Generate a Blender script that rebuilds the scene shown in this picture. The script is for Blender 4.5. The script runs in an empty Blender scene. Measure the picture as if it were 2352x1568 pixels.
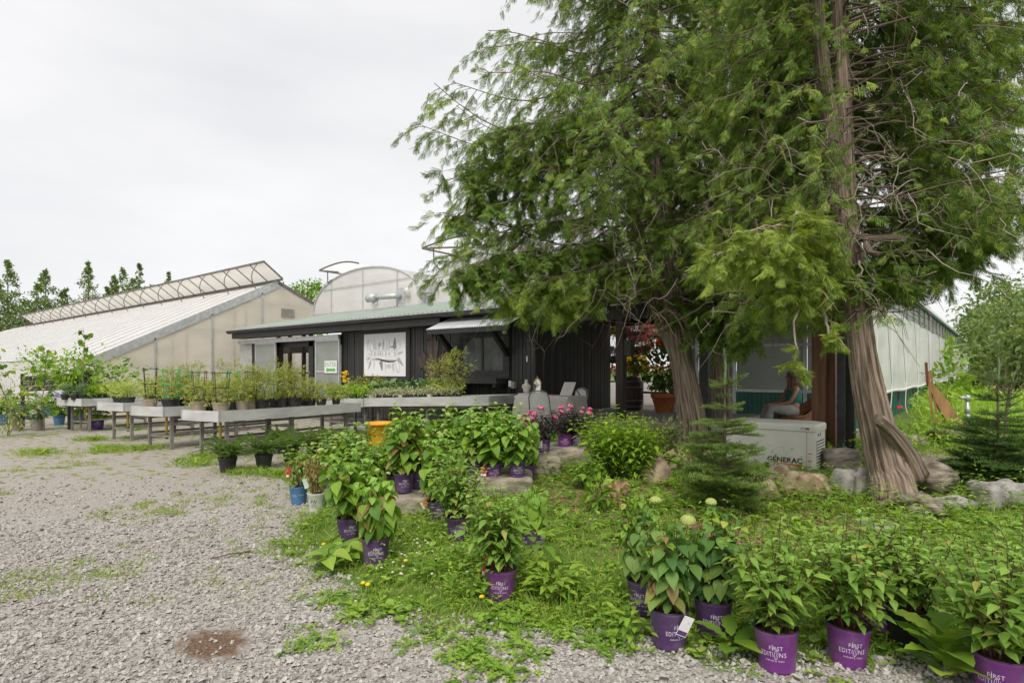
import bpy, math, random
import numpy as np
from mathutils import Vector, Matrix

# ------------------------------------------------------------------ camera, sky, sun, exposure
S = bpy.context.scene
COL = S.collection
rng = np.random.default_rng(11)
random.seed(11)
PI = math.pi
EYE = 1.65
FPX = 1380.0                      # focal length in the units of a 2352 px wide picture
HZ = 850.0                        # picture row of the horizon
YAW = math.radians(39.2)
SN, CS = math.sin(YAW), math.cos(YAW)

cd = bpy.data.cameras.new('camera')
cam = bpy.data.objects.new('camera', cd)
COL.objects.link(cam)
cam.location = (0, 0, EYE)
cam.rotation_euler = (PI / 2, 0, YAW)
cd.sensor_width = 36.0
cd.lens = 36.0 * FPX / 2352.0
cd.shift_y = (HZ - 784.0) / 2352.0
cd.clip_start = 0.05
cd.clip_end = 2000.0
S.camera = cam

SUN_EL, SUN_AZ = math.radians(50), math.radians(148)
wd = bpy.data.worlds.new('World')
S.world = wd
wd.use_nodes = True
nt = wd.node_tree
bg = nt.nodes['Background']
sky = nt.nodes.new('ShaderNodeTexSky')
sky.sky_type = 'NISHITA'
sky.sun_disc = False
sky.sun_elevation = SUN_EL
sky.sun_rotation = SUN_AZ
tc = nt.nodes.new('ShaderNodeTexCoord')
mp = nt.nodes.new('ShaderNodeMapping')
mp.inputs['Scale'].default_value = (1.0, 1.0, 3.2)
nz = nt.nodes.new('ShaderNodeTexNoise')
nz.inputs['Scale'].default_value = 1.7
nz.inputs['Detail'].default_value = 6
nz.inputs['Roughness'].default_value = 0.5
cr = nt.nodes.new('ShaderNodeValToRGB')        # the overcast: pale grey cloud with soft darker folds
cr.color_ramp.elements[0].position = 0.3
cr.color_ramp.elements[0].color = (0.74, 0.74, 0.76, 1)
cr.color_ramp.elements[1].position = 0.62
cr.color_ramp.elements[1].color = (0.885, 0.88, 0.885, 1)
sc = nt.nodes.new('ShaderNodeVectorMath')
sc.operation = 'SCALE'
sc.inputs['Scale'].default_value = 10.0
mx = nt.nodes.new('ShaderNodeMix')
mx.data_type = 'RGBA'
mx.inputs['Factor'].default_value = 0.95
nt.links.new(tc.outputs['Generated'], mp.inputs['Vector'])
nt.links.new(mp.outputs['Vector'], nz.inputs['Vector'])
nt.links.new(nz.outputs['Fac'], cr.inputs['Fac'])
nt.links.new(cr.outputs['Color'], sc.inputs[0])
nt.links.new(sky.outputs['Color'], mx.inputs[6])
nt.links.new(sc.outputs['Vector'], mx.inputs[7])
nt.links.new(mx.outputs[2], bg.inputs['Color'])
bg.inputs['Strength'].default_value = 0.0605

sd = bpy.data.lights.new('sun', 'SUN')
sd.energy = 1.5
sd.angle = math.radians(25)
sd.color = (1.0, 0.94, 0.84)
sun = bpy.data.objects.new('sun', sd)
COL.objects.link(sun)
sun.location = (-10, -20, 40)
# light travels from behind and left of the camera towards the shop
sdir = Vector((math.sin(SUN_AZ) * math.cos(SUN_EL), math.cos(SUN_AZ) * math.cos(SUN_EL), math.sin(SUN_EL)))
sun.rotation_euler = sdir.to_track_quat('Z', 'Y').to_euler()
S.view_settings.view_transform = 'Standard'
S.view_settings.look = 'None'
S.view_settings.exposure = 0.92
S.view_settings.gamma = 1.0
S.view_settings.use_curve_mapping = False

# ------------------------------------------------------------------ picture <-> place
def ray(x):
    u = (x - 1176.0) / FPX
    return np.array((-SN + CS * u, CS + SN * u))
def at(x, y, h=0.0):                 # the point seen at (x, y) lying at height h
    z = (EYE - h) * FPX / (y - HZ)
    p = ray(x) * z
    return np.array((p[0], p[1], h))
def atz(x, z, h=0.0):                # the point in column x at distance z
    p = ray(x) * z
    return np.array((p[0], p[1], h))
def hgt(y, z):
    return EYE - (y - HZ) * z / FPX
def onY(x, Y):                       # X of column x on the vertical plane Y = const
    r = ray(x)
    return Y * r[0] / r[1]
def depth(p):
    return -SN * p[0] + CS * p[1]
RGT = np.array((CS, SN, 0.0))
FWD = np.array((-SN, CS, 0.0))
UP = np.array((0.0, 0.0, 1.0))

# ------------------------------------------------------------------ objects
OFF = {}
def thing(name, label, cat, loc=(0, 0, 0), group=None):
    o = bpy.data.objects.new(name, None)
    COL.objects.link(o)
    o.empty_display_size = 0.2
    o.location = tuple(float(c) for c in loc)
    OFF[o] = np.array(loc, float)
    return tag(o, label, cat, group)
def tag(o, label, cat, group=None):
    o['label'] = label
    o['category'] = cat
    if group:
        o['group'] = group
    return o
def link(name, me, parent=None, loc=(0, 0, 0), basis=None):
    o = bpy.data.objects.new(name, me)
    COL.objects.link(o)
    if parent is not None:
        o.parent = parent
    if basis is not None:
        o.matrix_basis = basis
    else:
        o.location = tuple(float(c) for c in loc)
    return o

def frames(D, N):
    D = np.asarray(D, float); N = np.asarray(N, float)
    D = D / np.maximum(np.linalg.norm(D, axis=1, keepdims=True), 1e-9)
    X = np.cross(D, N)
    l = np.linalg.norm(X, axis=1, keepdims=True)
    bad = (l < 1e-4)[:, 0]
    X[bad] = np.cross(D[bad], np.array((0.3, 0.9, 0.1)))
    X /= np.linalg.norm(X, axis=1, keepdims=True)
    Z = np.cross(X, D)
    return np.stack((X, D, Z), axis=2)

class MB:
    def __init__(s):
        s.v = []; s.f = {}; s.n = 0
    def raw(s, V, F):
        V = np.asarray(V, float)
        g = {}
        if isinstance(F, np.ndarray):
            g[F.shape[1]] = F
        else:
            for q in F:
                g.setdefault(len(q), []).append(q)
        for k, a in g.items():
            s.f.setdefault(k, []).append(np.asarray(a, int) + s.n)
        s.v.append(V); s.n += len(V)
        return s
    def inst(s, T, R, P, sc=1.0):
        tv, tf = T
        n = len(P)
        if n == 0:
            return s
        sc = np.asarray(sc, float)
        V = np.broadcast_to(tv, (n,) + tv.shape)
        if sc.ndim == 1:
            V = V * sc[:, None, None]
        elif sc.ndim == 2:
            V = V * sc[:, None, :]
        else:
            V = V * sc
        V = np.einsum('nij,nkj->nki', R, V) + np.asarray(P)[:, None, :]
        m = len(tv)
        offs = (np.arange(n) * m)[:, None, None]
        g = {}
        for q in tf:
            g.setdefault(len(q), []).append(q)
        for k, a in g.items():
            A = np.asarray(a, int)[None] + offs
            s.f.setdefault(k, []).append(A.reshape(-1, k) + s.n)
        s.v.append(V.reshape(-1, 3)); s.n += n * m
        return s
    def box(s, lo, hi, rz=0.0, ctr=None):
        lo = np.asarray(lo, float); hi = np.asarray(hi, float)
        V = np.array([[(lo, hi)[i][0], (lo, hi)[j][1], (lo, hi)[k][2]] for i in (0, 1) for j in (0, 1) for k in (0, 1)])
        if rz:
            c = (lo + hi) / 2 if ctr is None else np.asarray(ctr, float)
            a, b = math.cos(rz), math.sin(rz)
            d = V - c
            V = np.stack((d[:, 0] * a - d[:, 1] * b, d[:, 0] * b + d[:, 1] * a, d[:, 2]), 1) + c
        return s.raw(V, [(0, 1, 3, 2), (4, 6, 7, 5), (0, 4, 5, 1), (2, 3, 7, 6), (0, 2, 6, 4), (1, 5, 7, 3)])
    def bar(s, a, b, w, t, up=(0, 0, 1)):       # a rectangular bar from a to b, w across, t along 'up'
        a = np.asarray(a, float); b = np.asarray(b, float)
        R = frames([b - a], [up])[0]
        x, z = R[:, 0] * w / 2, R[:, 2] * t / 2
        V = [a - x - z, a + x - z, a + x + z, a - x + z, b - x - z, b + x - z, b + x + z, b - x + z]
        return s.raw(V, [(3, 2, 1, 0), (4, 5, 6, 7), (0, 1, 5, 4), (1, 2, 6, 5), (2, 3, 7, 6), (3, 0, 4, 7)])
    def tube(s, P, R, n=6, cap=True, fn=None):
        P = np.asarray(P, float); k = len(P)
        R = np.full(k, R, float) if np.isscalar(R) else np.asarray(R, float)
        T = np.gradient(P, axis=0)
        T /= np.maximum(np.linalg.norm(T, axis=1, keepdims=True), 1e-9)
        ref = np.array((0, 0, 1.0)) if abs(T[:, 2]).mean() < 0.8 else np.array((1.0, 0.2, 0))
        X = np.cross(T, ref); X /= np.maximum(np.linalg.norm(X, axis=1, keepdims=True), 1e-9)
        Y = np.cross(T, X)
        a = np.arange(n) * 2 * PI / n
        rr = R[:, None] * (np.ones((k, n)) if fn is None else fn(np.arange(k)[:, None] / max(k - 1, 1), a[None]))
        V = P[:, None] + rr[..., None] * (np.cos(a)[None, :, None] * X[:, None] + np.sin(a)[None, :, None] * Y[:, None])
        i = np.arange(k - 1)[:, None] * n; j = np.arange(n)[None]; j2 = (j + 1) % n
        F = np.stack((i + j, i + j2, i + n + j2, i + n + j), -1).reshape(-1, 4)
        m0 = s.n
        s.raw(V.reshape(-1, 3), F)
        if cap:
            s.f.setdefault(n, []).append(np.array([np.arange(n)[::-1] + m0, np.arange(n) + m0 + (k - 1) * n]))
        return s
    def lathe(s, prof, n=20, c=(0, 0, 0), fn=None):
        pr = np.asarray(prof, float); k = len(pr)
        a = np.arange(n) * 2 * PI / n
        r = pr[:, 0][:, None] * (1 if fn is None else fn(pr[:, 1][:, None], a[None]))
        r = np.broadcast_to(r, (k, n))
        V = np.stack((r * np.cos(a), r * np.sin(a), np.broadcast_to(pr[:, 1][:, None], (k, n))), -1).reshape(-1, 3) + np.asarray(c, float)
        i = np.arange(k - 1)[:, None] * n; j = np.arange(n)[None]; j2 = (j + 1) % n
        return s.raw(V, np.stack((i + j, i + j2, i + n + j2, i + n + j), -1).reshape(-1, 4))
    def disc(s, r, z, n=20, c=(0, 0, 0)):
        a = np.arange(n) * 2 * PI / n
        V = np.stack((r * np.cos(a), r * np.sin(a), np.full(n, float(z))), 1) + np.asarray(c, float)
        return s.raw(V, [tuple(range(n))])
    def prism(s, poly, o, ax, ay, d):           # outline poly in the plane (ax, ay) at o, thick along d
        o, ax, ay, d = (np.asarray(q, float) for q in (o, ax, ay, d))
        A = np.array([o + ax * p[0] + ay * p[1] for p in poly]); n = len(poly)
        F = [tuple(range(n - 1, -1, -1)), tuple(range(n, 2 * n))] + [(i, (i + 1) % n, n + (i + 1) % n, n + i) for i in range(n)]
        return s.raw(np.vstack((A, A + d)), F)
    def sheet(s, G):                            # a grid (k, n, 3) of points
        G = np.asarray(G, float); k, n = G.shape[:2]
        i = np.arange(k - 1)[:, None] * n; j = np.arange(n - 1)[None]
        return s.raw(G.reshape(-1, 3), np.stack((i + j, i + j + 1, i + n + j + 1, i + n + j), -1).reshape(-1, 4))
    def mesh(s, name, mat, off=(0, 0, 0), smooth=False):
        me = bpy.data.meshes.new(name)
        V = (np.concatenate(s.v) - np.asarray(off)).astype(np.float32)
        idx, st, tot, p = [], [], [], 0
        for k, L in s.f.items():
            A = np.concatenate(L)
            idx.append(A.ravel()); st.append(p + np.arange(len(A)) * k); tot.append(np.full(len(A), k)); p += A.size
        idx = np.concatenate(idx).astype(np.int32); st = np.concatenate(st).astype(np.int32); tot = np.concatenate(tot).astype(np.int32)
        me.vertices.add(len(V)); me.vertices.foreach_set('co', V.ravel())
        me.loops.add(len(idx)); me.loops.foreach_set('vertex_index', idx)
        me.polygons.add(len(st)); me.polygons.foreach_set('loop_start', st); me.polygons.foreach_set('loop_total', tot)
        me.polygons.foreach_set('use_smooth', np.full(len(st), bool(smooth)))
        me.update(calc_edges=True)
        if mat is not None:
            me.materials.append(mat)
        return me
    def build(s, name, mat, parent=None, origin=None, smooth=False, kind=None):
        if parent is not None:
            off = OFF[parent]
            o = link(name, s.mesh(name, mat, off, smooth), parent)
            OFF[o] = off
        else:
            if origin is None:
                A = np.concatenate(s.v)
                origin = np.array((*(A[:, :2].min(0) + A[:, :2].max(0)) / 2, A[:, 2].min()))
            o = link(name, s.mesh(name, mat, origin, smooth), None, origin)
            OFF[o] = np.asarray(origin, float)
        if kind:
            o['kind'] = kind
        return o
def put(name, me, p, parent, rz=0.0, sc=(1, 1, 1)):   # one more of a shared piece, p in place coordinates
    q = np.asarray(p, float) - OFF[parent]
    o = link(name, me, parent, q)
    o.rotation_euler = (0, 0, rz)
    o.scale = sc
    OFF[o] = OFF[parent]
    return o

# ------------------------------------------------------------------ materials
def base_mat(name):
    m = bpy.data.materials.new(name)
    m.use_nodes = True
    return m, m.node_tree.nodes, m.node_tree.links, m.node_tree.nodes['Principled BSDF']
BARKUV = [False]
def mapped(N, L, scale, rnd=True):
    t = N.new('ShaderNodeTexCoord'); mpp = N.new('ShaderNodeMapping')
    mpp.inputs['Scale'].default_value = scale if hasattr(scale, '__len__') else (scale,) * 3
    if BARKUV[0]:                        # bark runs along the limb, whatever way the limb points
        t = N.new('ShaderNodeAttribute'); t.attribute_name = 'along'
        L.new(t.outputs['Vector'], mpp.inputs['Vector'])
    else:
        L.new(t.outputs['Object'], mpp.inputs['Vector'])
    if rnd:
        oi = N.new('ShaderNodeObjectInfo'); ml = N.new('ShaderNodeMath'); ml.operation = 'MULTIPLY'
        ml.inputs[1].default_value = 37.0
        L.new(oi.outputs['Random'], ml.inputs[0]); L.new(ml.outputs[0], mpp.inputs['Location'])
    return mpp.outputs['Vector']
def mat(name, col, rough=0.6, var=0.18, scale=6.0, bump=0.0, bscale=None, metal=0.0, col2=None, lo=0.35, hi=0.65, spec=0.5, detail=5):
    m, N, L, B = base_mat(name)
    v = mapped(N, L, scale)
    n = N.new('ShaderNodeTexNoise'); n.inputs['Scale'].default_value = 1.0; n.inputs['Detail'].default_value = detail
    L.new(v, n.inputs['Vector'])
    r = N.new('ShaderNodeValToRGB')
    c = np.array(col, float)
    c1 = c * (1 - var); c2 = np.minimum(c * (1 + var), 0.95) if col2 is None else np.array(col2)
    r.color_ramp.elements[0].position = lo; r.color_ramp.elements[0].color = (*c1, 1)
    r.color_ramp.elements[1].position = hi; r.color_ramp.elements[1].color = (*c2, 1)
    L.new(n.outputs['Fac'], r.inputs['Fac']); L.new(r.outputs['Color'], B.inputs['Base Color'])
    B.inputs['Roughness'].default_value = rough
    B.inputs['Metallic'].default_value = metal
    B.inputs['Specular IOR Level'].default_value = spec
    if bump:
        b = N.new('ShaderNodeBump'); b.inputs['Strength'].default_value = bump; b.inputs['Distance'].default_value = 0.02
        if bscale is not None:
            n2 = N.new('ShaderNodeTexNoise'); n2.inputs['Scale'].default_value = 1.0; n2.inputs['Detail'].default_value = 6
            L.new(mapped(N, L, bscale), n2.inputs['Vector']); L.new(n2.outputs['Fac'], b.inputs['Height'])
        else:
            L.new(n.outputs['Fac'], b.inputs['Height'])
        L.new(b.outputs['Normal'], B.inputs['Normal'])
    return m
LEAFDEF = {}
def leafmat(name, cols, trans=0.35, rough=0.5, spec=0.35, pos=None, veins=False):
    LEAFDEF[name] = (cols, trans, rough, spec, pos)
    nm_ = name.replace('_veined', '')
    gain = 1.85 if 'cedar' in nm_ else 1.6 if nm_.split('_')[-1] in ('leaf', 'blade', 'needles') else 1.0
    cols = [tuple(min(q * gain, .9) for q in c) for c in cols]
    m, N, L, B = base_mat(name)
    g = N.new('ShaderNodeNewGeometry'); oi = N.new('ShaderNodeObjectInfo')
    a = N.new('ShaderNodeMath'); a.operation = 'ADD'; f = N.new('ShaderNodeMath'); f.operation = 'FRACT'
    L.new(g.outputs['Random Per Island'], a.inputs[0]); L.new(oi.outputs['Random'], a.inputs[1]); L.new(a.outputs[0], f.inputs[0])
    r = N.new('ShaderNodeValToRGB')
    E = r.color_ramp.elements
    for i, c in enumerate(cols):
        p = i / (len(cols) - 1) if pos is None else pos[i]
        e = E[i] if i < 2 else E.new(p)
        e.position = p; e.color = (*c, 1)
    for i, c in enumerate(cols):
        p = i / (len(cols) - 1) if pos is None else pos[i]
        E[i].position = p; E[i].color = (*c, 1)
    L.new(f.outputs[0], r.inputs['Fac'])
    n = N.new('ShaderNodeTexNoise'); n.inputs['Scale'].default_value = 60; n.inputs['Detail'].default_value = 3
    L.new(mapped(N, L, 1.0), n.inputs['Vector'])
    hs = N.new('ShaderNodeMapRange'); hs.inputs['To Min'].default_value = 0.72; hs.inputs['To Max'].default_value = 1.28
    L.new(n.outputs['Fac'], hs.inputs['Value'])
    mu = N.new('ShaderNodeVectorMath'); mu.operation = 'SCALE'
    L.new(r.outputs['Color'], mu.inputs[0]); L.new(hs.outputs['Result'], mu.inputs['Scale'])
    if veins:                            # each such leaf is its own object: X across, Y along the blade
        def mth(op, a, b=None, c=None):
            q = N.new('ShaderNodeMath'); q.operation = op
            for i, v in enumerate((a, b, c)):
                if v is None:
                    continue
                if isinstance(v, (int, float)):
                    q.inputs[i].default_value = v
                else:
                    L.new(v, q.inputs[i])
            return q.outputs[0]
        tcv = N.new('ShaderNodeTexCoord'); sx = N.new('ShaderNodeSeparateXYZ'); L.new(tcv.outputs['Object'], sx.inputs[0])
        ax_ = mth('ABSOLUTE', sx.outputs[0])
        mid = mth('SUBTRACT', 1.0, mth('MINIMUM', mth('DIVIDE', ax_, 0.022), 1.0))
        ph_ = mth('MULTIPLY_ADD', ax_, -0.75, sx.outputs[1])
        sv = mth('MINIMUM', mth('DIVIDE', mth('ABSOLUTE', mth('SUBTRACT', mth('FRACT', mth('MULTIPLY', ph_, 8.0)), 0.5)), 0.09), 1.0)
        vein = mth('MAXIMUM', mid, mth('MULTIPLY', mth('SUBTRACT', 1.0, sv), 0.55))
        k = N.new('ShaderNodeVectorMath'); k.operation = 'SCALE'
        L.new(mu.outputs['Vector'], k.inputs[0]); L.new(mth('MULTIPLY_ADD', vein, 0.45, 0.93), k.inputs['Scale'])
        bp = N.new('ShaderNodeBump'); bp.inputs['Strength'].default_value = 0.35; bp.inputs['Distance'].default_value = 0.004; bp.invert = True
        L.new(vein, bp.inputs['Height']); L.new(bp.outputs['Normal'], B.inputs['Normal'])
        mu = k
    L.new(mu.outputs['Vector'], B.inputs['Base Color'])
    B.inputs['Roughness'].default_value = rough; B.inputs['Specular IOR Level'].default_value = spec
    t = N.new('ShaderNodeBsdfTranslucent')
    br = N.new('ShaderNodeVectorMath'); br.operation = 'MULTIPLY'; br.inputs[1].default_value = (1.3, 1.22, 0.6) if 'cedar' in name else (1.45, 1.35, 0.5)
    L.new(mu.outputs['Vector'], br.inputs[0]); L.new(br.outputs['Vector'], t.inputs['Color'])
    ms = N.new('ShaderNodeMixShader'); ms.inputs[0].default_value = trans
    out = [q for q in N if q.type == 'OUTPUT_MATERIAL'][0]
    L.new(B.outputs[0], ms.inputs[1]); L.new(t.outputs[0], ms.inputs[2]); L.new(ms.outputs[0], out.inputs['Surface'])
    return m
def panelmat(name, col, trans=0.5, clear=0.0, rough=0.3, stripe=None, var=0.06, vscale=(0.8, 0.8, 2.0)):
    m, N, L, B = base_mat(name)
    n = N.new('ShaderNodeTexNoise'); n.inputs['Scale'].default_value = 1.0; n.inputs['Detail'].default_value = 6
    L.new(mapped(N, L, vscale), n.inputs['Vector'])
    r = N.new('ShaderNodeValToRGB')
    c = np.array(col)
    r.color_ramp.elements[0].position = 0.3; r.color_ramp.elements[0].color = (*(c * (1 - var)), 1)
    r.color_ramp.elements[1].position = 0.7; r.color_ramp.elements[1].color = (*np.minimum(c * (1 + var), 0.95), 1)
    L.new(n.outputs['Fac'], r.inputs['Fac'])
    L.new(r.outputs['Color'], B.inputs['Base Color']); B.inputs['Roughness'].default_value = rough
    t = N.new('ShaderNodeBsdfTranslucent'); L.new(r.outputs['Color'], t.inputs['Color'])
    if stripe:
        w = N.new('ShaderNodeTexWave'); w.inputs['Scale'].default_value = 1.0
        w.bands_direction = stripe[0]
        L.new(mapped(N, L, stripe[1], False), w.inputs['Vector'])
        b = N.new('ShaderNodeBump'); b.inputs['Strength'].default_value = stripe[2]; b.inputs['Distance'].default_value = 0.01
        L.new(w.outputs['Fac'], b.inputs['Height']); L.new(b.outputs['Normal'], B.inputs['Normal'])
    ms = N.new('ShaderNodeMixShader'); ms.inputs[0].default_value = trans
    L.new(B.outputs[0], ms.inputs[1]); L.new(t.outputs[0], ms.inputs[2])
    out = [q for q in N if q.type == 'OUTPUT_MATERIAL'][0]
    last = ms
    if clear:
        tr = N.new('ShaderNodeBsdfTransparent'); m2 = N.new('ShaderNodeMixShader'); m2.inputs[0].default_value = clear
        L.new(ms.outputs[0], m2.inputs[1]); L.new(tr.outputs[0], m2.inputs[2]); last = m2
    L.new(last.outputs[0], out.inputs['Surface'])
    return m

BLACKWOOD = mat('charred_black_timber', (0.026, 0.0255, 0.026), 0.55, 0.45, (14, 14, 1.2), 0.35, (40, 40, 2.5))
BLACKTRIM = mat('black_painted_trim', (0.022, 0.021, 0.021), 0.55, 0.35, (3, 3, 20), 0.2)
BROWNPOST = mat('dark_stained_timber', (0.045, 0.026, 0.02), 0.65, 0.35, (12, 12, 1.5), 0.3)
CEDARWOOD = mat('cedar_post_timber', (0.17, 0.075, 0.035), 0.6, 0.35, (14, 14, 1.0), 0.25)
PALEWOOD = mat('weathered_tan_board', (0.34, 0.19, 0.085), 0.65, 0.2, (14, 14, 1.5), 0.2)
GREYWOOD = mat('weathered_grey_timber', (0.20, 0.16, 0.13), 0.8, 0.35, (2, 2, 14), 0.4)
GALV = mat('galvanised_steel', (0.50, 0.51, 0.51), 0.45, 0.14, 7, 0.0, metal=0.35)
ALU = mat('grey_aluminium', (0.55, 0.56, 0.56), 0.4, 0.1, 5, 0.0, metal=0.5)
DARKMETAL = mat('weathered_steel_frame', (0.17, 0.155, 0.14), 0.6, 0.25, 8, metal=0.3)
LEGMETAL = mat('dull_steel_leg', (0.24, 0.225, 0.21), 0.6, 0.2, 8, metal=0.3)
RIM = mat('polycarbonate_bench_side', (0.47, 0.475, 0.47), 0.45, 0.16, (2, 2, 6))
GREENROOF = mat('green_painted_roof_steel', (0.33, 0.385, 0.345), 0.5, 0.10, 1.5)
GREENSKIRT = mat('green_corrugated_steel', (0.028, 0.13, 0.10), 0.45, 0.2, 2.0)
CREAMPANEL = panelmat('cream_polycarbonate', (0.88, 0.84, 0.75), 0.5, 0.14, 0.35, ('X', (60, 60, 0), 0.12))
ROOFPANEL = panelmat('white_polycarbonate_roof', (0.84, 0.83, 0.82), 0.42, 0.0, 0.45, None, 0.05)
FILM = panelmat('milky_greenhouse_film', (0.885, 0.88, 0.87), 0.68, 0.14, 0.3, None, 0.05)
VENTPANEL = panelmat('vent_polycarbonate', (0.90, 0.88, 0.83), 0.75, 0.1, 0.35, None, 0.05)
CURTAIN = panelmat('white_woven_curtain', (0.78, 0.80, 0.76), 0.3, 0.06, 0.6, None, 0.08, (0.3, 0.5, 2.0))
GLAZE = panelmat('grey_twinwall_glazing', (0.33, 0.35, 0.33), 0.16, 0.03, 0.25, ('X', (90, 90, 0), 0.2), 0.12)
UPPERGLASS = panelmat('grey_side_glazing', (0.55, 0.60, 0.60), 0.3, 0.05, 0.2)
WHITEPAINT = mat('white_sign_face', (0.76, 0.76, 0.78), 0.35, 0.02, 3)
INK = mat('black_ink', (0.03, 0.03, 0.032), 0.5, 0.1, 5)
DRAWINK = mat('soft_drawing_ink', (0.075, 0.075, 0.078), 0.5, 0.1, 5)
GREYINK = mat('pale_grey_ink', (0.55, 0.54, 0.53), 0.5, 0.05, 5)
GREENINK = mat('green_ink', (0.10, 0.42, 0.07), 0.5, 0.05, 5)
def simple(name, c, rough=0.5, var=0.12, sc=8.0, **k):
    return mat(name, c, rough, var, sc, **k)
PURPLE = simple('purple_pot_plastic', (0.15, 0.045, 0.25), 0.42, 0.14, 7, col2=(0.26, 0.15, 0.33), lo=.5, hi=.92)
PURPLE2 = simple('magenta_purple_pot_plastic', (0.235, 0.05, 0.30), 0.42, 0.14, 7, col2=(0.34, 0.17, 0.38), lo=.5, hi=.92)
PURPLE3 = simple('dusty_purple_pot_plastic', (0.125, 0.055, 0.205), 0.5, 0.22, 7, col2=(0.26, 0.18, 0.29), lo=.45, hi=.85)
BLACKPLASTIC = simple('black_plastic', (0.022, 0.022, 0.024), 0.5, 0.3)
POTPRINT = simple('pale_lilac_print', (0.68, 0.60, 0.74), 0.5, 0.04)
BLUEPOT = simple('blue_pot_plastic', (0.075, 0.21, 0.40), 0.45, 0.12)
WHITEPOT = simple('white_pot_plastic', (0.66, 0.66, 0.63), 0.45, 0.08)
BEIGEPOT = simple('beige_pot_plastic', (0.36, 0.29, 0.22), 0.55, 0.1)
GREYPOT = simple('grey_pot_plastic', (0.27, 0.26, 0.23), 0.6, 0.15)
TERRA = simple('terracotta', (0.42, 0.125, 0.045), 0.7, 0.12)
SOIL = mat('potting_bark', (0.10, 0.055, 0.03), 0.9, 0.5, 45, 0.8)
STEMGREEN = simple('green_stem', (0.10, 0.13, 0.035), 0.6, 0.2)
STEMRED = simple('red_brown_stem', (0.10, 0.045, 0.028), 0.6, 0.3)
TWIG = mat('grey_dead_twig', (0.30, 0.25, 0.20), 0.8, 0.25, 8)
BARKUV[0] = True
BARK = mat('cedar_bark', (0.19, 0.135, 0.10), 0.9, 0.5, (30, 30, 1.8), 1.0, (60, 60, 3.5), col2=(0.40, 0.31, 0.24), lo=.38, hi=.66)
BARKUV[0] = False
BRANCHBARK = mat('brown_branch_bark', (0.15, 0.112, 0.085), 0.85, 0.35, 9, 0.3)
LEAF_HYD = leafmat('hydrangea_leaf', [(0.065, 0.14, 0.020), (0.095, 0.185, 0.022), (0.135, 0.235, 0.028), (0.18, 0.28, 0.035), (0.27, 0.28, 0.06)], 0.35, pos=[0, .35, .65, .93, 1])
LEAF_PAN = leafmat('panicle_hydrangea_leaf', [(0.075, 0.145, 0.025), (0.11, 0.195, 0.033), (0.145, 0.24, 0.04), (0.18, 0.27, 0.05), (0.25, 0.22, 0.06)], 0.32, pos=[0, .35, .65, .93, 1])
LEAF_TRIO = leafmat('deep_hydrangea_leaf', [(0.045, 0.105, 0.026), (0.065, 0.14, 0.032), (0.095, 0.18, 0.038), (0.14, 0.215, 0.05), (0.25, 0.25, 0.07)], 0.3, pos=[0, .35, .65, .93, 1])
LEAF_TOP = leafmat('young_pale_leaf', [(0.15, 0.27, 0.05), (0.21, 0.34, 0.07), (0.17, 0.31, 0.055)], 0.35)
LEAF_DRY = leafmat('dried_brown_leaf', [(0.13, 0.075, 0.03), (0.17, 0.12, 0.045), (0.14, 0.15, 0.045), (0.20, 0.17, 0.07)], 0.25)
LEAF_DARK = leafmat('dark_bronze_leaf', [(0.020, 0.016, 0.020), (0.035, 0.026, 0.033), (0.03, 0.045, 0.025)], 0.15)
LEAF_LIME = leafmat('lime_shrub_leaf', [(0.09, 0.175, 0.018), (0.14, 0.245, 0.022), (0.20, 0.31, 0.026), (0.29, 0.36, 0.04)], 0.38, pos=[0, .4, .8, 1])
LEAF_FERN = leafmat('fern_frond_leaf', [(0.045, 0.085, 0.016), (0.065, 0.115, 0.02), (0.10, 0.15, 0.028)], 0.25)
LEAF_TOM = leafmat('tomato_leaf', [(0.11, 0.15, 0.03), (0.16, 0.20, 0.04), (0.22, 0.25, 0.055), (0.30, 0.28, 0.08)], 0.35)
LEAF_HERB = leafmat('pale_herb_leaf', [(0.18, 0.25, 0.05), (0.25, 0.31, 0.08), (0.33, 0.36, 0.12)], 0.35)
LEAF_SAGE = leafmat('grey_sage_leaf', [(0.24, 0.25, 0.17), (0.33, 0.32, 0.25), (0.22, 0.26, 0.12)], 0.25)
LEAF_BLUE = leafmat('blue_green_leaf', [(0.075, 0.14, 0.065), (0.105, 0.18, 0.08), (0.15, 0.22, 0.10)], 0.25)
LEAF_CEDAR = leafmat('cedar_spray', [(0.036, 0.073, 0.015), (0.060, 0.110, 0.020), (0.090, 0.148, 0.025), (0.13, 0.187, 0.032), (0.20, 0.24, 0.045), (0.24, 0.12, 0.03)], 0.36, 0.6, 0.25, [0, .35, .65, .88, .985, 1])
LEAF_CEDAR_LIME = leafmat('fresh_cedar_spray', [(0.08, 0.122, 0.022), (0.115, 0.163, 0.028), (0.16, 0.21, 0.036), (0.22, 0.26, 0.05)], 0.36, 0.6, 0.25)
LEAF_SPRUCE = leafmat('spruce_needles', [(0.078, 0.13, 0.030), (0.11, 0.17, 0.04), (0.155, 0.215, 0.055)], 0.2, 0.5)
LEAF_SPRUCE_DARK = leafmat('dark_spruce_needles', [(0.04, 0.08, 0.020), (0.06, 0.115, 0.026), (0.09, 0.155, 0.034)], 0.2, 0.5)
LEAF_WEED = leafmat('weed_leaf', [(0.085, 0.165, 0.020), (0.12, 0.215, 0.026), (0.17, 0.27, 0.032), (0.23, 0.31, 0.05)], 0.35)
LEAF_GRASS = leafmat('grass_blade', [(0.085, 0.155, 0.024), (0.13, 0.21, 0.03), (0.19, 0.26, 0.045), (0.27, 0.27, 0.09)], 0.35)
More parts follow.
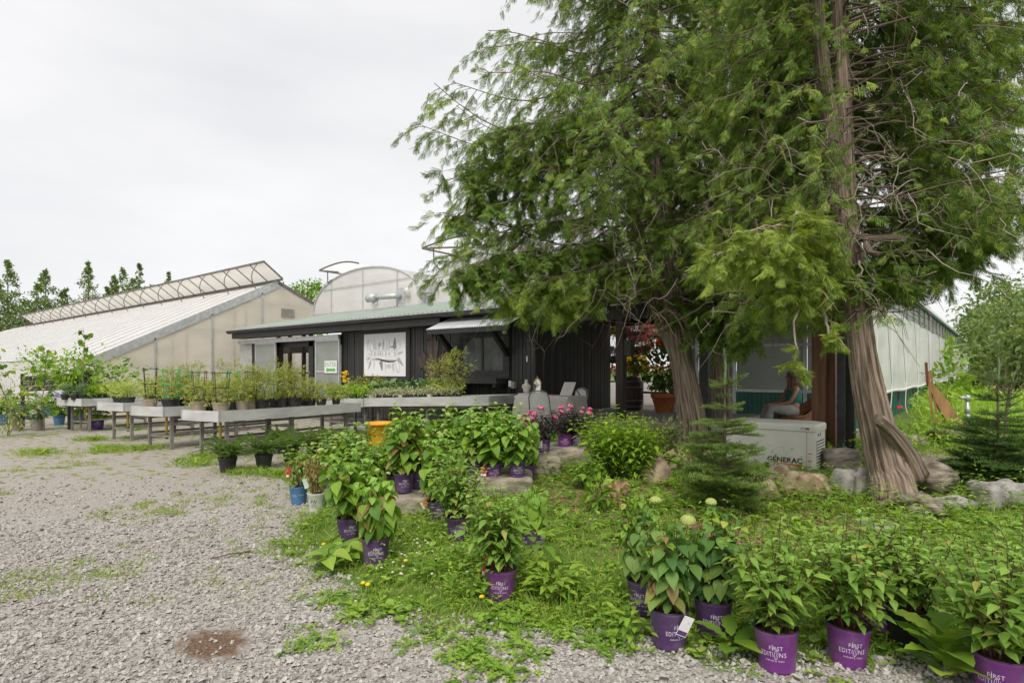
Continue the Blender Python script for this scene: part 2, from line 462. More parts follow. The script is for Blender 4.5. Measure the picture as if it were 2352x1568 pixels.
LEAF_MEADOW = leafmat('meadow_leaf', [(0.105, 0.20, 0.022), (0.16, 0.28, 0.03), (0.22, 0.34, 0.045), (0.27, 0.33, 0.07)], 0.35)
LEAF_FAR = leafmat('far_tree_leaf', [(0.055, 0.095, 0.03), (0.08, 0.13, 0.038), (0.115, 0.165, 0.048), (0.15, 0.19, 0.06)], 0.3)
LEAF_FAR2 = leafmat('far_bright_tree_leaf', [(0.07, 0.145, 0.02), (0.11, 0.20, 0.026), (0.15, 0.25, 0.034)], 0.3)
FLOWER_LIME = leafmat('lime_flower_head', [(0.34, 0.42, 0.11), (0.46, 0.52, 0.17), (0.40, 0.50, 0.14)], 0.25)
FLOWER_BLUE = leafmat('blue_flower', [(0.27, 0.27, 0.62), (0.42, 0.36, 0.66), (0.6, 0.58, 0.72)], 0.25)
FLOWER_PINK = leafmat('crimson_pink_flower', [(0.50, 0.025, 0.13), (0.62, 0.06, 0.20), (0.75, 0.40, 0.50)], 0.2)
FLOWER_PINK2 = leafmat('rose_pink_petunia', [(0.70, 0.10, 0.33), (0.80, 0.22, 0.45), (0.82, 0.38, 0.55)], 0.3)
FLOWER_RED = leafmat('red_geranium', [(0.75, 0.03, 0.02), (0.82, 0.06, 0.03), (0.78, 0.18, 0.05)], 0.3)
FLOWER_YEL = leafmat('yellow_flower', [(0.80, 0.58, 0.01), (0.84, 0.66, 0.02), (0.86, 0.70, 0.06)], 0.3)
FLOWER_WHITE = leafmat('white_clover', [(0.60, 0.60, 0.52), (0.70, 0.70, 0.62)], 0.2)
# ------------------------------------------------------------------ the ground
BX = np.array([-60, -13, -12, -10, -9.0, -6.8, -6.0, -5.4, -3.5, -2.4, -1.67, -1.1, -.5, .3, 3, 30, 60.])
BY = np.array([60, 60, 9.5, 6.0, 5.1, 4.3, 3.7, 3.15, 2.5, 2.85, 3.25, 3.45, 3.85, 4.25, 5, 8, 9.])
def wav(x, y):
    return 0.5 * np.sin(3.1 * x + 1.7 * y) + 0.5 * np.sin(5.3 * y - 2.2 * x + 1.0) + 0.35 * np.sin(9.1 * x + 7.7 * y)
def smooth(t):
    t = np.clip(t, 0, 1)
    return t * t * (3 - 2 * t)
def bedd(x, y):                       # metres inside the planted bed (negative: gravel)
    return np.asarray(y) - np.interp(x, BX, BY) + 0.12 * wav(x, y)
def gh(x, y):
    x = np.asarray(x, float); y = np.asarray(y, float)
    d = y - np.interp(x, BX, BY)
    h = 0.22 * smooth(d / 4.5) + 0.17 * smooth((y - 6.5) / 2.5) * smooth((x + 9.5) / 1.5) * smooth((-4.2 - x) / 1.5)
    return h + 0.012 * wav(x, y) * smooth(d + 0.3) + 0.006 * wav(x * 0.7, y * 0.6)
def on(x, y, it=6):                   # the ground point seen at (x, y)
    h = 0.0
    for _ in range(it):
        p = at(x, y, h); h = float(gh(p[0], p[1]))
    p[2] = h
    return p
def ax_grid(lo, hi, f0, f1, step):
    a = [f0]
    s = step
    while a[-1] > lo:
        s *= 1.16; a.append(a[-1] - s)
    b = [f1]; s = step
    while b[-1] < hi:
        s *= 1.16; b.append(b[-1] + s)
    return np.array(a[::-1] + list(np.arange(f0 + step, f1 - 1e-6, step)) + b)
gx = ax_grid(-600, 600, -14, 3, 0.09); gy = ax_grid(-60, 900, 1.2, 12, 0.09)
GX, GY = np.meshgrid(gx, gy)
mb = MB(); mb.sheet(np.stack((GX, GY, gh(GX, GY)), -1))
def ground_mat():
    m, N, L, B = base_mat('gravel_yard_and_garden_soil')
    tcn = N.new('ShaderNodeTexCoord'); V = tcn.outputs['Object']
    def noise(s, det=6, rough=0.55):
        n = N.new('ShaderNodeTexNoise'); n.inputs['Scale'].default_value = s; n.inputs['Detail'].default_value = det
        n.inputs['Roughness'].default_value = rough; L.new(V, n.inputs['Vector']); return n.outputs['Fac']
    def ramp(src, a, ca, b, cb):
        r = N.new('ShaderNodeValToRGB'); r.color_ramp.elements[0].position = a; r.color_ramp.elements[0].color = (*ca, 1)
        r.color_ramp.elements[1].position = b; r.color_ramp.elements[1].color = (*cb, 1); L.new(src, r.inputs['Fac']); return r.outputs['Color']
    def mixc(f, a, b):
        k = N.new('ShaderNodeMix'); k.data_type = 'RGBA'
        L.new(f, k.inputs['Factor']); L.new(a, k.inputs[6]); L.new(b, k.inputs[7]); return k.outputs[2]
    vo = N.new('ShaderNodeTexVoronoi'); vo.inputs['Scale'].default_value = 42; L.new(V, vo.inputs['Vector'])
    bw = N.new('ShaderNodeSeparateColor'); L.new(vo.outputs['Color'], bw.inputs[0])
    vf = N.new('ShaderNodeTexVoronoi'); vf.inputs['Scale'].default_value = 95; L.new(V, vf.inputs['Vector'])
    bf = N.new('ShaderNodeSeparateColor'); L.new(vf.outputs['Color'], bf.inputs[0])
    coarse = ramp(bw.outputs[0], 0.0, (0.25, 0.23, 0.21), 1.0, (0.45, 0.425, 0.395))
    fine = mixc(noise(1.3, 8), ramp(bf.outputs[0], 0, (0.265, 0.243, 0.222), 1, (0.44, 0.412, 0.385)), ramp(bf.outputs[1], 0, (0.255, 0.225, 0.195), 1, (0.40, 0.36, 0.315)))
    soil = ramp(noise(35, 8, 0.7), 0.3, (0.05, 0.034, 0.022), 0.72, (0.25, 0.16, 0.10))
    green = ramp(noise(60, 6, 0.7), 0.3, (0.06, 0.11, 0.02), 0.7, (0.16, 0.25, 0.045))
    bedc = mixc(ramp(noise(2.2, 6), 0.33, (0, 0, 0), 0.45, (1, 1, 1)), soil, green)
    a1 = N.new('ShaderNodeAttribute'); a1.attribute_name = 'coarse'
    a2 = N.new('ShaderNodeAttribute'); a2.attribute_name = 'bed'
    a3 = N.new('ShaderNodeAttribute'); a3.attribute_name = 'rust'
    a4 = N.new('ShaderNodeAttribute'); a4.attribute_name = 'moss'
    def edge(attr, sc, amp):
        s = N.new('ShaderNodeMath'); s.operation = 'MULTIPLY_ADD'; L.new(noise(sc, 6), s.inputs[0]); s.inputs[1].default_value = amp
        L.new(attr, s.inputs[2]); return s.outputs[0]
    g = mixc(ramp(edge(a1.outputs['Fac'], 2.0, 0.8), 0.75, (0, 0, 0), 1.05, (1, 1, 1)), fine, coarse)
    g = mixc(ramp(edge(a3.outputs['Fac'], 11, 0.9), 0.62, (0, 0, 0), 1.25, (1, 1, 1)), g, ramp(noise(70), 0.35, (0.085, 0.048, 0.028), 0.7, (0.23, 0.16, 0.11)))
    mossc = ramp(noise(50), 0.3, (0.13, 0.15, 0.04), 0.7, (0.27, 0.28, 0.10))
    g = mixc(ramp(edge(a4.outputs['Fac'], 5.5, 1.0), 0.98, (0, 0, 0), 1.16, (1, 1, 1)), g, mossc)
    g = mixc(ramp(edge(a2.outputs['Fac'], 6, 0.5), 0.62, (0, 0, 0), 0.9, (1, 1, 1)), g, bedc)
    L.new(g, B.inputs['Base Color']); B.inputs['Roughness'].default_value = 0.95; B.inputs['Specular IOR Level'].default_value = 0.2
    b = N.new('ShaderNodeBump'); b.inputs['Strength'].default_value = 0.7; b.inputs['Distance'].default_value = 0.012
    L.new(vo.outputs['Distance'], b.inputs['Height']); L.new(b.outputs['Normal'], B.inputs['Normal'])
    return m
ground = mb.build('ground', ground_mat(), None, (0, 0, 0), True)
ground['kind'] = 'structure'
ZZ = (-SN * GX + CS * GY).ravel()
def attr(nm, a):
    t = ground.data.attributes.new(nm, 'FLOAT', 'POINT'); t.data.foreach_set('value', np.asarray(a, np.float32).ravel())
bd = bedd(GX, GY).ravel()
attr('bed', smooth(bd / 0.35 + 0.5))
attr('coarse', 1 - smooth((ZZ - 5.8 + 0.5 * np.sin(GX.ravel() * 1.3)) / 2.4))
q = at(490, 1478)
attr('rust', np.maximum(1.0 - np.hypot((GX - q[0]) / 0.40, (GY - q[1]) / 0.28), 0.55 - np.hypot((GX + 6.2) / 1.2, (GY - 0.7) / 0.35)).ravel().clip(-0.6, 1))
attr('moss', (smooth((ZZ - 6.5) / 3) * 0.42 * smooth((26 - ZZ) / 6)))

# ------------------------------------------------------------------ gabled greenhouse on the left
XG = -24.0
EY, EH, RY, RH = 6.87, 2.07, 13.6, 5.45
SY, SH = 15.5, 4.62
def gY(x):
    r = ray(x); return XG * r[1] / r[0]
gab = thing('gabled_greenhouse', 'long low gabled greenhouse with white roof and a raised ridge vent on the left', 'greenhouse', (XG, 11, 0))
def rake(y):
    return EH + (y - EY) * (RH - EH) / (RY - EY) if y < RY else RH + (y - RY) * (SH - RH) / (SY - RY)
# roof panels, 1.22 m wide, with dark seam bars between them
mb = MB(); mb.prism([(EY - .05, EH - .03), (RY - .35, rake(RY - .35) + .0), (RY - .35, rake(RY - .35) + .02), (EY - .05, EH - .01)], (XG - 1.2, 0, 0), (0, 1, 0), (0, 0, 1), (1.185, 0, 0))
pan = mb.mesh('roof_panel', ROOFPANEL, OFF[gab])
mb = MB(); mb.bar((XG - 1.21, EY - .04, EH + .01), (XG - 1.21, RY - .35, rake(RY - .35) + .022), .016, .02, (0, 0, 1))
seam = mb.mesh('seam_bar', GALV, OFF[gab])
for i in range(38):
    put('roof_panel', pan, OFF[gab] + (-1.21 * i, 0, 0), gab)
    put('seam_bar', seam, OFF[gab] + (-1.21 * i, 0, 0), gab)
mb = MB(); mb.prism([(RY, RH), (SY, SH), (SY, SH - .02), (RY, RH - .02)], (XG - 46, 0, 0), (0, 1, 0), (0, 0, 1), (46, 0, 0)); mb.build('rear_roof', ROOFPANEL, gab)
mb = MB(); mb.bar((XG, EY - .1, EH - .15), (XG, RY + .02, RH - .1), .06, .30, (0, -.45, 1)); mb.build('rake_trim', GALV, gab)
mb = MB(); mb.bar((XG, RY, RH - .05), (XG, SY, SH - .05), .06, .14, (0, .4, 1)); mb.build('rear_rake_trim', DARKMETAL, gab)
ys = [EY + .15, gY(356), gY(487), gY(602), SY - .12]
for a, b in zip(ys[:-1], ys[1:]):
    top = [(b, rake(b) - .2)] + ([(RY, RH - .2)] if a < RY < b else []) + [(a, rake(a) - .2)]
    mb = MB(); mb.prism([(a + .03, 0.05), (b - .03, 0.05)] + [(p[0] + (.03 if p[0] == a else -.03 if p[0] == b else 0), p[1]) for p in top], (XG - .01, 0, 0), (0, 1, 0), (0, 0, 1), (-.016, 0, 0))
    mb.build('gable_panel', CREAMPANEL, gab)
for y in ys[1:4]:
    mb = MB(); mb.box((XG - .03, y - .03, 0), (XG + .03, y + .03, rake(y) - .2)); mb.build('gable_post', ALU, gab)
for y in (gY(398), gY(566), gY(430) , gY(540)):
    mb = MB(); mb.box((XG - .09, y - .03, 0), (XG - .03, y + .03, rake(y) - .25)); mb.build('inner_stud', GREYWOOD, gab)
for h, a, b in ((3.2, gY(398), gY(540)), (1.82, EY + .3, gY(600)), (4.45, gY(566), SY - .3)):
    mb = MB(); mb.box((XG - .15, a, h - .04), (XG - .09, b, h + .04)); mb.build('purlin', GREYWOOD, gab)
mb = MB(); mb.box((XG + .004, gY(600) + .9, 3.95), (XG + .03, gY(600) + 1.5, 4.3)); mb.build('wall_louvre', GREYPOT, gab)
mb = MB(); mb.box((XG - 46, EY - .03, .1), (XG - .05, EY + .03, EH - .06)); mb.build('side_wall', ROOFPANEL, gab)
# ridge vent, propped open
V0, V1 = np.array((RY - .02, RH + .06)), np.array((RY - .86, RH + .68))
mb = MB(); mb.prism([tuple(V0), tuple(V1), tuple(V1 + (.01, .018)), tuple(V0 + (.01, .018))], (XG - .8, 0, 0), (0, 1, 0), (0, 0, 1), (1.17, 0, 0)); vp = mb.mesh('vent_panel', VENTPANEL, OFF[gab])
mb = MB(); mb.bar((XG - .81, V0[0], V0[1]), (XG - .81, V1[0], V1[1]), .04, .05); vb = mb.mesh('vent_bar', DARKMETAL, OFF[gab])
mb = MB(); t = np.linspace(0, 1, 7)
mb.tube(np.stack((np.full(7, XG - .2), V1[0] + .02 + .0 * t - .24 * np.sin(t * PI), V1[1] - .03 - 1.12 * t), 1), .022, 5); vr = mb.mesh('vent_rack', DARKMETAL, OFF[gab])
for i in range(32):
    put('vent_panel', vp, OFF[gab] + (-1.21 * i, 0, 0), gab); put('vent_bar', vb, OFF[gab] + (-1.21 * i, 0, 0), gab)
    if i % 2 == 0:
        put('vent_rack', vr, OFF[gab] + (-1.21 * i, 0, 0), gab)
for p in (V0 + (-.03, -.03), V1):
    mb = MB(); mb.box((XG - 38.7, p[0] - .03, p[1] - .04), (XG + .42, p[0] + .03, p[1] + .04)); mb.build('vent_rail', DARKMETAL, gab)
mb = MB(); mb.bar((XG + .4, V0[0], V0[1]), (XG + .4, V1[0], V1[1]), .05, .06); mb.build('vent_bar', DARKMETAL, gab)
mb = MB()
for i in range(31):
    x = XG - 1.21 * i
    mb.bar((x, RY - .35, RH - .12), (x - .6, RY - .08, RH + .02), .02, .02); mb.bar((x - .6, RY - .08, RH + .02), (x - 1.2, RY - .35, RH - .12), .02, .02)
mb.build('vent_lattice', DARKMETAL, gab)
mb = MB(); mb.box((XG - 38.7, RY - .38, RH - .19), (XG, RY - .30, RH - .12)); mb.build('vent_curb', DARKMETAL, gab)
mb = MB(); mb.lathe([(0, 0), (.13, 0), (.14, .3), (.09, .38), (.05, .42), (.05, .47), (0, .47)], 14, (XG - .26, gY(414), 1.86))
tag(mb.build('jug', FLOWER_YEL, None, None, True), 'orange plastic jug behind the cream greenhouse wall', 'jug')
mb = MB(); mb.lathe([(0, 0), (.15, 0), (.18, .36), (.19, .37), (.16, .36), (0, .33)], 14, (XG - .33, gY(308), 1.86))
tag(mb.build('bucket', WHITEPOT, None, None, True), 'white bucket seen through the low end of the cream greenhouse wall', 'bucket')

# ------------------------------------------------------------------ hoop greenhouses behind the shop
AY = 15.0
def arch(x0, x1, t, b=1.72, h0=4.05):
    c, a = (x0 + x1) / 2, (x1 - x0) / 2
    return np.stack((c - a * np.cos(t * PI), h0 + b * np.sin(t * PI) ** 0.85), -1)
def bay(x0, x1, label, posts, hood, y1=74.0, fullwall=None):
    o = thing('hoop_greenhouse', label, 'greenhouse', ((x0 + x1) / 2, AY, 0.3), 'joined hoop greenhouses behind the shop')
    c, a = (x0 + x1) / 2, (x1 - x0) / 2
    f = lambda x: float(4.05 + 1.72 * max(1 - ((x - c) / a) ** 2, 0) ** 0.425)
    xs = [x0] + posts + [x1]
    for p, q in zip(xs[:-1], xs[1:]):
        top = [(x, f(x)) for x in np.linspace(q, p, 12)]
        mb = MB(); mb.prism([(p + .02, 3.6), (q - .02, 3.6)] + top, (0, AY, 0), (1, 0, 0), (0, 0, 1), (0, .012, 0)); mb.build('end_panel', FILM, o)
    for p in posts:
        mb = MB(); mb.box((p - .03, AY - .03, 3.6), (p + .03, AY, f(p) - .01)); mb.build('end_post', ALU, o)
    mb = MB(); xx = [x for x in np.linspace(x0, x1, 60) if f(x) > 5.16]
    mb.box((xx[0], AY - .045, 5.08), (xx[-1], AY - .03, 5.13)); mb.build('end_rail', ALU, o)
    A = arch(x0, x1, np.linspace(0, 1, 25))
    mb = MB(); mb.tube(np.stack((A[:, 0], np.full(25, AY - .02), A[:, 1]), 1), .045, 6); mb.build('hoop', ALU, o)
    mb = MB(); mb.sheet(np.stack([np.stack((A[:, 0], np.full(25, y), A[:, 1]), 1) for y in np.linspace(AY, y1, 8)])); mb.build('roof_film', FILM, o, None, True)
    mb = MB()
    for y in np.arange(AY + 2.4, AY + 20, 2.4):
        mb.tube(np.stack((A[:, 0], np.full(25, y), A[:, 1] - .05), 1), .03, 5)
    mb.build('inner_hoop', ALU, o)
    # roof vent hood over the left shoulder
    tip, h1 = hood
    ts = np.linspace(0, 1, 9)
    P = np.stack((tip + (c - .2 - tip) * ts, h1 + .22 * np.sin(ts * PI * .62) - .22 * ts ** 3), 1)
    mb = MB(); mb.sheet(np.stack([np.stack((P[:, 0], np.full(9, y), P[:, 1]), 1) for y in (AY - .1, 20, 30, y1)])); mb.build('vent_hood', FILM, o, None, True)
    mb = MB(); mb.tube(np.stack((P[:, 0], np.full(9, AY - .1), P[:, 1]), 1), .035, 5); mb.bar((tip, AY - .1, h1 - .02), (c - 1.6, AY - .1, h1 - .22), .05, .06)
    mb.bar((tip, AY - .12, h1 - .02), (tip, y1, h1 - .02), .05, .06); mb.build('hood_frame', DARKMETAL, o)
    sx = tip + .55
    mb = MB(); mb.tube([(sx, AY - .08, h1 - .06), (sx + .02, AY - .08, h1 - .6), (sx + .3, AY - .08, max(f(sx + .3), 4.4))], .028, 5); mb.build('hood_strut', DARKMETAL, o)
    return o
P1 = [onY(762, AY), onY(833.6, AY), onY(913, AY)]
bay(-23.5, -16.4, 'leftmost hoop greenhouse with round milky end wall and a flue pipe, behind the black shop', P1, (-22.9, 5.98))
bay(-16.36, -9.3, 'middle hoop greenhouse mostly hidden by the left cedar, its vent hood propped up', [x + 7.13 for x in P1], (-16.35, 6.1))
b3 = bay(-9.26, -2.6, 'right hand hoop greenhouse with the long white curtained side wall', [-7.6, -5.9, -4.2], (-8.6, 5.98))
mb = MB(); mb.box((-23.6, AY - .06, 3.5), (-2.6, AY - .045, 4.08)); mb.build('end_sill', ALU, b3)
# the long side wall of the right bay
XL = -2.6
mb = MB(); n = 90
G = np.stack([np.stack((np.full(n, XL) + .09 + .035 * np.sin(np.linspace(0, 61, n) * (1 + .1 * k)) * (k / 6.) + .015 * rng.standard_normal(n), np.linspace(AY + .2, 76, n), np.full(n, 3.36 - 2.33 * k / 6.) + (.05 * np.abs(np.sin(np.linspace(0, 40, n))) if k == 0 else 0)), 1) for k in range(7)])
mb.sheet(G); mb.build('side_curtain', CURTAIN, b3, None, True)
mb = MB(); yy = np.linspace(AY + .2, 76, 60)
mb.tube(np.stack((np.full(60, XL + .13), yy, 1.04 + .02 * np.sin(yy * 1.3)), 1), .045, 6); mb.build('curtain_roller', WHITEPOT, b3, None, True)
ys = np.arange(AY, 76.5, 2.05)
for a, b in zip(ys[:-1], ys[1:]):
    mb = MB(); mb.box((XL - .03, a + .03, 3.3), (XL - .02, b - .03, 4.2)); mb.build('upper_pane', UPPERGLASS, b3)
mb = MB(); mb.box((XL - .04, AY - .05, .2), (XL + .04, AY + .05, 4.2)); pm = mb.mesh('side_post', DARKMETAL, OFF[b3])
for y in ys:
    put('side_post', pm, OFF[b3] + (-.01, y - AY, 0), b3)
mb = MB(); mb.box((XL - .12, AY - .1, 4.18), (XL + .1, 76, 4.3)); mb.build('gutter', GREENSKIRT, b3)
mb = MB(); n = 1600; y = np.linspace(AY + .1, 60, n); x = XL - .06 + .028 * np.sign(np.sin(y * 2 * PI / .13)); x = np.convolve(x, np.ones(3) / 3, 'same'); x[:2] = XL; x[-2:] = XL
mb.sheet(np.stack([np.stack((x, y, np.full(n, h)), 1) for h in (0.0, 1.02)])); mb.build('corrugated_skirt', GREENSKIRT, b3)
for y0, sw in ((16.6, .25), (19.2, .2), (22.4, .3), (26, .2), (31, .2), (37, .2)):
    mb = MB(); mb.tube([(XL + .15, y0, 3.4), (XL + .16, y0 + .5, 2.2), (XL + .18, y0 + .9, 1.1)], .006, 4); mb.build('curtain_rope', DARKMETAL, b3)
    mb = MB(); mb.tube([(XL + .15, y0 + 1.2, 3.3), (XL + .16, y0 + 1.0, 2.2), (XL + .19, y0 + .8, 1.1), (XL + .22, y0 + sw, .55), (XL + .3, y0 + sw - .25, .3)], .009, 4); mb.build('white_curtain_rope', WHITEPOT, b3)

# ------------------------------------------------------------------ the black shop
WY = 11.2                        # front wall
XC = -8.44                       # corner where the wall turns towards the greenhouse
shop = thing('shop_building', 'low black board clad garden shop with green metal roof', 'building', (-16, WY, 0.2))
XW = onY(785, WY)
def planks(n, w, f, root=None):
    k = [MB().box((0.006 * random.random(), -.022 - .006 * j, 0), (w - .008, 0, 1)).mesh('wall_board', BLACKWOOD) for j in range(3)]
    for i in range(n):
        p, rz, h = f(i)
        put('wall_board', k[(i * 7) % 3], p, root or shop, rz, (1, 1, h))
w = (XC - XW) / 66
planks(66, w, lambda i: ((XW + i * w, WY, .25), 0, 2.85))
planks(31, 3.45 / 31, lambda i: ((XC, WY + i * 3.45 / 31, .25), PI / 2, 3.3 + i * .02))
mb = MB(); mb.box((XC - .05, WY - .03, .25), (XC + .03, WY + .06, 3.1)); mb.build('corner_board', BLACKTRIM, shop)
mb = MB(); mb.box((XW, WY + .012, .2), (XC - .03, WY + .05, 3.1)); mb.box((XC - .08, WY + .1, .2), (XC - .03, 14.6, 3.9)); mb.build('wall_backing', BLACKPLASTIC, shop)
# roof: ribbed sheets from the eave up to the hoop ends
RYE, RHE, RYT, RHT = 10.75, 3.14, 14.93, 4.02
prof = []
for i in range(5):
    x = i * .182
    prof += [(x, 0), (x + .12, 0), (x + .135, .028), (x + .167, .028)]
prof.append((.91, 0))
mb = MB(); mb.sheet(np.stack([np.array([(x, y, z + h) for x, z in prof]) for y, h in ((RYE, RHE), (RYT, RHT))])); rs = mb.mesh('roof_sheet', GREENROOF)
for i in range(23):
    put('roof_sheet', rs, (-22.45 + .905 * i, 0, 0), shop)
mb = MB(); mb.prism([(RYE + .05, RHE - .02), (RYT, RHT - .03), (RYT, RHT - .14), (RYE + .05, RHE - .12)], (-22.4, 0, 0), (0, 1, 0), (0, 0, 1), (20.2, 0, 0)); mb.build('roof_deck', BLACKTRIM, shop)
mb = MB(); mb.prism([(0, 0), (.02, -.1), (.1, -.12), (.12, -.12), (.12, 0), (.105, 0), (.1, -.1), (.03, -.085), (.012, 0)], (-22.5, RYE - .1, RHE - .02), (0, 1, 0), (0, 0, 1), (20.35, 0, 0)); mb.build('gutter', BLACKTRIM, shop)
mb = MB(); mb.box((-22.5, RYE - .105, RHE - .028), (-2.15, RYE - .085, RHE - .01)); mb.build('gutter_lip', GALV, shop)
mb = MB(); mb.box((-22.3, RYE + .03, RHE - .32), (-11.2, RYE + .07, RHE - .1)); mb.build('fascia_board', BLACKTRIM, shop)
mb = MB(); mb.box((-22.3, RYE + .07, RHE - .32), (-11.2, WY - .03, RHE - .29)); mb.build('soffit', BLACKTRIM, shop)
# entrance on the left: two sliding glazed panels either side of the opening
def slider(xa, xb, y, label=None):
    d = None
    mb = MB()
    for p in (xa, xb - .05):
        mb.box((p, y - .03, .35), (p + .05, y + .02, 2.62))
    for h in (.35, 1.58, 2.57):
        mb.box((xa + .05, y - .028, h), (xb - .05, y + .018, h + .05))
    d = mb.build('sliding_door', ALU, shop)
    for h0, h1 in ((.4, 1.58), (1.63, 2.57)):
        mb = MB(); mb.box((xa + .05, y - .012, h0), (xb - .05, y, h1)); mb.build('door_panel', GLAZE, d)
slider(onY(587, 11.05), onY(634, 11.05), 11.05)
slider(onY(725, 11.05), onY(781, 11.05), 11.05)
mb = MB(); mb.box((-22.3, 11.0, 2.62), (XW + .1, 11.08, 2.76)); mb.build('door_track', ALU, shop)
for a, b, m_ in ((552, 569, ALU), (569.5, 580, GALV), (580.5, 586, BLACKTRIM)):
    mb = MB(); mb.box((onY(a, WY), WY - .03, .3), (onY(b, WY), WY + .03, 2.75)); mb.build('end_cladding', m_, shop)
for a, b in ((637, 645), (712, 722)):
    mb = MB(); mb.box((onY(a, WY + .1), WY + .05, .3), (onY(b, WY + .1), WY + .2, 2.75)); mb.build('door_post', BROWNPOST if a == 637 else BLACKTRIM, shop)
mb = MB(); mb.box((-22.3, WY + .05, 2.45), (XW, WY + .2, 2.78)); mb.build('door_lintel', BLACKTRIM, shop)
for x in (642, 668, 700, 716):
    mb = MB(); X = onY(x, 13.6); mb.box((X - .07, 13.5, .3), (X + .07, 13.62, 3.2)); mb.build('inner_post', BROWNPOST, shop)
for h in (2.35, 1.5):
    mb = MB(); mb.box((onY(640, 13.6), 13.52, h), (onY(760, 13.6), 13.6, h + (.35 if h > 2 else .07))); mb.build('inner_beam', BLACKTRIM, shop)
mb = MB(); mb.box((onY(600, 14.4), 14.4, .3), (onY(790, 14.4), 14.42, 3.0)); mb.build('inner_panel', FILM, shop)
# window, awning, serving shelf
x0, x1 = onY(1062, WY), onY(1162, WY)
win = MB()
for lo, hi in (((x0 - .16, 2.5), (x1 + .16, 2.66)), ((x0 - .16, 1.46), (x1 + .16, 1.6)), ((x0 - .16, 1.6), (x0, 2.5)), ((x1, 1.6), (x1 + .16, 2.5))):
    win.box((lo[0], WY - .07, lo[1]), (hi[0], WY - .028, hi[1]))
win = win.build('window', BLACKTRIM, shop)
xm = (x0 + x1) / 2
mb = MB()
for lo, hi in (((x0, 2.46), (x1, 2.5)), ((x0, 1.6), (x1, 1.65)), ((x0, 1.65), (x0 + .05, 2.46)), ((x1 - .05, 1.65), (x1, 2.46)), ((xm - .03, 1.65), (xm + .03, 2.46))):
    mb.box((lo[0], WY - .06, lo[1]), (hi[0], WY - .027, hi[1]))
mb.build('sash', BLACKPLASTIC, win)
PANE = mat('dark_window_glass', (0.065, 0.075, 0.066), 0.12, 0.5, (3, 3, 1.2), col2=(0.14, 0.155, 0.135), spec=0.25)
for a, b in ((x0 + .05, xm - .03), (xm + .03, x1 - .05)):
    mb = MB(); mb.box((a, WY - .042, 1.65), (b, WY - .032, 2.46)); mb.build('pane', PANE, win)
aw = MB(); n = 180; xx = np.linspace(-11.15, -8.55, n)
aw.sheet(np.stack([np.stack((xx, np.full(n, y), h + .012 * np.sin(xx * 2 * PI / .075)), 1) for y, h in ((10.28, 2.66), (11.17, 3.02))]))
ZINC = mat('zinc_corrugated_sheet', (0.62, 0.64, 0.66), 0.35, 0.08, 4, metal=0.4)
aw = aw.build('awning', ZINC, shop, None, True)
mb = MB(); mb.box((-11.15, 10.3, 2.54), (-8.55, 10.36, 2.65)); mb.build('awning_rail', BLACKTRIM, aw)
for X in (-11.02, -9.22):
    mb = MB(); mb.bar((X, 10.5, 2.66), (X, WY - .05, 2.02), .1, .12); mb.build('awning_brace', BLACKTRIM, aw)
mb = MB(); mb.box((x0 - .05, 10.72, 1.33), (x1 + .1, WY - .03, 1.46)); sh = mb.build('serving_shelf', BLACKTRIM, shop)
for X in (x0 + .02, x1 - .05):
    mb = MB(); mb.prism([(0, 0), (-.42, 0), (-.42, -.08), (-.1, -.36), (0, -.4)], (X, WY - .03, 1.329), (0, 1, 0), (0, 0, 1), (.1, 0, 0)); mb.build('shelf_bracket', BLACKTRIM, sh)
# flue, vents and flood light on the left hoop end
FY = AY - .06
X = onY(905, FY); H0 = hgt(682, depth((X, FY)))
fl = thing('flue_pipe', 'steel flue pipe sticking out of the milky round greenhouse end', 'pipe', (X, FY, H0))
mb = MB(); mb.box((X + .15, FY - .03, H0 - .25), (X + .6, FY - .012, H0 + .3)); mb.build('wall_plate', GALV, fl)
mb = MB(); mb.tube([(X + .4, FY - .03, H0), (X + .3, FY - .28, H0 - .01), (X - .45, FY - .55, H0 - .03)], .105, 14); mb.build('pipe', GALV, fl, None, True)
mb = MB(); mb.tube([(X - .4, FY - .53, H0 - .03), (X - .78, FY - .65, H0 - .05)], .165, 16); mb.build('cowl', GALV, fl, None, True)
mb = MB(); mb.tube([(X - .77, FY - .647, H0 - .05), (X - .79, FY - .655, H0 - .05)], .15, 16); mb.build('cowl_mouth', DARKMETAL, fl)
mb = MB(); mb.box((X - 1.35, FY - .05, H0 - .22), (X - .98, FY - .012, H0 + .16)); v = mb.build('wall_vent', ALU, None); tag(v, 'small square metal vent left of the flue pipe', 'vent')
mb = MB(); mb.tube([(X - 1.16, FY - .052, H0 - .03), (X - 1.16, FY - .09, H0 - .03)], .11, 14); v2 = mb.build('vent_mouth', DARKMETAL, v)
X = onY(985, FY)
mb = MB(); mb.box((X - .35, FY - .28, 4.42), (X + .3, FY - .012, 4.7)); tag(mb.build('downpipe_box', GALV), 'grey metal gutter box at the right foot of the round greenhouse end', 'gutter box')
X = onY(938, FY)
mb = MB(); mb.tube([(X, FY - .02, 4.35), (X, FY - .06, 4.6), (X - .02, FY - .13, 4.68)], .1, 10); tag(mb.build('wall_lamp', WHITEPOT, None, None, True), 'small white lamp on the round greenhouse end beside the gutter box', 'lamp')

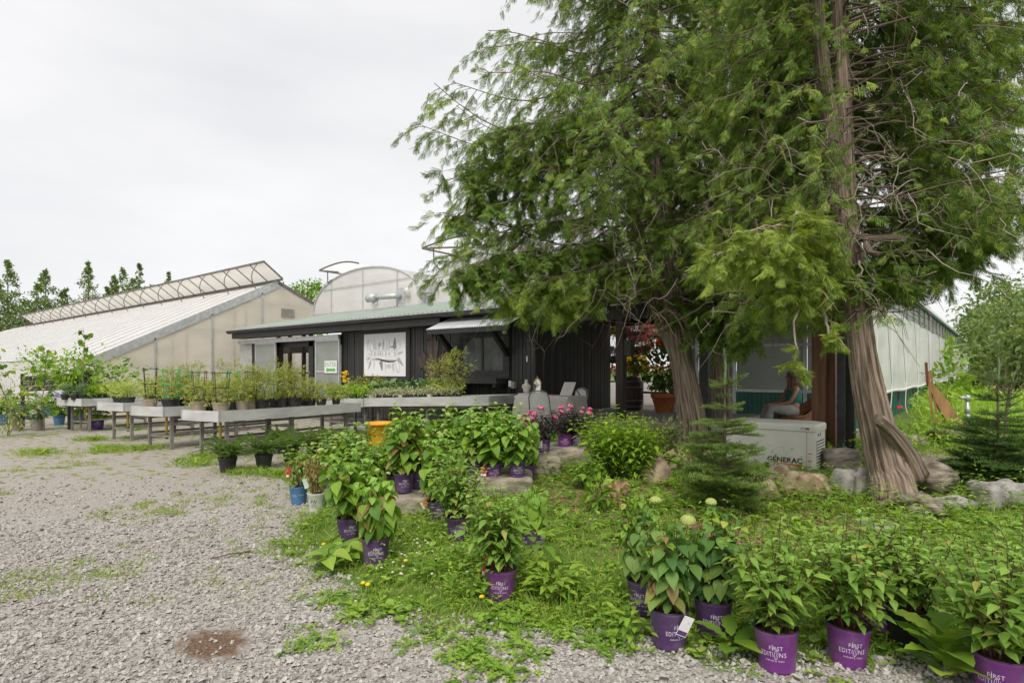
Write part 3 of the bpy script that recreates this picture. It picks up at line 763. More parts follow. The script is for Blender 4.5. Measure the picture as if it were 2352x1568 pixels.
# porch between the shop and the long greenhouse
mb = MB(); mb.box((-8.38, 11.05, .1), (-4.3, 14.9, .62)); mb.box((-4.3, 11.05, .1), (-2.35, 14.9, .38)); mb.box((-23.3, 14.9, .1), (-2.7, 60, .6)); patio = mb.build('patio', mat('concrete_floor', (0.36, 0.33, 0.30), 0.8, 0.2, 3)); patio['kind'] = 'structure'
mb = MB(); mb.box((-8.4, 10.98, .05), (-2.3, 11.045, .5)); mb.build('porch_skirting', BROWNPOST, shop)
mb = MB(); mb.box((-8.4, 11.1, 2.72), (-2.2, 11.28, 3.0)); mb.build('porch_beam', BLACKTRIM, shop)
for x, m_, w_ in ((1430, BROWNPOST, .17), (1622, BLACKTRIM, .17), (1884, CEDARWOOD, .2), (1908, CEDARWOOD, .13), (1955, BLACKTRIM, .14)):
    X = onY(x, 11.25); y = 11.19 + (.14 if x == 1908 else 0)
    mb = MB(); mb.box((X - w_ / 2, y - w_ / 2, .2), (X + w_ / 2, y + w_ / 2, 2.72)); mb.build('porch_post', m_, shop)
X = onY(1441, 11.25)
mb = MB(); mb.box((X - .02, 11.12, 1.95), (X + .14, 11.3, 2.28)); tag(mb.build('speaker', BLACKPLASTIC), 'small black speaker box on the dark porch post beside the flowers', 'speaker')
X = onY(1933, 11.0); dp = MB()
dp.box((X - .055, 10.93, .55), (X + .055, 11.03, 2.9)); dp.box((X - .06, 10.925, 1.0), (X + .06, 11.035, 1.1)); dp.bar((X, 10.98, .58), (X + .02, 10.8, .36), .1, .09, (0, 1, 0))
dp = dp.build('downspout', BLACKPLASTIC, shop)
# front wall of the greenhouse seen through the porch
GY0 = 14.6
mb = MB(); mb.box((-8.38, GY0, 3.08), (-2.65, GY0 + .06, 3.5)); mb.build('header_panel', FILM, b3)
mb = MB(); mb.box((-8.38, GY0 - .02, 2.86), (-2.65, GY0 + .06, 3.075)); mb.build('door_header', BLACKTRIM, b3)
for x in (1397, 1548, 1602, 1688, 1850):
    X = onY(x, GY0); mb = MB(); mb.box((X - .04, GY0 - .05, .62), (X + .04, GY0 - .022, 2.86)); mb.build('wall_post', ALU, b3)
xs = [onY(x, GY0) for x in (1548, 1602, 1688, 1850)] + [-2.65]
for i, (a, b) in enumerate(zip(xs[:-1], xs[1:])):
    lo = .7 if i < 2 else 1.2
    mb = MB(); mb.box((a + .045, GY0 - .01, lo), (b - .045, GY0 + .004, 2.2)); mb.box((a + .045, GY0 - .01, 2.26), (b - .045, GY0 + .004, 2.86)); mb.build('wall_panel', GLAZE, b3)
    mb = MB(); mb.box((a + .042, GY0 - .035, 2.2), (b - .042, GY0 - .012, 2.26)); mb.box((a + .042, GY0 - .035, lo - .06), (b - .042, GY0 - .012, lo)); mb.build('wall_rail', ALU, b3)
    if i > 1:
        n = int((b - a) / .016); xx = np.linspace(a, b, n); mb = MB()
        mb.sheet(np.stack([np.stack((xx, GY0 - .02 + .012 * np.sign(np.sin(xx * 2 * PI / .1)), np.full(n, h)), 1) for h in (.37, 1.14)])); mb.build('corrugated_wainscot', GREENSKIRT, b3)

# the maple leaf made of dark boards
X0 = onY(997, WY - .03)
ml = thing('maple_leaf', 'dark wooden maple leaf cut out of boards, hung on the black wall', 'wall art', (X0, WY - .03, 1.4))
MW = mat('dark_brown_board', (0.065, 0.044, 0.037), 0.7, 0.4, (14, 14, 2), 0.3)
for j, pts in enumerate([[(-.62, .62), (-.5, .6), (-.42, .72), (-.40, .35), (-.5, .28)], [(-.395, .75), (-.28, .62), (-.28, .2), (-.395, .3)], [(-.275, .65), (-.17, .55), (-.24, 1.1), (-.15, 1.02), (-.135, .05), (-.275, .15)],
                         [(-.13, 1.04), (-.06, 1.28), (.0, 1.12), (.0, -.28), (-.05, -.28), (-.13, .04)], [(.005, 1.12), (.08, 1.22), (.12, 1.0), (.13, .05), (.05, 0), (.005, -.28)],
                         [(.135, 1.0), (.22, 1.08), (.16, .55), (.28, .66), (.28, .16), (.135, .05)], [(.285, .66), (.40, .76), (.42, .28), (.285, .2)], [(.425, .72), (.5, .6), (.62, .64), (.52, .3), (.425, .3)]]):
    mb = MB(); mb.prism(pts, (X0, WY - .035, 1.4), (1, 0, 0), (0, 0, 1), (0, -.03 - .012 * (j % 2), 0)); mb.build('leaf_board', MW, ml)
# ------------------------------------------------------------------ leaf shapes (unit length along Y, face up Z)
def leaf_shape(w=.5, droop=.25, fold=.12, st=((.12, .55), (.38, 1.0), (.68, .72)), wave=0.0):
    V = [(0, 0, 0)]; F = []
    for i, (t, k) in enumerate(st):
        z = -droop * t * t
        V += [(-w / 2 * k, t, z + fold * k * w + wave * (-1) ** i), (0, t, z), (w / 2 * k, t, z + fold * k * w - wave * (-1) ** i)]
    V.append((0, 1, -droop)); n = len(st)
    F += [(0, 2, 1), (0, 3, 2)]
    for i in range(n - 1):
        a = 1 + 3 * i
        F += [(a, a + 1, a + 4, a + 3), (a + 1, a + 2, a + 5, a + 4)]
    a = 1 + 3 * (n - 1); F += [(a, a + 1, len(V) - 1), (a + 1, a + 2, len(V) - 1)]
    return np.array(V, float), F
HEART = leaf_shape(.84, .30, .10, ((.0, .5), (.14, .88), (.34, 1.0), (.58, .8), (.8, .42)))
OVATE = leaf_shape(.52, .28, .16, ((.10, .45), (.30, .92), (.52, 1.0), (.78, .52)))
LANCE = leaf_shape(.30, .25, .12)
SMALL = leaf_shape(.5, .2, .1, ((.45, 1.0),))
BLADE = (np.array([(-.03, 0, 0), (.03, 0, 0), (.022, .5, .0), (-.022, .5, .0), (0, 1, -.22)]), [(0, 1, 2, 3), (3, 2, 4)])
def lobed(n=6, w=.34):                       # long toothed weed leaf
    V = [(0, 0, 0)]; F = []
    st = []
    for i in range(n):
        t = (i + .5) / n
        st += [(t - .05, .55 + .45 * math.sin(t * PI)), (t + .05, .30 + .35 * math.sin(t * PI))]
    return leaf_shape(w, .35, .12, st)
TOOTH = lobed()
BROAD = leaf_shape(.56, .3, .10, ((.06, .25), (.16, .62), (.24, .58), (.36, .98), (.45, .86), (.58, 1.02), (.68, .78), (.80, .70), (.9, .36)), .012)
BROAD2 = leaf_shape(.5, .45, .14, ((.06, .3), (.18, .7), (.27, .6), (.40, 1.0), (.50, .84), (.64, .92), (.76, .64), (.88, .42)), .016)
def tooth_small(w=.36):
    V = [(0, 0, 0)]; F = []
    for i in range(4):
        t = .12 + .25 * i; k = w * .5 * (.5 + .6 * math.sin(min(t * 1.2, 1) * PI * .75)); z = -.3 * t * t
        V += [(-k, t + .06, z + .05), (0, t, z), (k, t + .06, z + .05)]
        a = 1 + 3 * i; b = 0 if i == 0 else a - 2
        F += [(b, a + 1, a), (b, a + 2, a + 1)]
    V.append((0, 1.05, -.32)); n = len(V) - 1; F += [(n - 3, n - 2, n), (n - 2, n - 1, n)]
    return np.array(V), F
TOOTH_S = tooth_small()
def spray_shape(n=6):                        # flat feathery cedar fan
    V = []; F = []
    def kite(a, d, l, w, z=0.0):
        a = np.array(a, float); d = np.array(d, float); d /= np.linalg.norm(d); s = np.array((d[1], -d[0], 0))
        i = len(V); V.extend([a + s * w, a + d * l + (0, 0, -l * .35 + z), a - s * w]); F.append((i, i + 1, i + 2))
    kite((0, 0, 0), (0, 1, 0), 1.0, .026)
    for i in range(n):
        t = .06 + .84 * i / n
        l = .52 * (1 - t) ** .75 + .12
        for sgn in (-1, 1):
            tt = t + (.06 if sgn > 0 else 0)
            kite((0, tt, -.05 * tt), (sgn * .72, .8, 0), l, .032, .04)
            if i < n - 4:
                kite((sgn * .34 * l, tt + .38 * l, -.08), (sgn * .15, 1, 0), l * .62, .028)
    return np.array(V), F
SPRAY = spray_shape()
def frond_shape(n=15):
    V = []; F = []
    for i in range(n):
        t = .1 + .9 * i / n
        l = .15 * math.sin(min(1, t * 1.4 + .12) * PI * .96) + .02
        z = .55 * t - .75 * t * t
        for s in (-1, 1):
            k = len(V); V.extend([(0, t, z), (s * l * .5, t + .045, z + .02), (s * l, t + .05, z - .03), (s * l * .5, t - .012, z)]); F.append((k, k + 1, k + 2, k + 3))
    return np.array(V, float), F
FROND = frond_shape()
def shoot_shape(n=36, ln=.10):              # spruce shoot: stem with needles all round
    V = [(-.03, 0, 0), (.03, 0, 0), (0, 1, 0)]; F = [(0, 1, 2)]
    for i in range(n):
        t = .04 + .96 * i / n; a = i * 2.4
        d = np.array((math.cos(a), .75, math.sin(a) * .8 + .12)); l = ln * (1.1 - .35 * t)
        s = np.cross(d, (0, 1, 0)); s /= np.linalg.norm(s)
        k = len(V); b = np.array((0, t, 0)); V.extend([b - (0, .024, 0), b + (0, .024, 0), b + d * l]); F.append((k, k + 1, k + 2))
    return np.array(V, float), F
SHOOT = shoot_shape()
def compound_shape():
    V = []; F = []
    for t, s, l in ((.3, -1, .36), (.34, 1, .36), (.6, -1, .34), (.64, 1, .34), (.72, 0, .42)):
        tv, tf = leaf_shape(.45, .5, .1, ((.4, 1.0),))
        a = -s * 1.0; R = np.array([[math.cos(a), -math.sin(a), 0], [math.sin(a), math.cos(a), 0], [0, 0, 1]])
        k = len(V); W = tv * l @ R.T + (0, t, -.15 * t); V.extend(W); F += [tuple(i + k for i in f) for f in tf]
    return np.array(V), F
COMPOUND = compound_shape()
def floret_dome(n=60, r=1.0, q=.30, low=-.15):
    V = []; F = []
    for i in range(n):
        z = 1 - (1 - low) * (i + .5) / n; a = i * 2.399; s = math.sqrt(max(0, 1 - z * z))
        c = np.array((s * math.cos(a), s * math.sin(a), z * .75)) * r
        d = c / np.linalg.norm(c); x = np.cross(d, (.2, .3, .9)); x /= np.linalg.norm(x); y = np.cross(d, x)
        k = len(V); V.extend([c + x * q, c + y * q, c - x * q, c - y * q, c + d * q * .35]); F += [(k, k + 1, k + 4), (k + 1, k + 2, k + 4), (k + 2, k + 3, k + 4), (k + 3, k, k + 4)]
    return np.array(V), F
DOME = floret_dome()
DOME_S = floret_dome(26, 1.0, .36)
def unit(n):
    v = rng.standard_normal((n, 3)); return v / np.linalg.norm(v, axis=1, keepdims=True)

# ------------------------------------------------------------------ cedars
def barkify(o, P, n):
    P = np.asarray(P, float); s_ = np.concatenate(([0], np.cumsum(np.linalg.norm(np.diff(P, axis=0), axis=1)))); a = np.arange(n) * 2 * PI / n
    W = np.zeros((len(P), n, 3)); W[..., 0] = .2 * np.cos(a); W[..., 1] = .2 * np.sin(a); W[..., 2] = s_[:, None] + rng.random() * 5
    t = o.data.attributes.new('along', 'FLOAT_VECTOR', 'POINT'); t.data.foreach_set('vector', W.astype(np.float32).ravel())
def limb(name, pts, rad, n, parent, fn=None, k=24):
    pts = np.asarray(pts, float); u = np.linspace(0, 1, k); so = np.linspace(0, 1, len(pts)); Q = np.stack([np.interp(u, so, pts[:, i]) for i in range(3)], 1)
    Q[1:-1] = (Q[:-2] + Q[1:-1] * 2 + Q[2:]) / 4
    o = MB().tube(Q, np.interp(u, so, rad), n, True, fn).build(name, BARK, parent, None, True); barkify(o, Q, n); return o
def cedar(name, label, path, rad, zmin, top, lens, nb, dens=1.0, lime=0.0, spray=.2, extra=(), cutoff=None, bare=.0, az0=0.0, clear=0.0):
    """path: trunk points, rad: radii; branches from zmin to top, lens(h, az) gives their reach"""
    path = np.asarray(path, float)
    t = thing(name, label, 'tree', path[0], 'tall cedars in front of the shop')
    k = 150
    s = np.linspace(0, 1, len(path)); si = np.linspace(0, 1, k)
    def interp(A):
        A = np.asarray(A, float)
        for _ in range(1):
            r = np.interp(si, s, A)
        return np.convolve(np.pad(r, 4, 'edge'), np.ones(9) / 9, 'valid')
    P = np.stack([interp(path[:, i]) for i in range(3)], 1); R = interp(rad)
    ph = rng.random(6) * 6.28
    fib = rng.standard_normal((k, 120)); fib = np.stack([np.convolve(np.pad(c_, 5, 'edge'), np.ones(11) / 11, 'valid') for c_ in fib.T], 1)
    for i in range(1, k):
        fib[i] = .25 * fib[i] + .75 * np.roll(fib[i], int(i * .35)); 
    def ridge(tt, a):
        tw = a + tt * 2.2
        return 1 + .085 * fib + .03 * np.abs(np.sin(6.5 * tw + ph[0] + 1.5 * np.sin(tt * 9))) + .028 * np.abs(np.sin(13 * tw + ph[1] + 1.2 * np.sin(23 * tt + a))) + .03 * np.sin(3 * a + ph[2] + 3 * tt) + .04 * np.exp(-tt * 15) * (1 + np.sin(4 * a + ph[3])) + .022 * np.abs(np.sin(22 * a + ph[4] + 3 * np.sin(3 * tt + a)))
    mb = MB(); mb.tube(P, R, 120, True, ridge); tr = mb.build('trunk', BARK, t, None, True); barkify(tr, P, 120)
    for pts, rr in extra:
        limb('limb', pts, rr, 24, t, lambda tt, a: 1 + .06 * np.sin(7 * a + 5 * tt) + .04 * np.sin(15 * a), 30)
    def at_h(h):
        return np.array([np.interp(h, P[:, 2], P[:, i]) for i in range(2)])
    mb = MB(); tw = MB(); D = []; Nn = []; PP = []; SC = []; DB = []
    for b in range(nb):
        f = (b + rng.random()) / nb
        h = zmin + (top - zmin) * f ** .9
        az = az0 + b * 2.399 + rng.uniform(-.35, .35)
        L = lens(h, az) * rng.uniform(.72, 1.06)
        if L < .3:
            continue
        o = at_h(min(h, P[-1, 2])); c, sn_ = math.cos(az), math.sin(az)
        n = 12; q = np.linspace(0, 1, n); rise = rng.uniform(-.08, .26); dr = rng.uniform(.22, .48); wig = rng.uniform(-.12, .12)
        X = L * q; lat = wig * L * np.sin(q * PI * 1.4) + .035 * L * np.sin(q * rng.uniform(6, 12) + b) ; Z = h + L * (rise * q - dr * q ** 1.7 + .22 * q ** 4) + .03 * L * np.sin(q * 9 + b)
        B = np.stack((o[0] + X * c - lat * sn_, o[1] + X * sn_ + lat * c, Z), 1)
        MB().tube(B, (.005 + .0052 * L * (1 - q) ** 1.2), 6, False).build('branch', BRANCHBARK, t, None, True)
        ns = max(3, int(L / .17 * dens))
        for j in range(ns):
            u = .16 + .84 * (j + rng.random() * .6) / ns
            p0 = np.array([np.interp(u, q, B[:, i]) for i in range(3)])
            sg = 1 if j % 2 else -1
            a2 = az + sg * rng.uniform(.5, 1.25) * (1.0 if u < .9 else .4)
            l2 = rng.uniform(.35, .8) * (.35 + .5 * L / 3.5) * (1.15 - .6 * u) * 1.5
            d2 = np.array((math.cos(a2), math.sin(a2), rng.uniform(-.6, .2))); r2 = np.linspace(0, 1, 4)
            T = p0 + d2 * l2 * r2[:, None] + np.stack((0 * r2, 0 * r2, -l2 * rng.uniform(.35, 1.0) * r2 ** 2), 1) + rng.standard_normal((4, 3)) * .025 * r2[:, None]
            if clear and abs((T[2] - np.array((*at_h(T[2][2]), T[2][2]))) @ RGT) < .32 and (T[2] - P[20]) @ FWD < .1 and rng.random() < .85:
                continue
            tw.tube(T, .0065 - .0045 * r2, 3, False)
            if rng.random() < bare:
                continue
            m = max(3, int(l2 / .042 * (.8 + .4 * rng.random())))
            uu = np.linspace(.12, 1, m)
            pp = np.stack([np.interp(uu, r2, T[:, i]) for i in range(3)], 1) + rng.standard_normal((m, 3)) * .02
            side = np.where(np.arange(m) % 2 == 0, 1, -1)[:, None] * np.array((-d2[1], d2[0], 0))
            dd = d2 * .7 + side * rng.uniform(.1, .9, (m, 1)) + np.array((0, 0, -.40)) + .40 * unit(m)
            if rng.random() < .45:
                dd[:, 2] -= rng.uniform(.3, 1.0)
            PP.append(pp); D.append(dd); Nn.append(np.array((0, 0, 1.)) * rng.uniform(.2, 1) + .7 * unit(m) + side * .2)
            SC.append(rng.uniform(.65, 1.25, m) * spray); DB.append(np.full(m, u))
    tw.build('twigs', TWIG if bare > .15 else BRANCHBARK, t)['kind'] = 'stuff'
    PP = np.vstack(PP); D = np.vstack(D); Nn = np.vstack(Nn); SC = np.concatenate(SC); DB = np.concatenate(DB)
    if cutoff is not None:
        ok = cutoff(PP); PP, D, Nn, SC, DB = PP[ok], D[ok], Nn[ok], SC[ok], DB[ok]
    if clear:                          # few sprays survive close in front of the bare trunk
        lt = np.abs((PP - np.column_stack([np.interp(PP[:, 2], P[:, 2], P[:, i]) for i in range(2)] + [PP[:, 2]])) @ RGT)
        ok = ~((lt < .30) & ((PP - P[20]) @ FWD < .1) & (rng.random(len(PP)) < clear)); PP, D, Nn, SC, DB = PP[ok], D[ok], Nn[ok], SC[ok], DB[ok]
    fresh = rng.random(len(PP)) < lime * DB
    for sel, m_, nm in ((~fresh, LEAF_CEDAR, 'crown'), (fresh, LEAF_CEDAR_LIME, 'fresh_foliage')):
        if sel.sum() > 10:
            c = MB(); c.inst(SPRAY, frames(D[sel], Nn[sel]), PP[sel], SC[sel]); c.build(nm, m_, t)['kind'] = 'stuff'
    return t, tr
def dead_twigs(parent, n, ctr, ext, ln=(.4, 1.1), r=.006):
    mb = MB()
    for i in range(n):
        p = np.array(ctr) + rng.uniform(-1, 1, 3) * ext; d = unit(1)[0]; d[2] = d[2] * .6 - .2; L = rng.uniform(*ln); u = np.linspace(0, 1, 8)
        w = unit(1)[0]; w2 = unit(1)[0]
        T = p + d * L * u[:, None] + w * .14 * L * np.sin(u * 5 + i)[:, None] + w2 * .06 * L * np.sin(u * 11 + i)[:, None] + np.stack((0 * u, 0 * u, -.25 * L * u ** 2), 1)
        mb.tube(T, r * (1.15 - u), 4, False)
        for k in (3, 5):
            e = unit(1)[0]; T2 = T[k] + e * L * .3 * u[:, None] + w * .05 * np.sin(u * 7)[:, None]
            mb.tube(T2, r * .6 * (1.1 - u), 3, False)
    mb.build('dead_twigs', TWIG, parent)['kind'] = 'stuff'
# right-hand cedar, nearest the camera, with a leaning trunk
zr = 6.7
def tp(x, y, z):
    return atz(x, z, hgt(y, z))
b0 = on(2062, 1168); b0[2] -= .1
pathR = [b0, tp(2045, 1100, zr), tp(2022, 1010, zr), tp(1996, 900, zr), tp(1982, 820, zr), tp(1970, 720, zr), tp(1958, 620, zr), tp(1945, 520, zr + .05), tp(1935, 420, zr + .1), tp(1936, 300, zr + .15), tp(1930, 150, zr + .2), tp(1925, 0, zr + .25), tp(1915, -250, zr + .3), tp(1905, -550, zr + .3)]
def lensR(h, az):
    side = math.cos(az - YAW)                      # +1 towards the right of the picture
    front = math.sin(az - YAW)
    L = (2.45 if side > 0 else 1.6) * (1 - .55 * max(0, (h - 6) / 5)) * (1 - .25 * max(0, -front))
    if h < 3.3 and side > -.2:
        L *= .45
    return L
cR, trR = cedar('cedar_tree', 'large leaning cedar with a thick ridged trunk beside the white generator', pathR, [.235, .20, .172, .15, .133, .124, .118, .112, .125, .105, .085, .07, .05, .02], 2.25, 8.6, lensR, 235, 1.45, .30, .138, bare=.05, clear=.93, 
    extra=[([tp(1938, 400, zr + .1), tp(1915, 330, zr), tp(1893, 200, zr), tp(1880, 60, zr), tp(1875, -200, zr), tp(1870, -500, zr)], [.1, .095, .085, .07, .05, .03])], cutoff=lambda p: (np.hypot(p[:, 0], p[:, 1]) > 4.4) & (p[:, 2] > np.where((p - b0) @ RGT > .1, 2.45, 2.1)))
limb('cut_limb', [tp(1955, 555, zr), tp(1975, 545, zr - .14), tp(2000, 548, zr - .3), tp(2035, 545, zr - .35), tp(2080, 550, zr - .4)], [.06, .045, .04, .034, .032], 12, cR)
limb('cut_limb', [tp(1992, 547, zr - .25), tp(1990, 565, zr - .32), tp(2000, 580, zr - .38), tp(2020, 585, zr - .42)], [.035, .034, .03, .028], 12, cR)
limb('cut_stub', [tp(2096, 1090, zr + .05), tp(2082, 1050, zr - .06), tp(2064, 1015, zr - .17), tp(2042, 985, zr - .26), tp(2016, 962, zr - .34)], [.15, .125, .095, .072, .06], 22, cR, lambda t_, a: 1 + .07 * np.sin(6 * a + 2 * t_) + .04 * np.sin(13 * a), 20)
for sgn, x, y in ((1, 2105, 1170), (-1, 2025, 1172)):
    e = on(x, y); e[2] += .02
    limb('root_flare', [tp(2070 if sgn > 0 else 2045, 1100, zr + .02), (e + tp(2070 if sgn > 0 else 2050, 1130, zr)) / 2, e, e + np.array((sgn * .3, -.1, -.12))], [.09, .075, .05, .02], 16, cR, lambda t_, a: 1 + .1 * np.sin(5 * a + 4 * t_))
dead_twigs(cR, 90, tp(1900, 480, zr - .55), np.array((1.3, .6, 1.0)), (.3, 1.0), .0042)
dead_twigs(cR, 22, tp(2020, 260, zr - .6), np.array((1.3, .5, 1.0)), (.4, 1.1), .0042)
# left cedar, wide drooping crown over the shop front
zl = 10.3
b0 = on(1592, 1042); b0[2] -= .1
pathL = [b0, tp(1588, 960, zl), tp(1578, 900, zl), tp(1560, 800, zl), tp(1545, 700, zl), tp(1525, 560, zl), tp(1508, 430, zl), tp(1500, 300, zl), tp(1497, 100, zl), tp(1492, -100, zl), tp(1490, -400, zl), tp(1488, -700, zl)]
def lensL(h, az):
    side = math.cos(az - YAW); front = math.sin(az - YAW)
    g = np.interp(h, [1.9, 2.6, 3.3, 4.2, 5.2, 6.2, 7.0, 8.4, 11, 15], [2.7, 3.5, 4.0, 4.5, 4.6, 4.1, 3.2, 2.8, 2.3, .5])
    return g * (1.0 if side < 0 else .72) * (1 - .28 * abs(front))
cL, trL = cedar('cedar_tree', 'widest cedar, with a drooping crown that overhangs the black shop wall', pathL, [.265, .225, .195, .172, .156, .142, .165, .15, .12, .09, .06, .02], 2.5, 12.0, lensL, 186, 1.32, .25, .165, bare=.08,
    extra=[([tp(1560, 820, zl + .15), tp(1505, 690, zl + .35), tp(1470, 560, zl + .5), tp(1440, 400, zl + .5), tp(1425, 150, zl + .5), tp(1420, -200, zl + .5)], [.16, .13, .11, .09, .065, .03])], cutoff=lambda p: p[:, 2] > np.where(np.abs((p - b0) @ RGT + .65) < 1.0, 2.95, 2.45))
dead_twigs(cL, 150, tp(1370, 500, zl - .6), np.array((2.0, 1.0, 1.5)), (.5, 1.5), .0062)
dead_twigs(cL, 80, tp(1430, 150, zl - .6), np.array((1.6, .8, 1.4)), (.5, 1.4), .0062)
# third trunk standing behind and between them
zm = 12.0
b0 = on(1660, 1005); b0[2] -= .1
pathM = [b0, tp(1655, 900, zm), tp(1652, 700, zm), tp(1660, 500, zm), tp(1690, 300, zm), tp(1700, 100, zm), tp(1700, -200, zm), tp(1700, -500, zm)]
cM, trM = cedar('cedar_tree', 'slimmer cedar standing behind and between the two larger cedars', pathM, [.22, .19, .17, .15, .12, .09, .06, .02], 3.3, 11.5, lambda h, az: np.interp(h, [2, 3, 6, 9, 12], [1.6, 2.4, 2.9, 2.3, .8]) * (1 if math.cos(az - YAW) > -.3 else .8), 78, 1.0, .05, .24, cutoff=lambda p: p[:, 2] > 2.7)
# low bright boughs that hang in front, part of the right cedar
def bough(parent, pts, nt, spread, sz, m_):
    spread *= .85; nt = int(nt * 1.25)
    pts = np.asarray(pts, float); mb = MB(); u = np.linspace(0, 1, 14); so = np.linspace(0, 1, len(pts))
    Q = np.stack([np.interp(u, so, pts[:, i]) for i in range(3)], 1)
    Q += rng.standard_normal((14, 3)) * .012
    mb.tube(Q, .016 * (1.15 - u), 6, False)
    PP = []; D = []; Nn = []; SC = []
    for j in range(nt):
        v = rng.uniform(.2, 1); p = np.array([np.interp(v, u, Q[:, i]) for i in range(3)]); d = unit(1)[0] * (.9, .9, .45); d[2] -= .18; l = spread * rng.uniform(.5, 1.1)
        r2 = np.linspace(0, 1, 5); T = p + d * l * r2[:, None] - np.stack((0 * r2, 0 * r2, .35 * l * r2 ** 2), 1)
        mb.tube(T, .005 * (1.2 - r2), 4, False); m = 13; uu = np.linspace(.15, 1, m)
        PP.append(np.stack([np.interp(uu, r2, T[:, i]) for i in range(3)], 1)); D.append(d * .8 + .45 * unit(m) + (0, 0, -.4)); Nn.append(np.array((0, 0, 1.)) + .5 * unit(m)); SC.append(rng.uniform(.6, 1.15, m) * sz)
    mb.build('bough', TWIG, parent)
    c = MB(); c.inst(SPRAY, frames(np.vstack(D), np.vstack(Nn)), np.vstack(PP), np.concatenate(SC)); c.build('fresh_foliage', m_, parent)['kind'] = 'stuff'
zb = 5.6
bough(cR, [tp(1940, 560, zr), tp(1860, 540, 6.0), tp(1770, 560, zb), tp(1690, 600, zb)], 25, .50, .16, LEAF_CEDAR_LIME)
bough(cR, [tp(1940, 600, zr), tp(1830, 580, 6.0), tp(1740, 580, zb), tp(1610, 580, zb)], 25, .50, .16, LEAF_CEDAR_LIME)
bough(cR, [tp(1950, 520, zr), tp(1850, 500, 6.1), tp(1760, 520, zb), tp(1680, 540, zb)], 20, .52, .16, LEAF_CEDAR_LIME)
bough(cR, [tp(1945, 540, zr), tp(1850, 500, 6.0), tp(1830, 480, zb), tp(1800, 600, zb)], 18, .4, .16, LEAF_CEDAR_LIME)
bough(cR, [tp(1950, 680, zr), tp(1900, 640, 6.2), tp(1840, 650, 6.0), tp(1780, 670, 5.9)], 26, .36, .16, LEAF_CEDAR_LIME)
bough(cR, [tp(1870, 650, 6.2), tp(1830, 700, 6.0), tp(1828, 800, 5.9), tp(1835, 850, 5.9)], 7, .16, .14, LEAF_CEDAR_LIME)
bough(cR, [tp(1890, 700, 6.2), tp(1900, 760, 6.0), tp(1930, 785, 5.8), tp(1945, 795, 5.7)], 7, .16, .13, LEAF_CEDAR_LIME)
bough(cR, [tp(1960, 640, zr), tp(2060, 580, 6.5), tp(2140, 600, 6.5), tp(2220, 610, 6.6)], 40, .5, .17, LEAF_CEDAR)
bough(cR, [tp(1960, 600, zr), tp(2080, 520, 6.5), tp(2180, 550, 6.5), tp(2270, 560, 6.6)], 40, .5, .17, LEAF_CEDAR)
bough(cR, [tp(1965, 660, zr), tp(2000, 620, 6.5), tp(2040, 640, 6.4), tp(2080, 650, 6.4)], 26, .36, .16, LEAF_CEDAR)
bough(cR, [tp(1965, 620, zr), tp(1980, 600, 6.4), tp(1975, 630, 6.3), tp(1960, 650, 6.3)], 12, .3, .15, LEAF_CEDAR)
for pts in ([(1500, 330), (1300, 340), (1150, 370), (1010, 395)], [(1505, 420), (1280, 430), (1130, 470), (1020, 500)], [(1500, 250), (1320, 260), (1190, 290), (1090, 325)], [(1500, 380), (1270, 390), (1130, 420), (1050, 455)], [(1530, 610), (1450, 620), (1330, 650), (1250, 690)], [(1530, 580), (1400, 610), (1260, 640), (1150, 675)], [(1525, 540), (1330, 570), (1150, 620), (1040, 655)], [(1520, 560), (1300, 560), (1120, 590), (1010, 640)], [(1540, 660), (1560, 690), (1600, 720), (1640, 760)], [(1545, 680), (1620, 700), (1680, 740), (1720, 770)]):
    bough(cL, [tp(p[0], p[1], zl - .9 * min(1, abs(p[0] - 1540) / 200)) for p in pts], 46 if pts[0][1] > 430 else 30, .62, .20, LEAF_CEDAR if pts[0][0] != 1530 else LEAF_CEDAR_LIME)
for pts in ([(1930, 60), (2080, 30), (2200, 40), (2320, 80)], [(1950, 170), (2090, 150), (2210, 180), (2310, 230)], [(1945, 290), (2090, 280), (2220, 310), (2330, 360)], [(1945, 400), (2090, 380), (2220, 410), (2310, 460)], [(1950, 480), (2080, 470), (2190, 490), (2280, 540)], [(1920, 200), (1850, 180), (1760, 190), (1690, 230)], [(1920, 330), (1850, 320), (1760, 330), (1690, 380)]):
    bough(cR, [tp(p[0], p[1], zr + .35 + .0012 * abs(p[0] - 1940)) for p in pts], 58, .5, .17, LEAF_CEDAR)

LEAF_LEADER = leafmat('pale_spruce_leaf', [(.09, .15, .06), (.12, .19, .08), (.15, .21, .08)], .1)
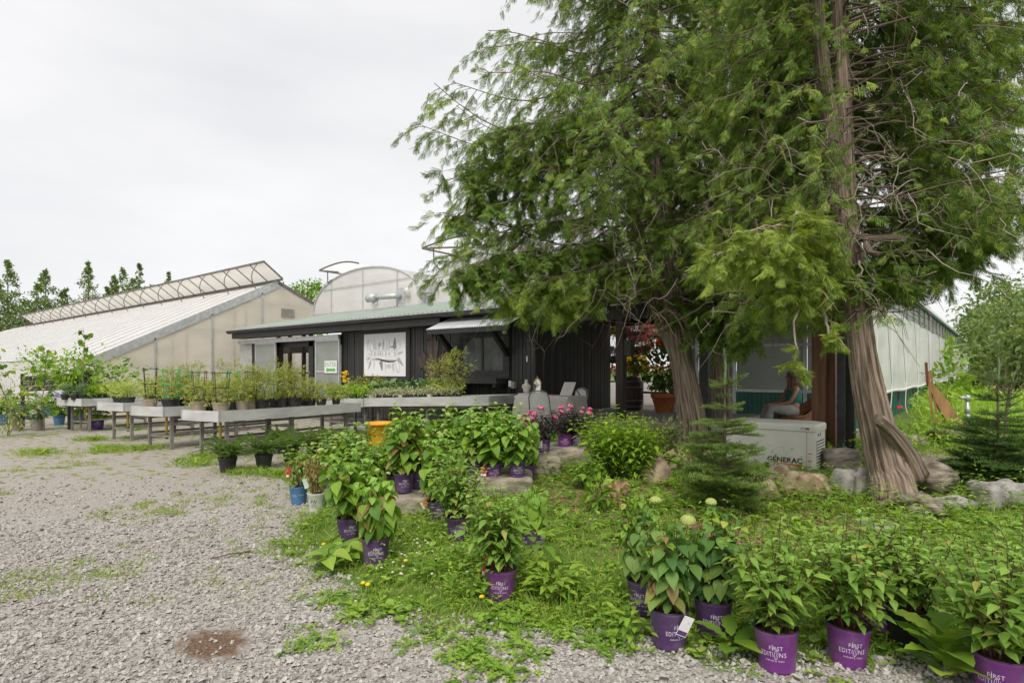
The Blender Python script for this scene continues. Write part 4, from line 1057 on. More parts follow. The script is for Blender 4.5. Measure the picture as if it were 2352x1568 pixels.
# ------------------------------------------------------------------ spruces
def spruce(label, base, H, whorls, m_, lead=.3, seedr=0):
    t = thing('spruce_tree', label, 'tree', base)
    ld = MB(); ld.tube([base + (0, 0, H * (1 - lead) - .02), base + (.01, 0, H * (1 - lead / 2)), base + (-.015, .01, H)], [.014, .012, .007], 7)
    m = 110; zz_ = H * (1 - lead * rng.random(m)); aa = rng.random(m) * 6.28; pp_ = base + np.stack((0 * zz_, 0 * zz_, zz_), 1)
    ld.inst((np.array([(-.12, 0, 0), (.12, 0, 0), (0, 1, 0)]), [(0, 1, 2)]), frames(np.stack((np.cos(aa), np.sin(aa), np.full(m, .9)), 1), unit(m)), pp_, np.full(m, .034)); ld.build('leader', LEAF_LEADER, t)
    mb = MB(); mb.tube([base - (0, 0, .05), base + (0, 0, H * .5), base + (0, 0, H)], [.022, .014, .005], 8); mb.build('trunk', BRANCHBARK, t)
    PP = [base + (0, 0, H * (1 - lead))]; D = [(0.02, 0, 1)]; Nn = [(1, 0, 0)]; SC = [(.28 * .8, H * lead, .28 * .8)]
    bm = MB(); whorls = [q for a, b in zip(whorls[:-1], whorls[1:]) for q in ([a] if a[0] > .34 else [a, ((a[0] + b[0]) / 2, .78 * min(a[1], b[1]) + .03, max(4, a[2] - 2), (a[3] + b[3]) / 2 + .12)])] + [whorls[-1]]
    for h, L, n, rise in whorls:
        a0 = rng.random() * 6
        for i in range(n):
            a = a0 + i * 2 * PI / n + rng.uniform(-.25, .25); d = np.array((math.cos(a), math.sin(a), rise)); l = L * rng.uniform(.62, 1.18); rr = rise + rng.uniform(-.14, .36); d[2] = rr; u = np.linspace(0, 1, 6)
            Q = base + (0, 0, h * H + rng.uniform(-.08, .08) * min(1, 2 * L)) + d * l * u[:, None] + np.stack((0 * u, 0 * u, -.18 * l * u ** 2 + .1 * l * u ** 4), 1)
            bm.tube(Q, .007 * (1.2 - u), 4, False)
            PP.append(Q[3]); D.append(Q[5] - Q[3]); Nn.append((0, 0, 1)); s = np.linalg.norm(Q[5] - Q[3]) * 1.15; SC.append((.36, s, .36))
            PP.append(Q[0]); D.append(Q[3] - Q[0]); Nn.append((0, 0, 1)); SC.append((.34, np.linalg.norm(Q[3] - Q[0]), .26))
            ns = max(2, int(l / .055))
            for j in range(ns):
                v = .12 + .8 * (j + rng.random() * .5) / ns; p = np.array([np.interp(v, u, Q[:, k]) for k in range(3)]); sg = 1 if j % 2 else -1
                dd = d * .8 + sg * np.array((-d[1], d[0], 0)) * .85 + (0, 0, rng.uniform(-.15, .25)); PP.append(p); D.append(dd); Nn.append((0, 0, 1)); s = l * (1.05 - v) * .62 + .05; SC.append((.34, s, .34))
                if s > .14:
                    for k in (-1, 1):
                        e = dd / np.linalg.norm(dd); PP.append(p + e * s * .4); D.append(e + k * np.array((-e[1], e[0], 0)) * .8); Nn.append((0, 0, 1)); SC.append((.32, s * .45, .32))
    bm.build('branches', BRANCHBARK, t)['kind'] = 'stuff'
    c = MB(); c.inst(SHOOT, frames(np.array(D, float), np.array(Nn, float)), np.array(PP), np.array(SC)); c.build('needles', m_, t)['kind'] = 'stuff'
    return t
bs = on(1665, 1172)
spruce('young blue green spruce with a long bare leader in front of the white generator', bs, depth(bs) * 372 / FPX, [(.76, .22, 6, .25), (.70, .10, 4, .2), (.63, .21, 6, .12), (.54, .30, 8, .05), (.46, .38, 8, .0), (.37, .42, 8, .0), (.27, .48, 8, .05), (.18, .54, 9, .12), (.09, .54, 8, .18), (.04, .42, 6, .2)], LEAF_SPRUCE, .21)
bs = on(2292, 1128)
spruce('dark bushy young spruce at the far right edge beside the tan board', bs, depth(bs) * 330 / FPX, [(.74, .2, 5, .3), (.62, .24, 5, .15), (.52, .34, 7, .05), (.43, .46, 8, .0), (.34, .54, 9, -.05), (.26, .60, 10, -.05), (.18, .66, 11, -.03), (.1, .68, 11, .0), (.04, .6, 9, .05)], LEAF_SPRUCE_DARK, .22)

# ------------------------------------------------------------------ trees far away
def far_tree(label, x, ytop, z, w, spire, m_, n=1500, ybase=0.0, leaf=.35, group=None, hole=.55):
    p = atz(x, z, 0.0); H = hgt(ytop, z)
    t = thing('spire_tree' if spire else 'broad_tree', label, 'tree', p, group)
    mb = MB(); mb.tube([p, p + (0, 0, H * .5), p + (0, 0, H * .96)], [.12 + .012 * H, .1, .03], 7); tr = mb.build('trunk', BRANCHBARK, t)
    PP = []; nb = int(n / 16)
    for i in range(nb):
        f = rng.random() ** (1.2 if spire else .6)
        a = rng.random() * 6.28
        if spire:
            r = 1.45 * w * (1 - f) ** .9 * rng.uniform(.1, 1) + .06; h = H * (.12 + .88 * f)
        else:
            r = w * math.sqrt(max(0, 1 - ((f - .55) / .5) ** 2)) * rng.uniform(.3, 1); h = H * (.1 + .86 * f)
        c = p + (r * math.cos(a), r * math.sin(a), h); s = w * .17 if not spire else (.05 + .17 * w) * (1.06 - f)
        PP.append(c + rng.standard_normal((16, 3)) * s * (1, 1, .75 if not spire else 1.1))
    PP = np.vstack(PP); m = len(PP)
    c = MB(); c.inst(SMALL, frames(unit(m) + (0, 0, -.2), unit(m) + (0, 0, .6)), PP, rng.uniform(.6, 1.3, m) * leaf); c.build('crown', m_, t)['kind'] = 'stuff'
G1 = 'conifers beyond the gabled greenhouse'
for x, y, z, w, lb in ((18, 600, 70, 3.6, 'tall conifer at the extreme left edge behind the white roof'), (105, 622, 74, 3.6, 'second conifer from the left edge, broad at its foot'), (203, 602, 80, 3.0, 'slender pointed conifer rising over the left part of the roof vent'),
                       (282, 616, 84, 3.0, 'conifer just left of the twin tops behind the roof vent'), (320, 606, 86, 2.2, 'narrow leaning conifer in the middle of the row behind the roof vent'), (388, 624, 88, 2.0, 'smallest conifer top, last one showing above the roof vent'), (-50, 640, 66, 4.5, 'conifer cut off by the left edge of the view'), (245, 660, 80, 3.4, 'low round conifer filling the gap above the roof vent'), (60, 690, 74, 4.4, 'squat conifer low between the two leftmost ones'), (150, 664, 76, 4.2, 'low broad conifer right of the second conifer from the left'), (305, 640, 82, 3.8, 'conifer filling in below the twin tops behind the roof vent'), (350, 652, 86, 3.6, 'low conifer right of the twin tops behind the roof vent'), (-8, 648, 68, 4.8, 'dense conifer in front of the tall one at the left edge'), (262, 634, 82, 3.0, 'medium conifer left of the twin tops behind the roof vent'), (84, 652, 72, 4.4, 'shaggy conifer just left of the second conifer from the left')):
    far_tree(lb, x, y, z, w, True, LEAF_FAR, 3000, 0, .34, G1)
far_tree('leafy green tree showing between the gabled roof and the round greenhouse', 706, 642, 70, 2.6, False, LEAF_FAR2, 1600, 0, .5)
G2 = 'trees along the right edge of the meadow'
for x, y, z, w, lb, m_, sp in ((2312, 650, 46, 3.4, 'tallest rounded tree at the right edge above the meadow', LEAF_FAR, False), (2252, 735, 75, 2.4, 'small dark tree right beside the end of the long greenhouse', LEAF_FAR, True), (2255, 715, 95, 3.5, 'distant hazy tree peeping over the end of the long greenhouse', LEAF_FAR, False),
                               (2372, 690, 34, 3.6, 'tree cut by the right edge of the view behind the meadow', LEAF_FAR, False), (2325, 780, 30, 1.9, 'bushy tree low in the middle of the right treeline', LEAF_FAR, False), (2390, 760, 25, 2.0, 'rounded green bush tree behind the dark spruce', LEAF_FAR, False), (2262, 805, 62, 1.8, 'low bush tree at the end of the curtained wall', LEAF_FAR, False), (2440, 640, 40, 5, 'big tree just outside the right edge of the view', LEAF_FAR, False)):
    far_tree(lb, x, y, z, w, sp, m_, 2800, 0, .2 + z * .004, G2)
p = atz(2310, 10.6, .2); p[2] = gh(p[0], p[1])
t = thing('bare_sapling', 'thin bare sapling with black twigs behind the dark spruce', 'tree', p)
mb = MB(); mb.tube([p, p + (0, 0, .6), p + (.05, 0, 1.1)], [.03, .025, .02], 7); mb.build('trunk', BRANCHBARK, t)
mb = MB()
for i in range(16):
    a = i * 2.4; d = np.array((math.cos(a), math.sin(a), 1.1)); u = np.linspace(0, 1, 6); q0 = p + (.04, 0, .75 + .025 * i); l = .75 - .02 * i
    T = q0 + d * l * .6 * u[:, None] + rng.standard_normal((6, 3)) * .015; mb.tube(T, .009 * (1.15 - u), 4, False)
    for k in (2, 3, 4):
        e = d + unit(1)[0] * .8; mb.tube(T[k] + e * .28 * u[:, None], .004 * (1.15 - u), 3, False)
mb.build('twigs', BRANCHBARK, t)
# ------------------------------------------------------------------ lettering
def letters(body, size, align='CENTER', space=1.0):
    cu = bpy.data.curves.new('lettering', 'FONT'); cu.body = body; cu.size = size; cu.align_x = align; cu.resolution_u = 2; cu.space_character = space
    o = bpy.data.objects.new('lettering', cu); COL.objects.link(o); bpy.context.view_layer.update()
    me = bpy.data.meshes.new_from_object(o)
    V = np.zeros(len(me.vertices) * 3); me.vertices.foreach_get('co', V); V = V.reshape(-1, 3); F = [tuple(p.vertices) for p in me.polygons]
    bpy.data.objects.remove(o); bpy.data.curves.remove(cu); bpy.data.meshes.remove(me)
    return V, F
def fit(body, width, height=None, space=1.0):
    V, F = letters(body, 1.0, 'CENTER', space)
    w = V[:, 0].max() - V[:, 0].min(); V[:, 0] -= (V[:, 0].max() + V[:, 0].min()) / 2; V[:, 1] -= V[:, 1].min()
    hh = V[:, 1].max(); V[:, 0] *= width / w; V[:, 1] *= (height / hh) if height else width / w
    return V, F
def ribbon(P, w):
    P = np.asarray(P, float); T = np.gradient(P, axis=0); T /= np.maximum(np.linalg.norm(T, axis=1, keepdims=True), 1e-9)
    s = np.stack((-T[:, 1], T[:, 0]), 1) * (np.asarray(w)[:, None] if np.ndim(w) else w) / 2
    n = len(P); V = np.vstack((P - s, P + s)); V = np.column_stack((V, np.zeros(2 * n)))
    return V, [(i, i + 1, n + i + 1, n + i) for i in range(n - 1)]
def ontoY(VF, o, flip=1):             # flat artwork (x, y) standing on a wall that faces -Y
    V, F = VF
    return np.stack((V[:, 0] + o[0], np.full(len(V), o[1]), V[:, 1] + o[2]), 1), F

# shop sign
sx0, sx1 = onY(839, WY), onY(935.5, WY)
zs = depth(((sx0 + sx1) / 2, WY)); sh0, sh1 = hgt(863.5, zs), hgt(765.5, zs)
SW, SHH = sx1 - sx0, sh1 - sh0
sg = thing('shop_sign', 'large white shop sign with CHARLEA\'S lettering and drawn ferns, framed in black boards', 'sign', ((sx0 + sx1) / 2, WY, sh0))
mb = MB(); mb.box((sx0, WY - .05, sh0), (sx1, WY - .035, sh1)); mb.build('sign_face', WHITEPAINT, sg)
for lo, hi in (((sx0 - .17, sh1), (sx1 + .17, sh1 + .15)), ((sx0 - .17, sh0 - .12), (sx1 + .17, sh0)), ((sx0 - .17, sh0), (sx0, sh1)), ((sx1, sh0), (sx1 + .17, sh1))):
    mb = MB(); mb.box((lo[0], WY - .06, lo[1]), (hi[0], WY - .03, hi[1])); mb.build('frame_board', BLACKTRIM, sg)
def SP(px, py):                        # artwork coordinates measured on the sign
    return np.array(((px - 228) / 1242 * SW, (1 - (py - 235) / 1255) * SHH))
YS = WY - .0525
art = MB()
def fern(a, b, n, l, w=.006):
    a, b = SP(*a), SP(*b); d = b - a; nrm = np.array((-d[1], d[0])) / np.linalg.norm(d)
    art.raw(*ontoY(ribbon([a, (a + b) / 2, b], w), (sx0, YS, sh0)))
    for i in range(n):
        t = (i + .5) / n; c = a + d * t; k = l * (1.05 - t) ** .7
        for s in (-1, 1):
            e = c + nrm * s * k + d / np.linalg.norm(d) * k * .55; m_ = (c + e) / 2
            art.raw(*ontoY(ribbon([c, m_, e], [w * .6, w * 1.9, w * .4]), (sx0, YS - .0003 * (i % 3), sh0)))
def outline(pts, w=.006):
    art.raw(*ontoY(ribbon([SP(*p) for p in pts], w), (sx0, YS, sh0)))
fern((1145, 725), (1165, 380), 13, .10, .010); fern((820, 725), (835, 405), 10, .07, .006); fern((550, 720), (545, 315), 6, .07, .005); fern((990, 725), (1010, 420), 6, .06, .005)
fern((600, 725), (600, 480), 6, .05, .005); fern((750, 1030), (790, 1330), 12, .09, .009); fern((450, 1050), (370, 1280), 9, .07, .006); fern((560, 1060), (530, 1285), 7, .04, .004); fern((880, 1090), (900, 1400), 6, .03, .004)
fern((1240, 970), (1400, 1190), 10, .08, .007); fern((1240, 860), (1395, 790), 5, .07, .006); fern((1100, 1120), (1115, 1400), 6, .05, .005); fern((680, 725), (715, 510), 7, .06, .004); fern((920, 725), (930, 500), 5, .05, .005)
outline([(445, 740), (400, 690), (345, 640), (335, 560), (345, 430), (385, 390), (440, 420), (500, 520), (525, 600), (540, 720)]); outline([(350, 400), (400, 560), (455, 740)], .008); outline([(345, 640), (350, 740), (390, 830), (430, 850)])
outline([(430, 850), (350, 860), (300, 930), (295, 1030), (330, 1095), (400, 1090), (435, 1030)], .005); outline([(340, 1030), (380, 970), (435, 930)], .007)
for i in range(9):
    a = i * .3; outline([(410, 960), (410 - 100 * math.cos(a - 1), 960 - 95 * math.sin(a - 1) + 20)], .003)
outline([(1125, 1090), (1105, 1160), (1150, 1290), (1210, 1350), (1265, 1390), (1300, 1350), (1300, 1200), (1270, 1100), (1240, 1060)]); outline([(1150, 1090), (1200, 1240), (1270, 1385)], .008)
outline([(1225, 480), (1270, 470), (1320, 520), (1330, 650), (1280, 690), (1230, 730)], .005); outline([(1225, 530), (1290, 560), (1320, 620)], .004)
for c, r in (((720, 560), 70), ((985, 1200), 80), ((1060, 640), 40)):
    for i in range(14):
        a = i * PI / 7; outline([(c[0] + r * .15 * math.cos(a), c[1] + r * .15 * math.sin(a)), (c[0] + r * math.cos(a), c[1] + r * math.sin(a) * .9)], .003)
    outline([(c[0] + r * .8 * math.cos(a), c[1] + r * .7 * math.sin(a)) for a in np.linspace(0, 6.28, 16)], .004)
art.build('fern_drawing', DRAWINK, sg)
bx = MB(); a, b = SP(440, 1040), SP(1225, 738)
bx.box((sx0 + a[0], YS - .004, sh0 + a[1]), (sx0 + b[0], YS - .002, sh0 + b[1])); bx.build('name_plate', WHITEPAINT, sg)
bx = MB()
for p, q in (((440, 1030), (440, 740)), ((440, 740), (1225, 738)), ((1225, 738), (1225, 1030))):
    bx.raw(*ontoY(ribbon([SP(*p), SP(*q)], .006), (sx0, YS - .0045, sh0)))
bx.build('name_plate_line', INK, sg)
# serif capitals drawn as strokes on a 1 x 1 cell
def arc(cx, cy, rx, ry, a, b, n=12):
    return [(cx + rx * math.cos(t), cy + ry * math.sin(t)) for t in np.linspace(math.radians(a), math.radians(b), n)]
TK, TN = .15, .06
GL = {'C': [(arc(.5, .5, .40, .46, 50, 310), TK), ([(.76, .68), (.76, .95)], TN)],
      'H': [([(.2, 0), (.2, 1)], TK), ([(.8, 0), (.8, 1)], TK), ([(.2, .52), (.8, .52)], TN)] + [([(x - .16, y), (x + .16, y)], TN) for x in (.2, .8) for y in (.03, .97)],
      'A': [([(.08, 0), (.5, 1)], TN), ([(.5, 1), (.92, 0)], TK), ([(.25, .34), (.76, .34)], TN)] + [([(x - .14, .03), (x + .14, .03)], TN) for x in (.08, .9)],
      'R': [([(.2, 0), (.2, 1)], TK), ([(.2, .97)] + arc(.5, .74, .3, .23, 90, -90) + [(.2, .51)], .09), ([(.5, .5), (.9, 0)], TK)] + [([(.2 - .16, .03), (.2 + .16, .03)], TN), ([(.04, .97), (.3, .97)], TN)],
      'L': [([(.25, 0), (.25, 1)], TK), ([(.08, .03), (.85, .03)], TN), ([(.85, .0), (.88, .28)], TN), ([(.08, .97), (.42, .97)], TN)],
      'E': [([(.25, 0), (.25, 1)], TK), ([(.08, .03), (.85, .03)], TN), ([(.85, 0), (.88, .25)], TN), ([(.08, .97), (.82, .97)], TN), ([(.82, .97), (.82, .75)], TN), ([(.25, .52), (.66, .52)], TN), ([(.66, .4), (.66, .64)], TN)],
      "'": [([(.55, 1), (.48, .72)], .14)],
      'S': [(arc(.5, .74, .28, .23, 30, 250, 10) + arc(.5, .26, .30, .23, 80, -150, 10), .12), ([(.78, .72), (.78, .97)], TN), ([(.2, .05), (.2, .28)], TN)]}
tx = MB(); a, b = SP(455, 885), SP(1205, 770); cw = (b[0] - a[0]) / 9.0
for i, ch in enumerate("CHARLEA'S"):
    for P, wd_ in GL[ch]:
        P = np.array(P) * (cw * .80, b[1] - a[1]) + (a[0] + cw * i + cw * .1, a[1])
        tx.raw(*ontoY(ribbon(P, wd_ * cw * .80), (sx0, YS - .0048, sh0)))
tx.build('shop_name', INK, sg)
V, F = fit('RIVERSIDE GARDENS', (SP(1200, 0) - SP(460, 0))[0], .05, 1.1); c = (SP(460, 945) + SP(1200, 945)) / 2
tx = MB(); tx.raw(*ontoY((V + (c[0], c[1], 0), F), (sx0, YS - .0048, sh0))); tx.build('shop_subtitle', GREYINK, sg)
P = [SP(460, 985), SP(560, 972), SP(690, 990), SP(850, 1035), SP(1000, 1062), SP(1120, 1062), SP(1228, 1030)]
tx = MB(); tx.raw(*ontoY(ribbon(P, [.004, .016, .04, .052, .046, .034, .004]), (sx0, YS - .006, sh0)))
tx.raw(*ontoY(ribbon([SP(430, 1018), SP(520, 1010), SP(620, 1020), SP(700, 1040)], [.003, .008, .008, .003]), (sx0, YS - .006, sh0)))
tx.raw(*ontoY(ribbon([SP(860, 985), SP(960, 1005), SP(1100, 1020), SP(1228, 1010)], [.003, .01, .01, .003]), (sx0, YS - .006, sh0))); tx.build('swoosh', INK, sg)
# ENTER sign on the right hand sliding door
ye = 11.05 - .04
ex0, ex1 = onY(745.5, ye), onY(774, ye); ze = depth(((ex0 + ex1) / 2, ye)); eh0, eh1 = hgt(856.5, ze), hgt(828, ze)
mb = MB(); mb.box((ex0, ye - .006, eh0), (ex1, ye, eh1)); es = tag(mb.build('enter_sign', WHITEPAINT), 'small white ENTER sign with green letters and left arrow on the sliding door', 'sign')
V, F = fit('ENTER', (ex1 - ex0) * .88, (eh1 - eh0) * .36); tx = MB(); tx.raw(*ontoY((V, F), ((ex0 + ex1) / 2, ye - .008, eh0 + (eh1 - eh0) * .52))); tx.build('enter_lettering', GREENINK, es)
w_ = ex1 - ex0; tx = MB()
tx.raw(*ontoY((np.array([(-.38, 0, 0), (-.25, .12, 0), (-.25, .06, 0), (.38, .06, 0), (.38, -.07, 0), (-.25, -.07, 0), (-.25, -.13, 0)]) * w_, [(0, 1, 2, 5, 6), (2, 3, 4, 5)]), ((ex0 + ex1) / 2, ye - .008, eh0 + (eh1 - eh0) * .26))); tx.build('arrow', GREENINK, es)
# outlet box on the wall
X = onY(1182, WY); mb = MB(); mb.box((X - .05, WY - .12, 1.22), (X + .08, WY - .03, 1.38)); ob = tag(mb.build('outlet_box', GREYPOT), 'small grey outdoor outlet box on the black wall right of the serving shelf', 'outlet')
mb = MB(); mb.box((X - .07, WY - .15, 1.26), (X + .01, WY - .122, 1.40)); mb.build('cover_flap', WHITEPOT, ob)
X = onY(1213, WY); mb = MB(); mb.box((X - .015, WY - .05, 1.85), (X + .015, WY - .03, 1.98)); tag(mb.build('doorbell', WHITEPOT), 'tiny white doorbell on the black corner board', 'doorbell')
X = onY(1170, 10.9); mb = MB(); mb.box((X - .05, 10.7, 2.5), (X + .05, 10.74, 2.7)); tag(mb.build('hanging_card', WHITEPOT), 'small pale card hanging under the awning by the window', 'card')

# ------------------------------------------------------------------ potted shrubs
PR0, PR1, PH = .088, .109, .22
def potr(z):
    return PR0 + (PR1 - PR0) * z / PH
POTS = {}
def pot_meshes(key, m_):
    if key in POTS:
        return POTS[key]
    mb = MB(); n = 36
    mb.lathe([(0, .004), (PR0 - .012, .004), (PR0 - .004, 0), (PR0, .012), (potr(PH * .9), PH * .9), (potr(PH * .9) + .0025, PH * .91), (PR1 + .001, PH * .97)], n, fn=lambda z, a: 1 - .035 * (z < .005) * (np.sin(a * 8) > .3))
    body = mb.mesh('pot', m_, smooth=True)
    mb = MB(); mb.lathe([(PR1 + .0012, PH * .97), (PR1 + .004, PH * .98), (PR1 + .004, PH), (PR1 - .003, PH), (PR1 - .006, PH * .75)], n); rim = mb.mesh('rim', BLACKPLASTIC if key != 'white' and key != 'blue' else m_, smooth=True)
    mb = MB(); a = np.arange(18) * 2 * PI / 18
    for k_, r in enumerate((PR1 - .008, .06, .02)):
        pass
    mb.lathe([(PR1 - .008, PH * .86), (.07, PH * .885), (.035, PH * .9), (0, PH * .91)], 18, fn=lambda z, a: 1 + .04 * np.sin(5 * a)); soil = mb.mesh('soil', SOIL, smooth=True)
    pr = MB(); ANG = ()
    def bend(VF, z0, a0, lift=.0012):
        V, F = VF
        z = z0 + V[:, 1]; r = potr(z) + lift; an = a0 + V[:, 0] / r
        pr.raw(np.stack((r * np.cos(an), r * np.sin(an), z), 1), F)
    if key in ('purple', 'magenta', 'dusty'):
        ANG = (0, 2 * PI / 3, 4 * PI / 3)
        for a0 in (0,):
            bend(fit('FIRST', .066, .021, 1.1), .130, a0 + .10); bend(fit('EDITI', .062, .024, 1.15), .095, a0 - .36); bend(fit('NS', .034, .024, 1.15), .095, a0 + .42)
            bend(fit('SHRUBS & TREES', .092, .0085, 1.05), .070, a0 + .02)
            e = [(.0085 * math.cos(t) * (1 if abs(math.sin(t)) < .9 else .5) + .004 * math.sin(t), .026 * math.sin(t)) for t in np.linspace(0, 2 * PI, 20)]
            bend(ribbon(e, .0018), .107, a0 + .10); bend(ribbon([(-.004, -.026), (.001, .0), (.004, .036)], .0014), .107, a0 + .10); bend(ribbon([(0, 0), (0, .033)], .002), .127, a0 - .06)
    elif key == 'white':
        ANG = (-.35, 1.05, 2.9)
        for a0 in (0,):
            bend(fit('PW', .075, .042), .105, a0); bend(fit('PROVEN', .062, .013), .083, a0); bend(fit('WINNERS', .066, .013), .063, a0)
    elif key == 'blue':
        ANG = (.25, 2.3, 4.4)
        for a0 in (0,):
            bend(fit('Endless', .062, .016), .115, a0 + .12); bend(fit('Summer', .05, .014), .118, a0 - .75)
            bend(ribbon([(-.02, .006), (0, .0), (.03, .003)], .004), .105, a0 - .75)
    prn = pr.mesh('lettering', INK if key == 'white' else POTPRINT) if pr.v else None
    POTS[key] = (body, rim, soil, prn, ANG)
    return POTS[key]
POTMAT = {'purple': PURPLE, 'magenta': PURPLE2, 'dusty': PURPLE3, 'white': WHITEPOT, 'blue': BLUEPOT, 'black': BLACKPLASTIC, 'beige': BEIGEPOT, 'grey': GREYPOT}
def add_pot(root, key, sc=1.0, rz=0.0, hs=1.0):
    body, rim, soil, prn, ang = pot_meshes(key, POTMAT[key])
    B = Matrix.Rotation(rz, 4, 'Z') @ Matrix.Diagonal((sc, sc, sc * hs, 1))
    p = link('pot', body, root, basis=B); OFF[p] = OFF[root]
    r = link('rim', rim, p); OFF[r] = OFF[root]
    for a0 in ang:
        link('lettering', prn, p, basis=Matrix.Rotation(a0, 4, 'Z'))
    s = link('soil', soil, root, basis=B)
    return p
LM = {}; VM = {}
def leaf_meshes(key, shapes, m_):
    k = (key, m_.name)
    if k not in LM:
        vm = VM.get(m_.name) or leafmat(m_.name + '_veined', *LEAFDEF[m_.name], veins=True)
        VM[m_.name] = vm
        LM[k] = [MB().raw(*s).mesh('leaf', vm, smooth=True) for s in shapes]
    return LM[k]
def basis(R, p, s):
    M = np.eye(4); M[:3, :3] = R * s; M[:3, 3] = p
    return Matrix(M.tolist())
HEADM = {}
def head_mesh(m_, dome):
    k = (m_.name, len(dome[0]))
    if k not in HEADM:
        HEADM[k] = MB().raw(*dome).mesh('flower_head', m_)
    return HEADM[k]
SHAPES = {'heart': [leaf_shape(.84, .2, .10, ((.0, .5), (.14, .88), (.34, 1.0), (.58, .8), (.8, .42))), HEART, leaf_shape(.78, .5, .14, ((.0, .5), (.14, .9), (.36, 1.0), (.6, .78), (.82, .38)), .01)],
          'ovate': [leaf_shape(.50, .15, .18, ((.10, .45), (.30, .92), (.52, 1.0), (.78, .5))), OVATE, leaf_shape(.46, .45, .2, ((.10, .45), (.30, .95), (.52, 1.0), (.78, .48)), .012)]}
def shrub(label, p, key, H, W, nst, ls, kind='heart', heads=0, wilt=0.0, sc=1.0, face=0.0, m_=None, top=None, stem=STEMRED, lean=(0, 0), cat='potted shrub', group=None, headm=None, hs=.03, dens=1.0, dry=0.0, stuff=False, name='potted_hydrangea', pot=True):
    """a shrub of stems with pairs of leaves, standing in a nursery pot"""
    p = np.asarray(p, float)
    root = thing(name, label, cat, (0, 0, 0), group)
    rz = math.atan2(-p[1], -p[0]) + face
    if pot:
        add_pot(root, key, sc, rz)
    z0 = PH * sc * .9 if pot else 0.0
    m_ = m_ or (LEAF_HYD if kind == 'heart' else LEAF_PAN); top = top or LEAF_TOP
    st = MB(); A = []; tips = []
    for i in range(nst):
        a = i * 2.4 + rng.uniform(-.3, .3); f = math.sqrt((i + .6) / nst); r1 = W * f * rng.uniform(.75, 1.0); h1 = H * rng.uniform(.72, 1.03) * (1.04 - .22 * f)
        r0 = min(.055 * sc * f, .07); n = 9; u = np.linspace(0, 1, n)
        rr = r0 + (r1 - r0) * (u ** 1.15)
        Q = np.stack((rr * np.cos(a + .15 * np.sin(u * 4)) + lean[0] * u * u, rr * np.sin(a + .15 * np.sin(u * 4)) + lean[1] * u * u, z0 - .02 + h1 * u), 1)
        st.tube(Q, .0042 * (1.25 - .8 * u), 5, False); tips.append(Q[-1])
        nodes = max(4, int(h1 / (ls * .52) * dens)); ph = rng.random() * 6
        for j in range(nodes):
            v = .16 + .84 * (j + .4) / nodes
            if v < .3 and rng.random() < .35:
                continue
            c = np.array([np.interp(v, u, Q[:, k]) for k in range(3)])
            tp_ = j >= nodes - 2
            for s in ((0, 1) if not tp_ else (0, 1, 2, 3)):
                b = ph + j * PI / 2 + s * PI + (PI / 4 if s > 1 else 0) + rng.uniform(-.45, .45)
                up = (.55 if tp_ else rng.uniform(-.35, .35)) if kind == 'ovate' else (.2 if tp_ else rng.uniform(-.75, .15))
                up = up * (1 - wilt) - 2.2 * wilt
                d = np.array((math.cos(b), math.sin(b), up)); d /= np.linalg.norm(d)
                size = ls * rng.uniform(.72, 1.15) * (.62 if tp_ else 1.0) * (.8 + .3 * math.sin(v * PI))
                pe = size * .25
                e = c + d * pe * (1 if wilt < .5 else .4)
                nm = np.array((rng.uniform(-.35, .35), rng.uniform(-.35, .35), 1.0)) + (d * (1.2 if wilt > .4 else 0))
                A.append((e, d, nm, size, 1 if (tp_ and rng.random() < .75) else 0, v))
    if nst:
        st.build('stems', stem, root)
    E = np.array([q[0] for q in A]); R = frames([q[1] for q in A], [q[2] for q in A]); Z = np.array([q[3] for q in A]); T = np.array([q[4] for q in A]); Vv = np.array([q[5] for q in A])
    dr = rng.random(len(A)) < dry * (1.3 - Vv)
    cam_l = np.array((-p[0], -p[1], EYE - p[2]))
    near = np.argsort(np.linalg.norm(E - cam_l, axis=1)) if not stuff else np.array([], int)
    keep = near[:300]
    sets = {0: leaf_meshes(kind, SHAPES[kind], m_), 1: leaf_meshes(kind, SHAPES[kind], top), 2: leaf_meshes(kind, SHAPES[kind], LEAF_DRY)}
    for i in keep:
        g = sets[2 if dr[i] else T[i]]
        link('leaf', g[(i * 7) % 3], root, basis=basis(R[i], E[i], Z[i]))
    rest = np.setdiff1d(np.arange(len(A)), keep)
    if len(rest):
        c = MB(); c.inst(SHAPES[kind][1], R[rest], E[rest], Z[rest]); c.build('foliage', m_, root)['kind'] = 'stuff'
    if heads:
        hm = head_mesh(headm or FLOWER_LIME, DOME)
        od = np.argsort([-t_[2] + .9 * rng.random() for t_ in tips])[:heads]
        for i in od[:max(1, int(.65 * heads))] if heads > 2 else od:
            s = hs * rng.uniform(.6, 1.15); link('flower_head', hm, root, basis=basis(frames([(.2 * rng.standard_normal(), 1, .3 * rng.standard_normal())], [(tips[i][0], tips[i][1], .35)])[0], tips[i] + (0, 0, .02), s))
    root.location = tuple(p); OFF[root] = p
    if pot:
        root.rotation_euler = (rng.normal(0, .022), rng.normal(0, .022), 0)
    return root
def on_pot(x, y):
    p = on(x, y); return p
GH = 'nursery shrubs in printed purple pots'
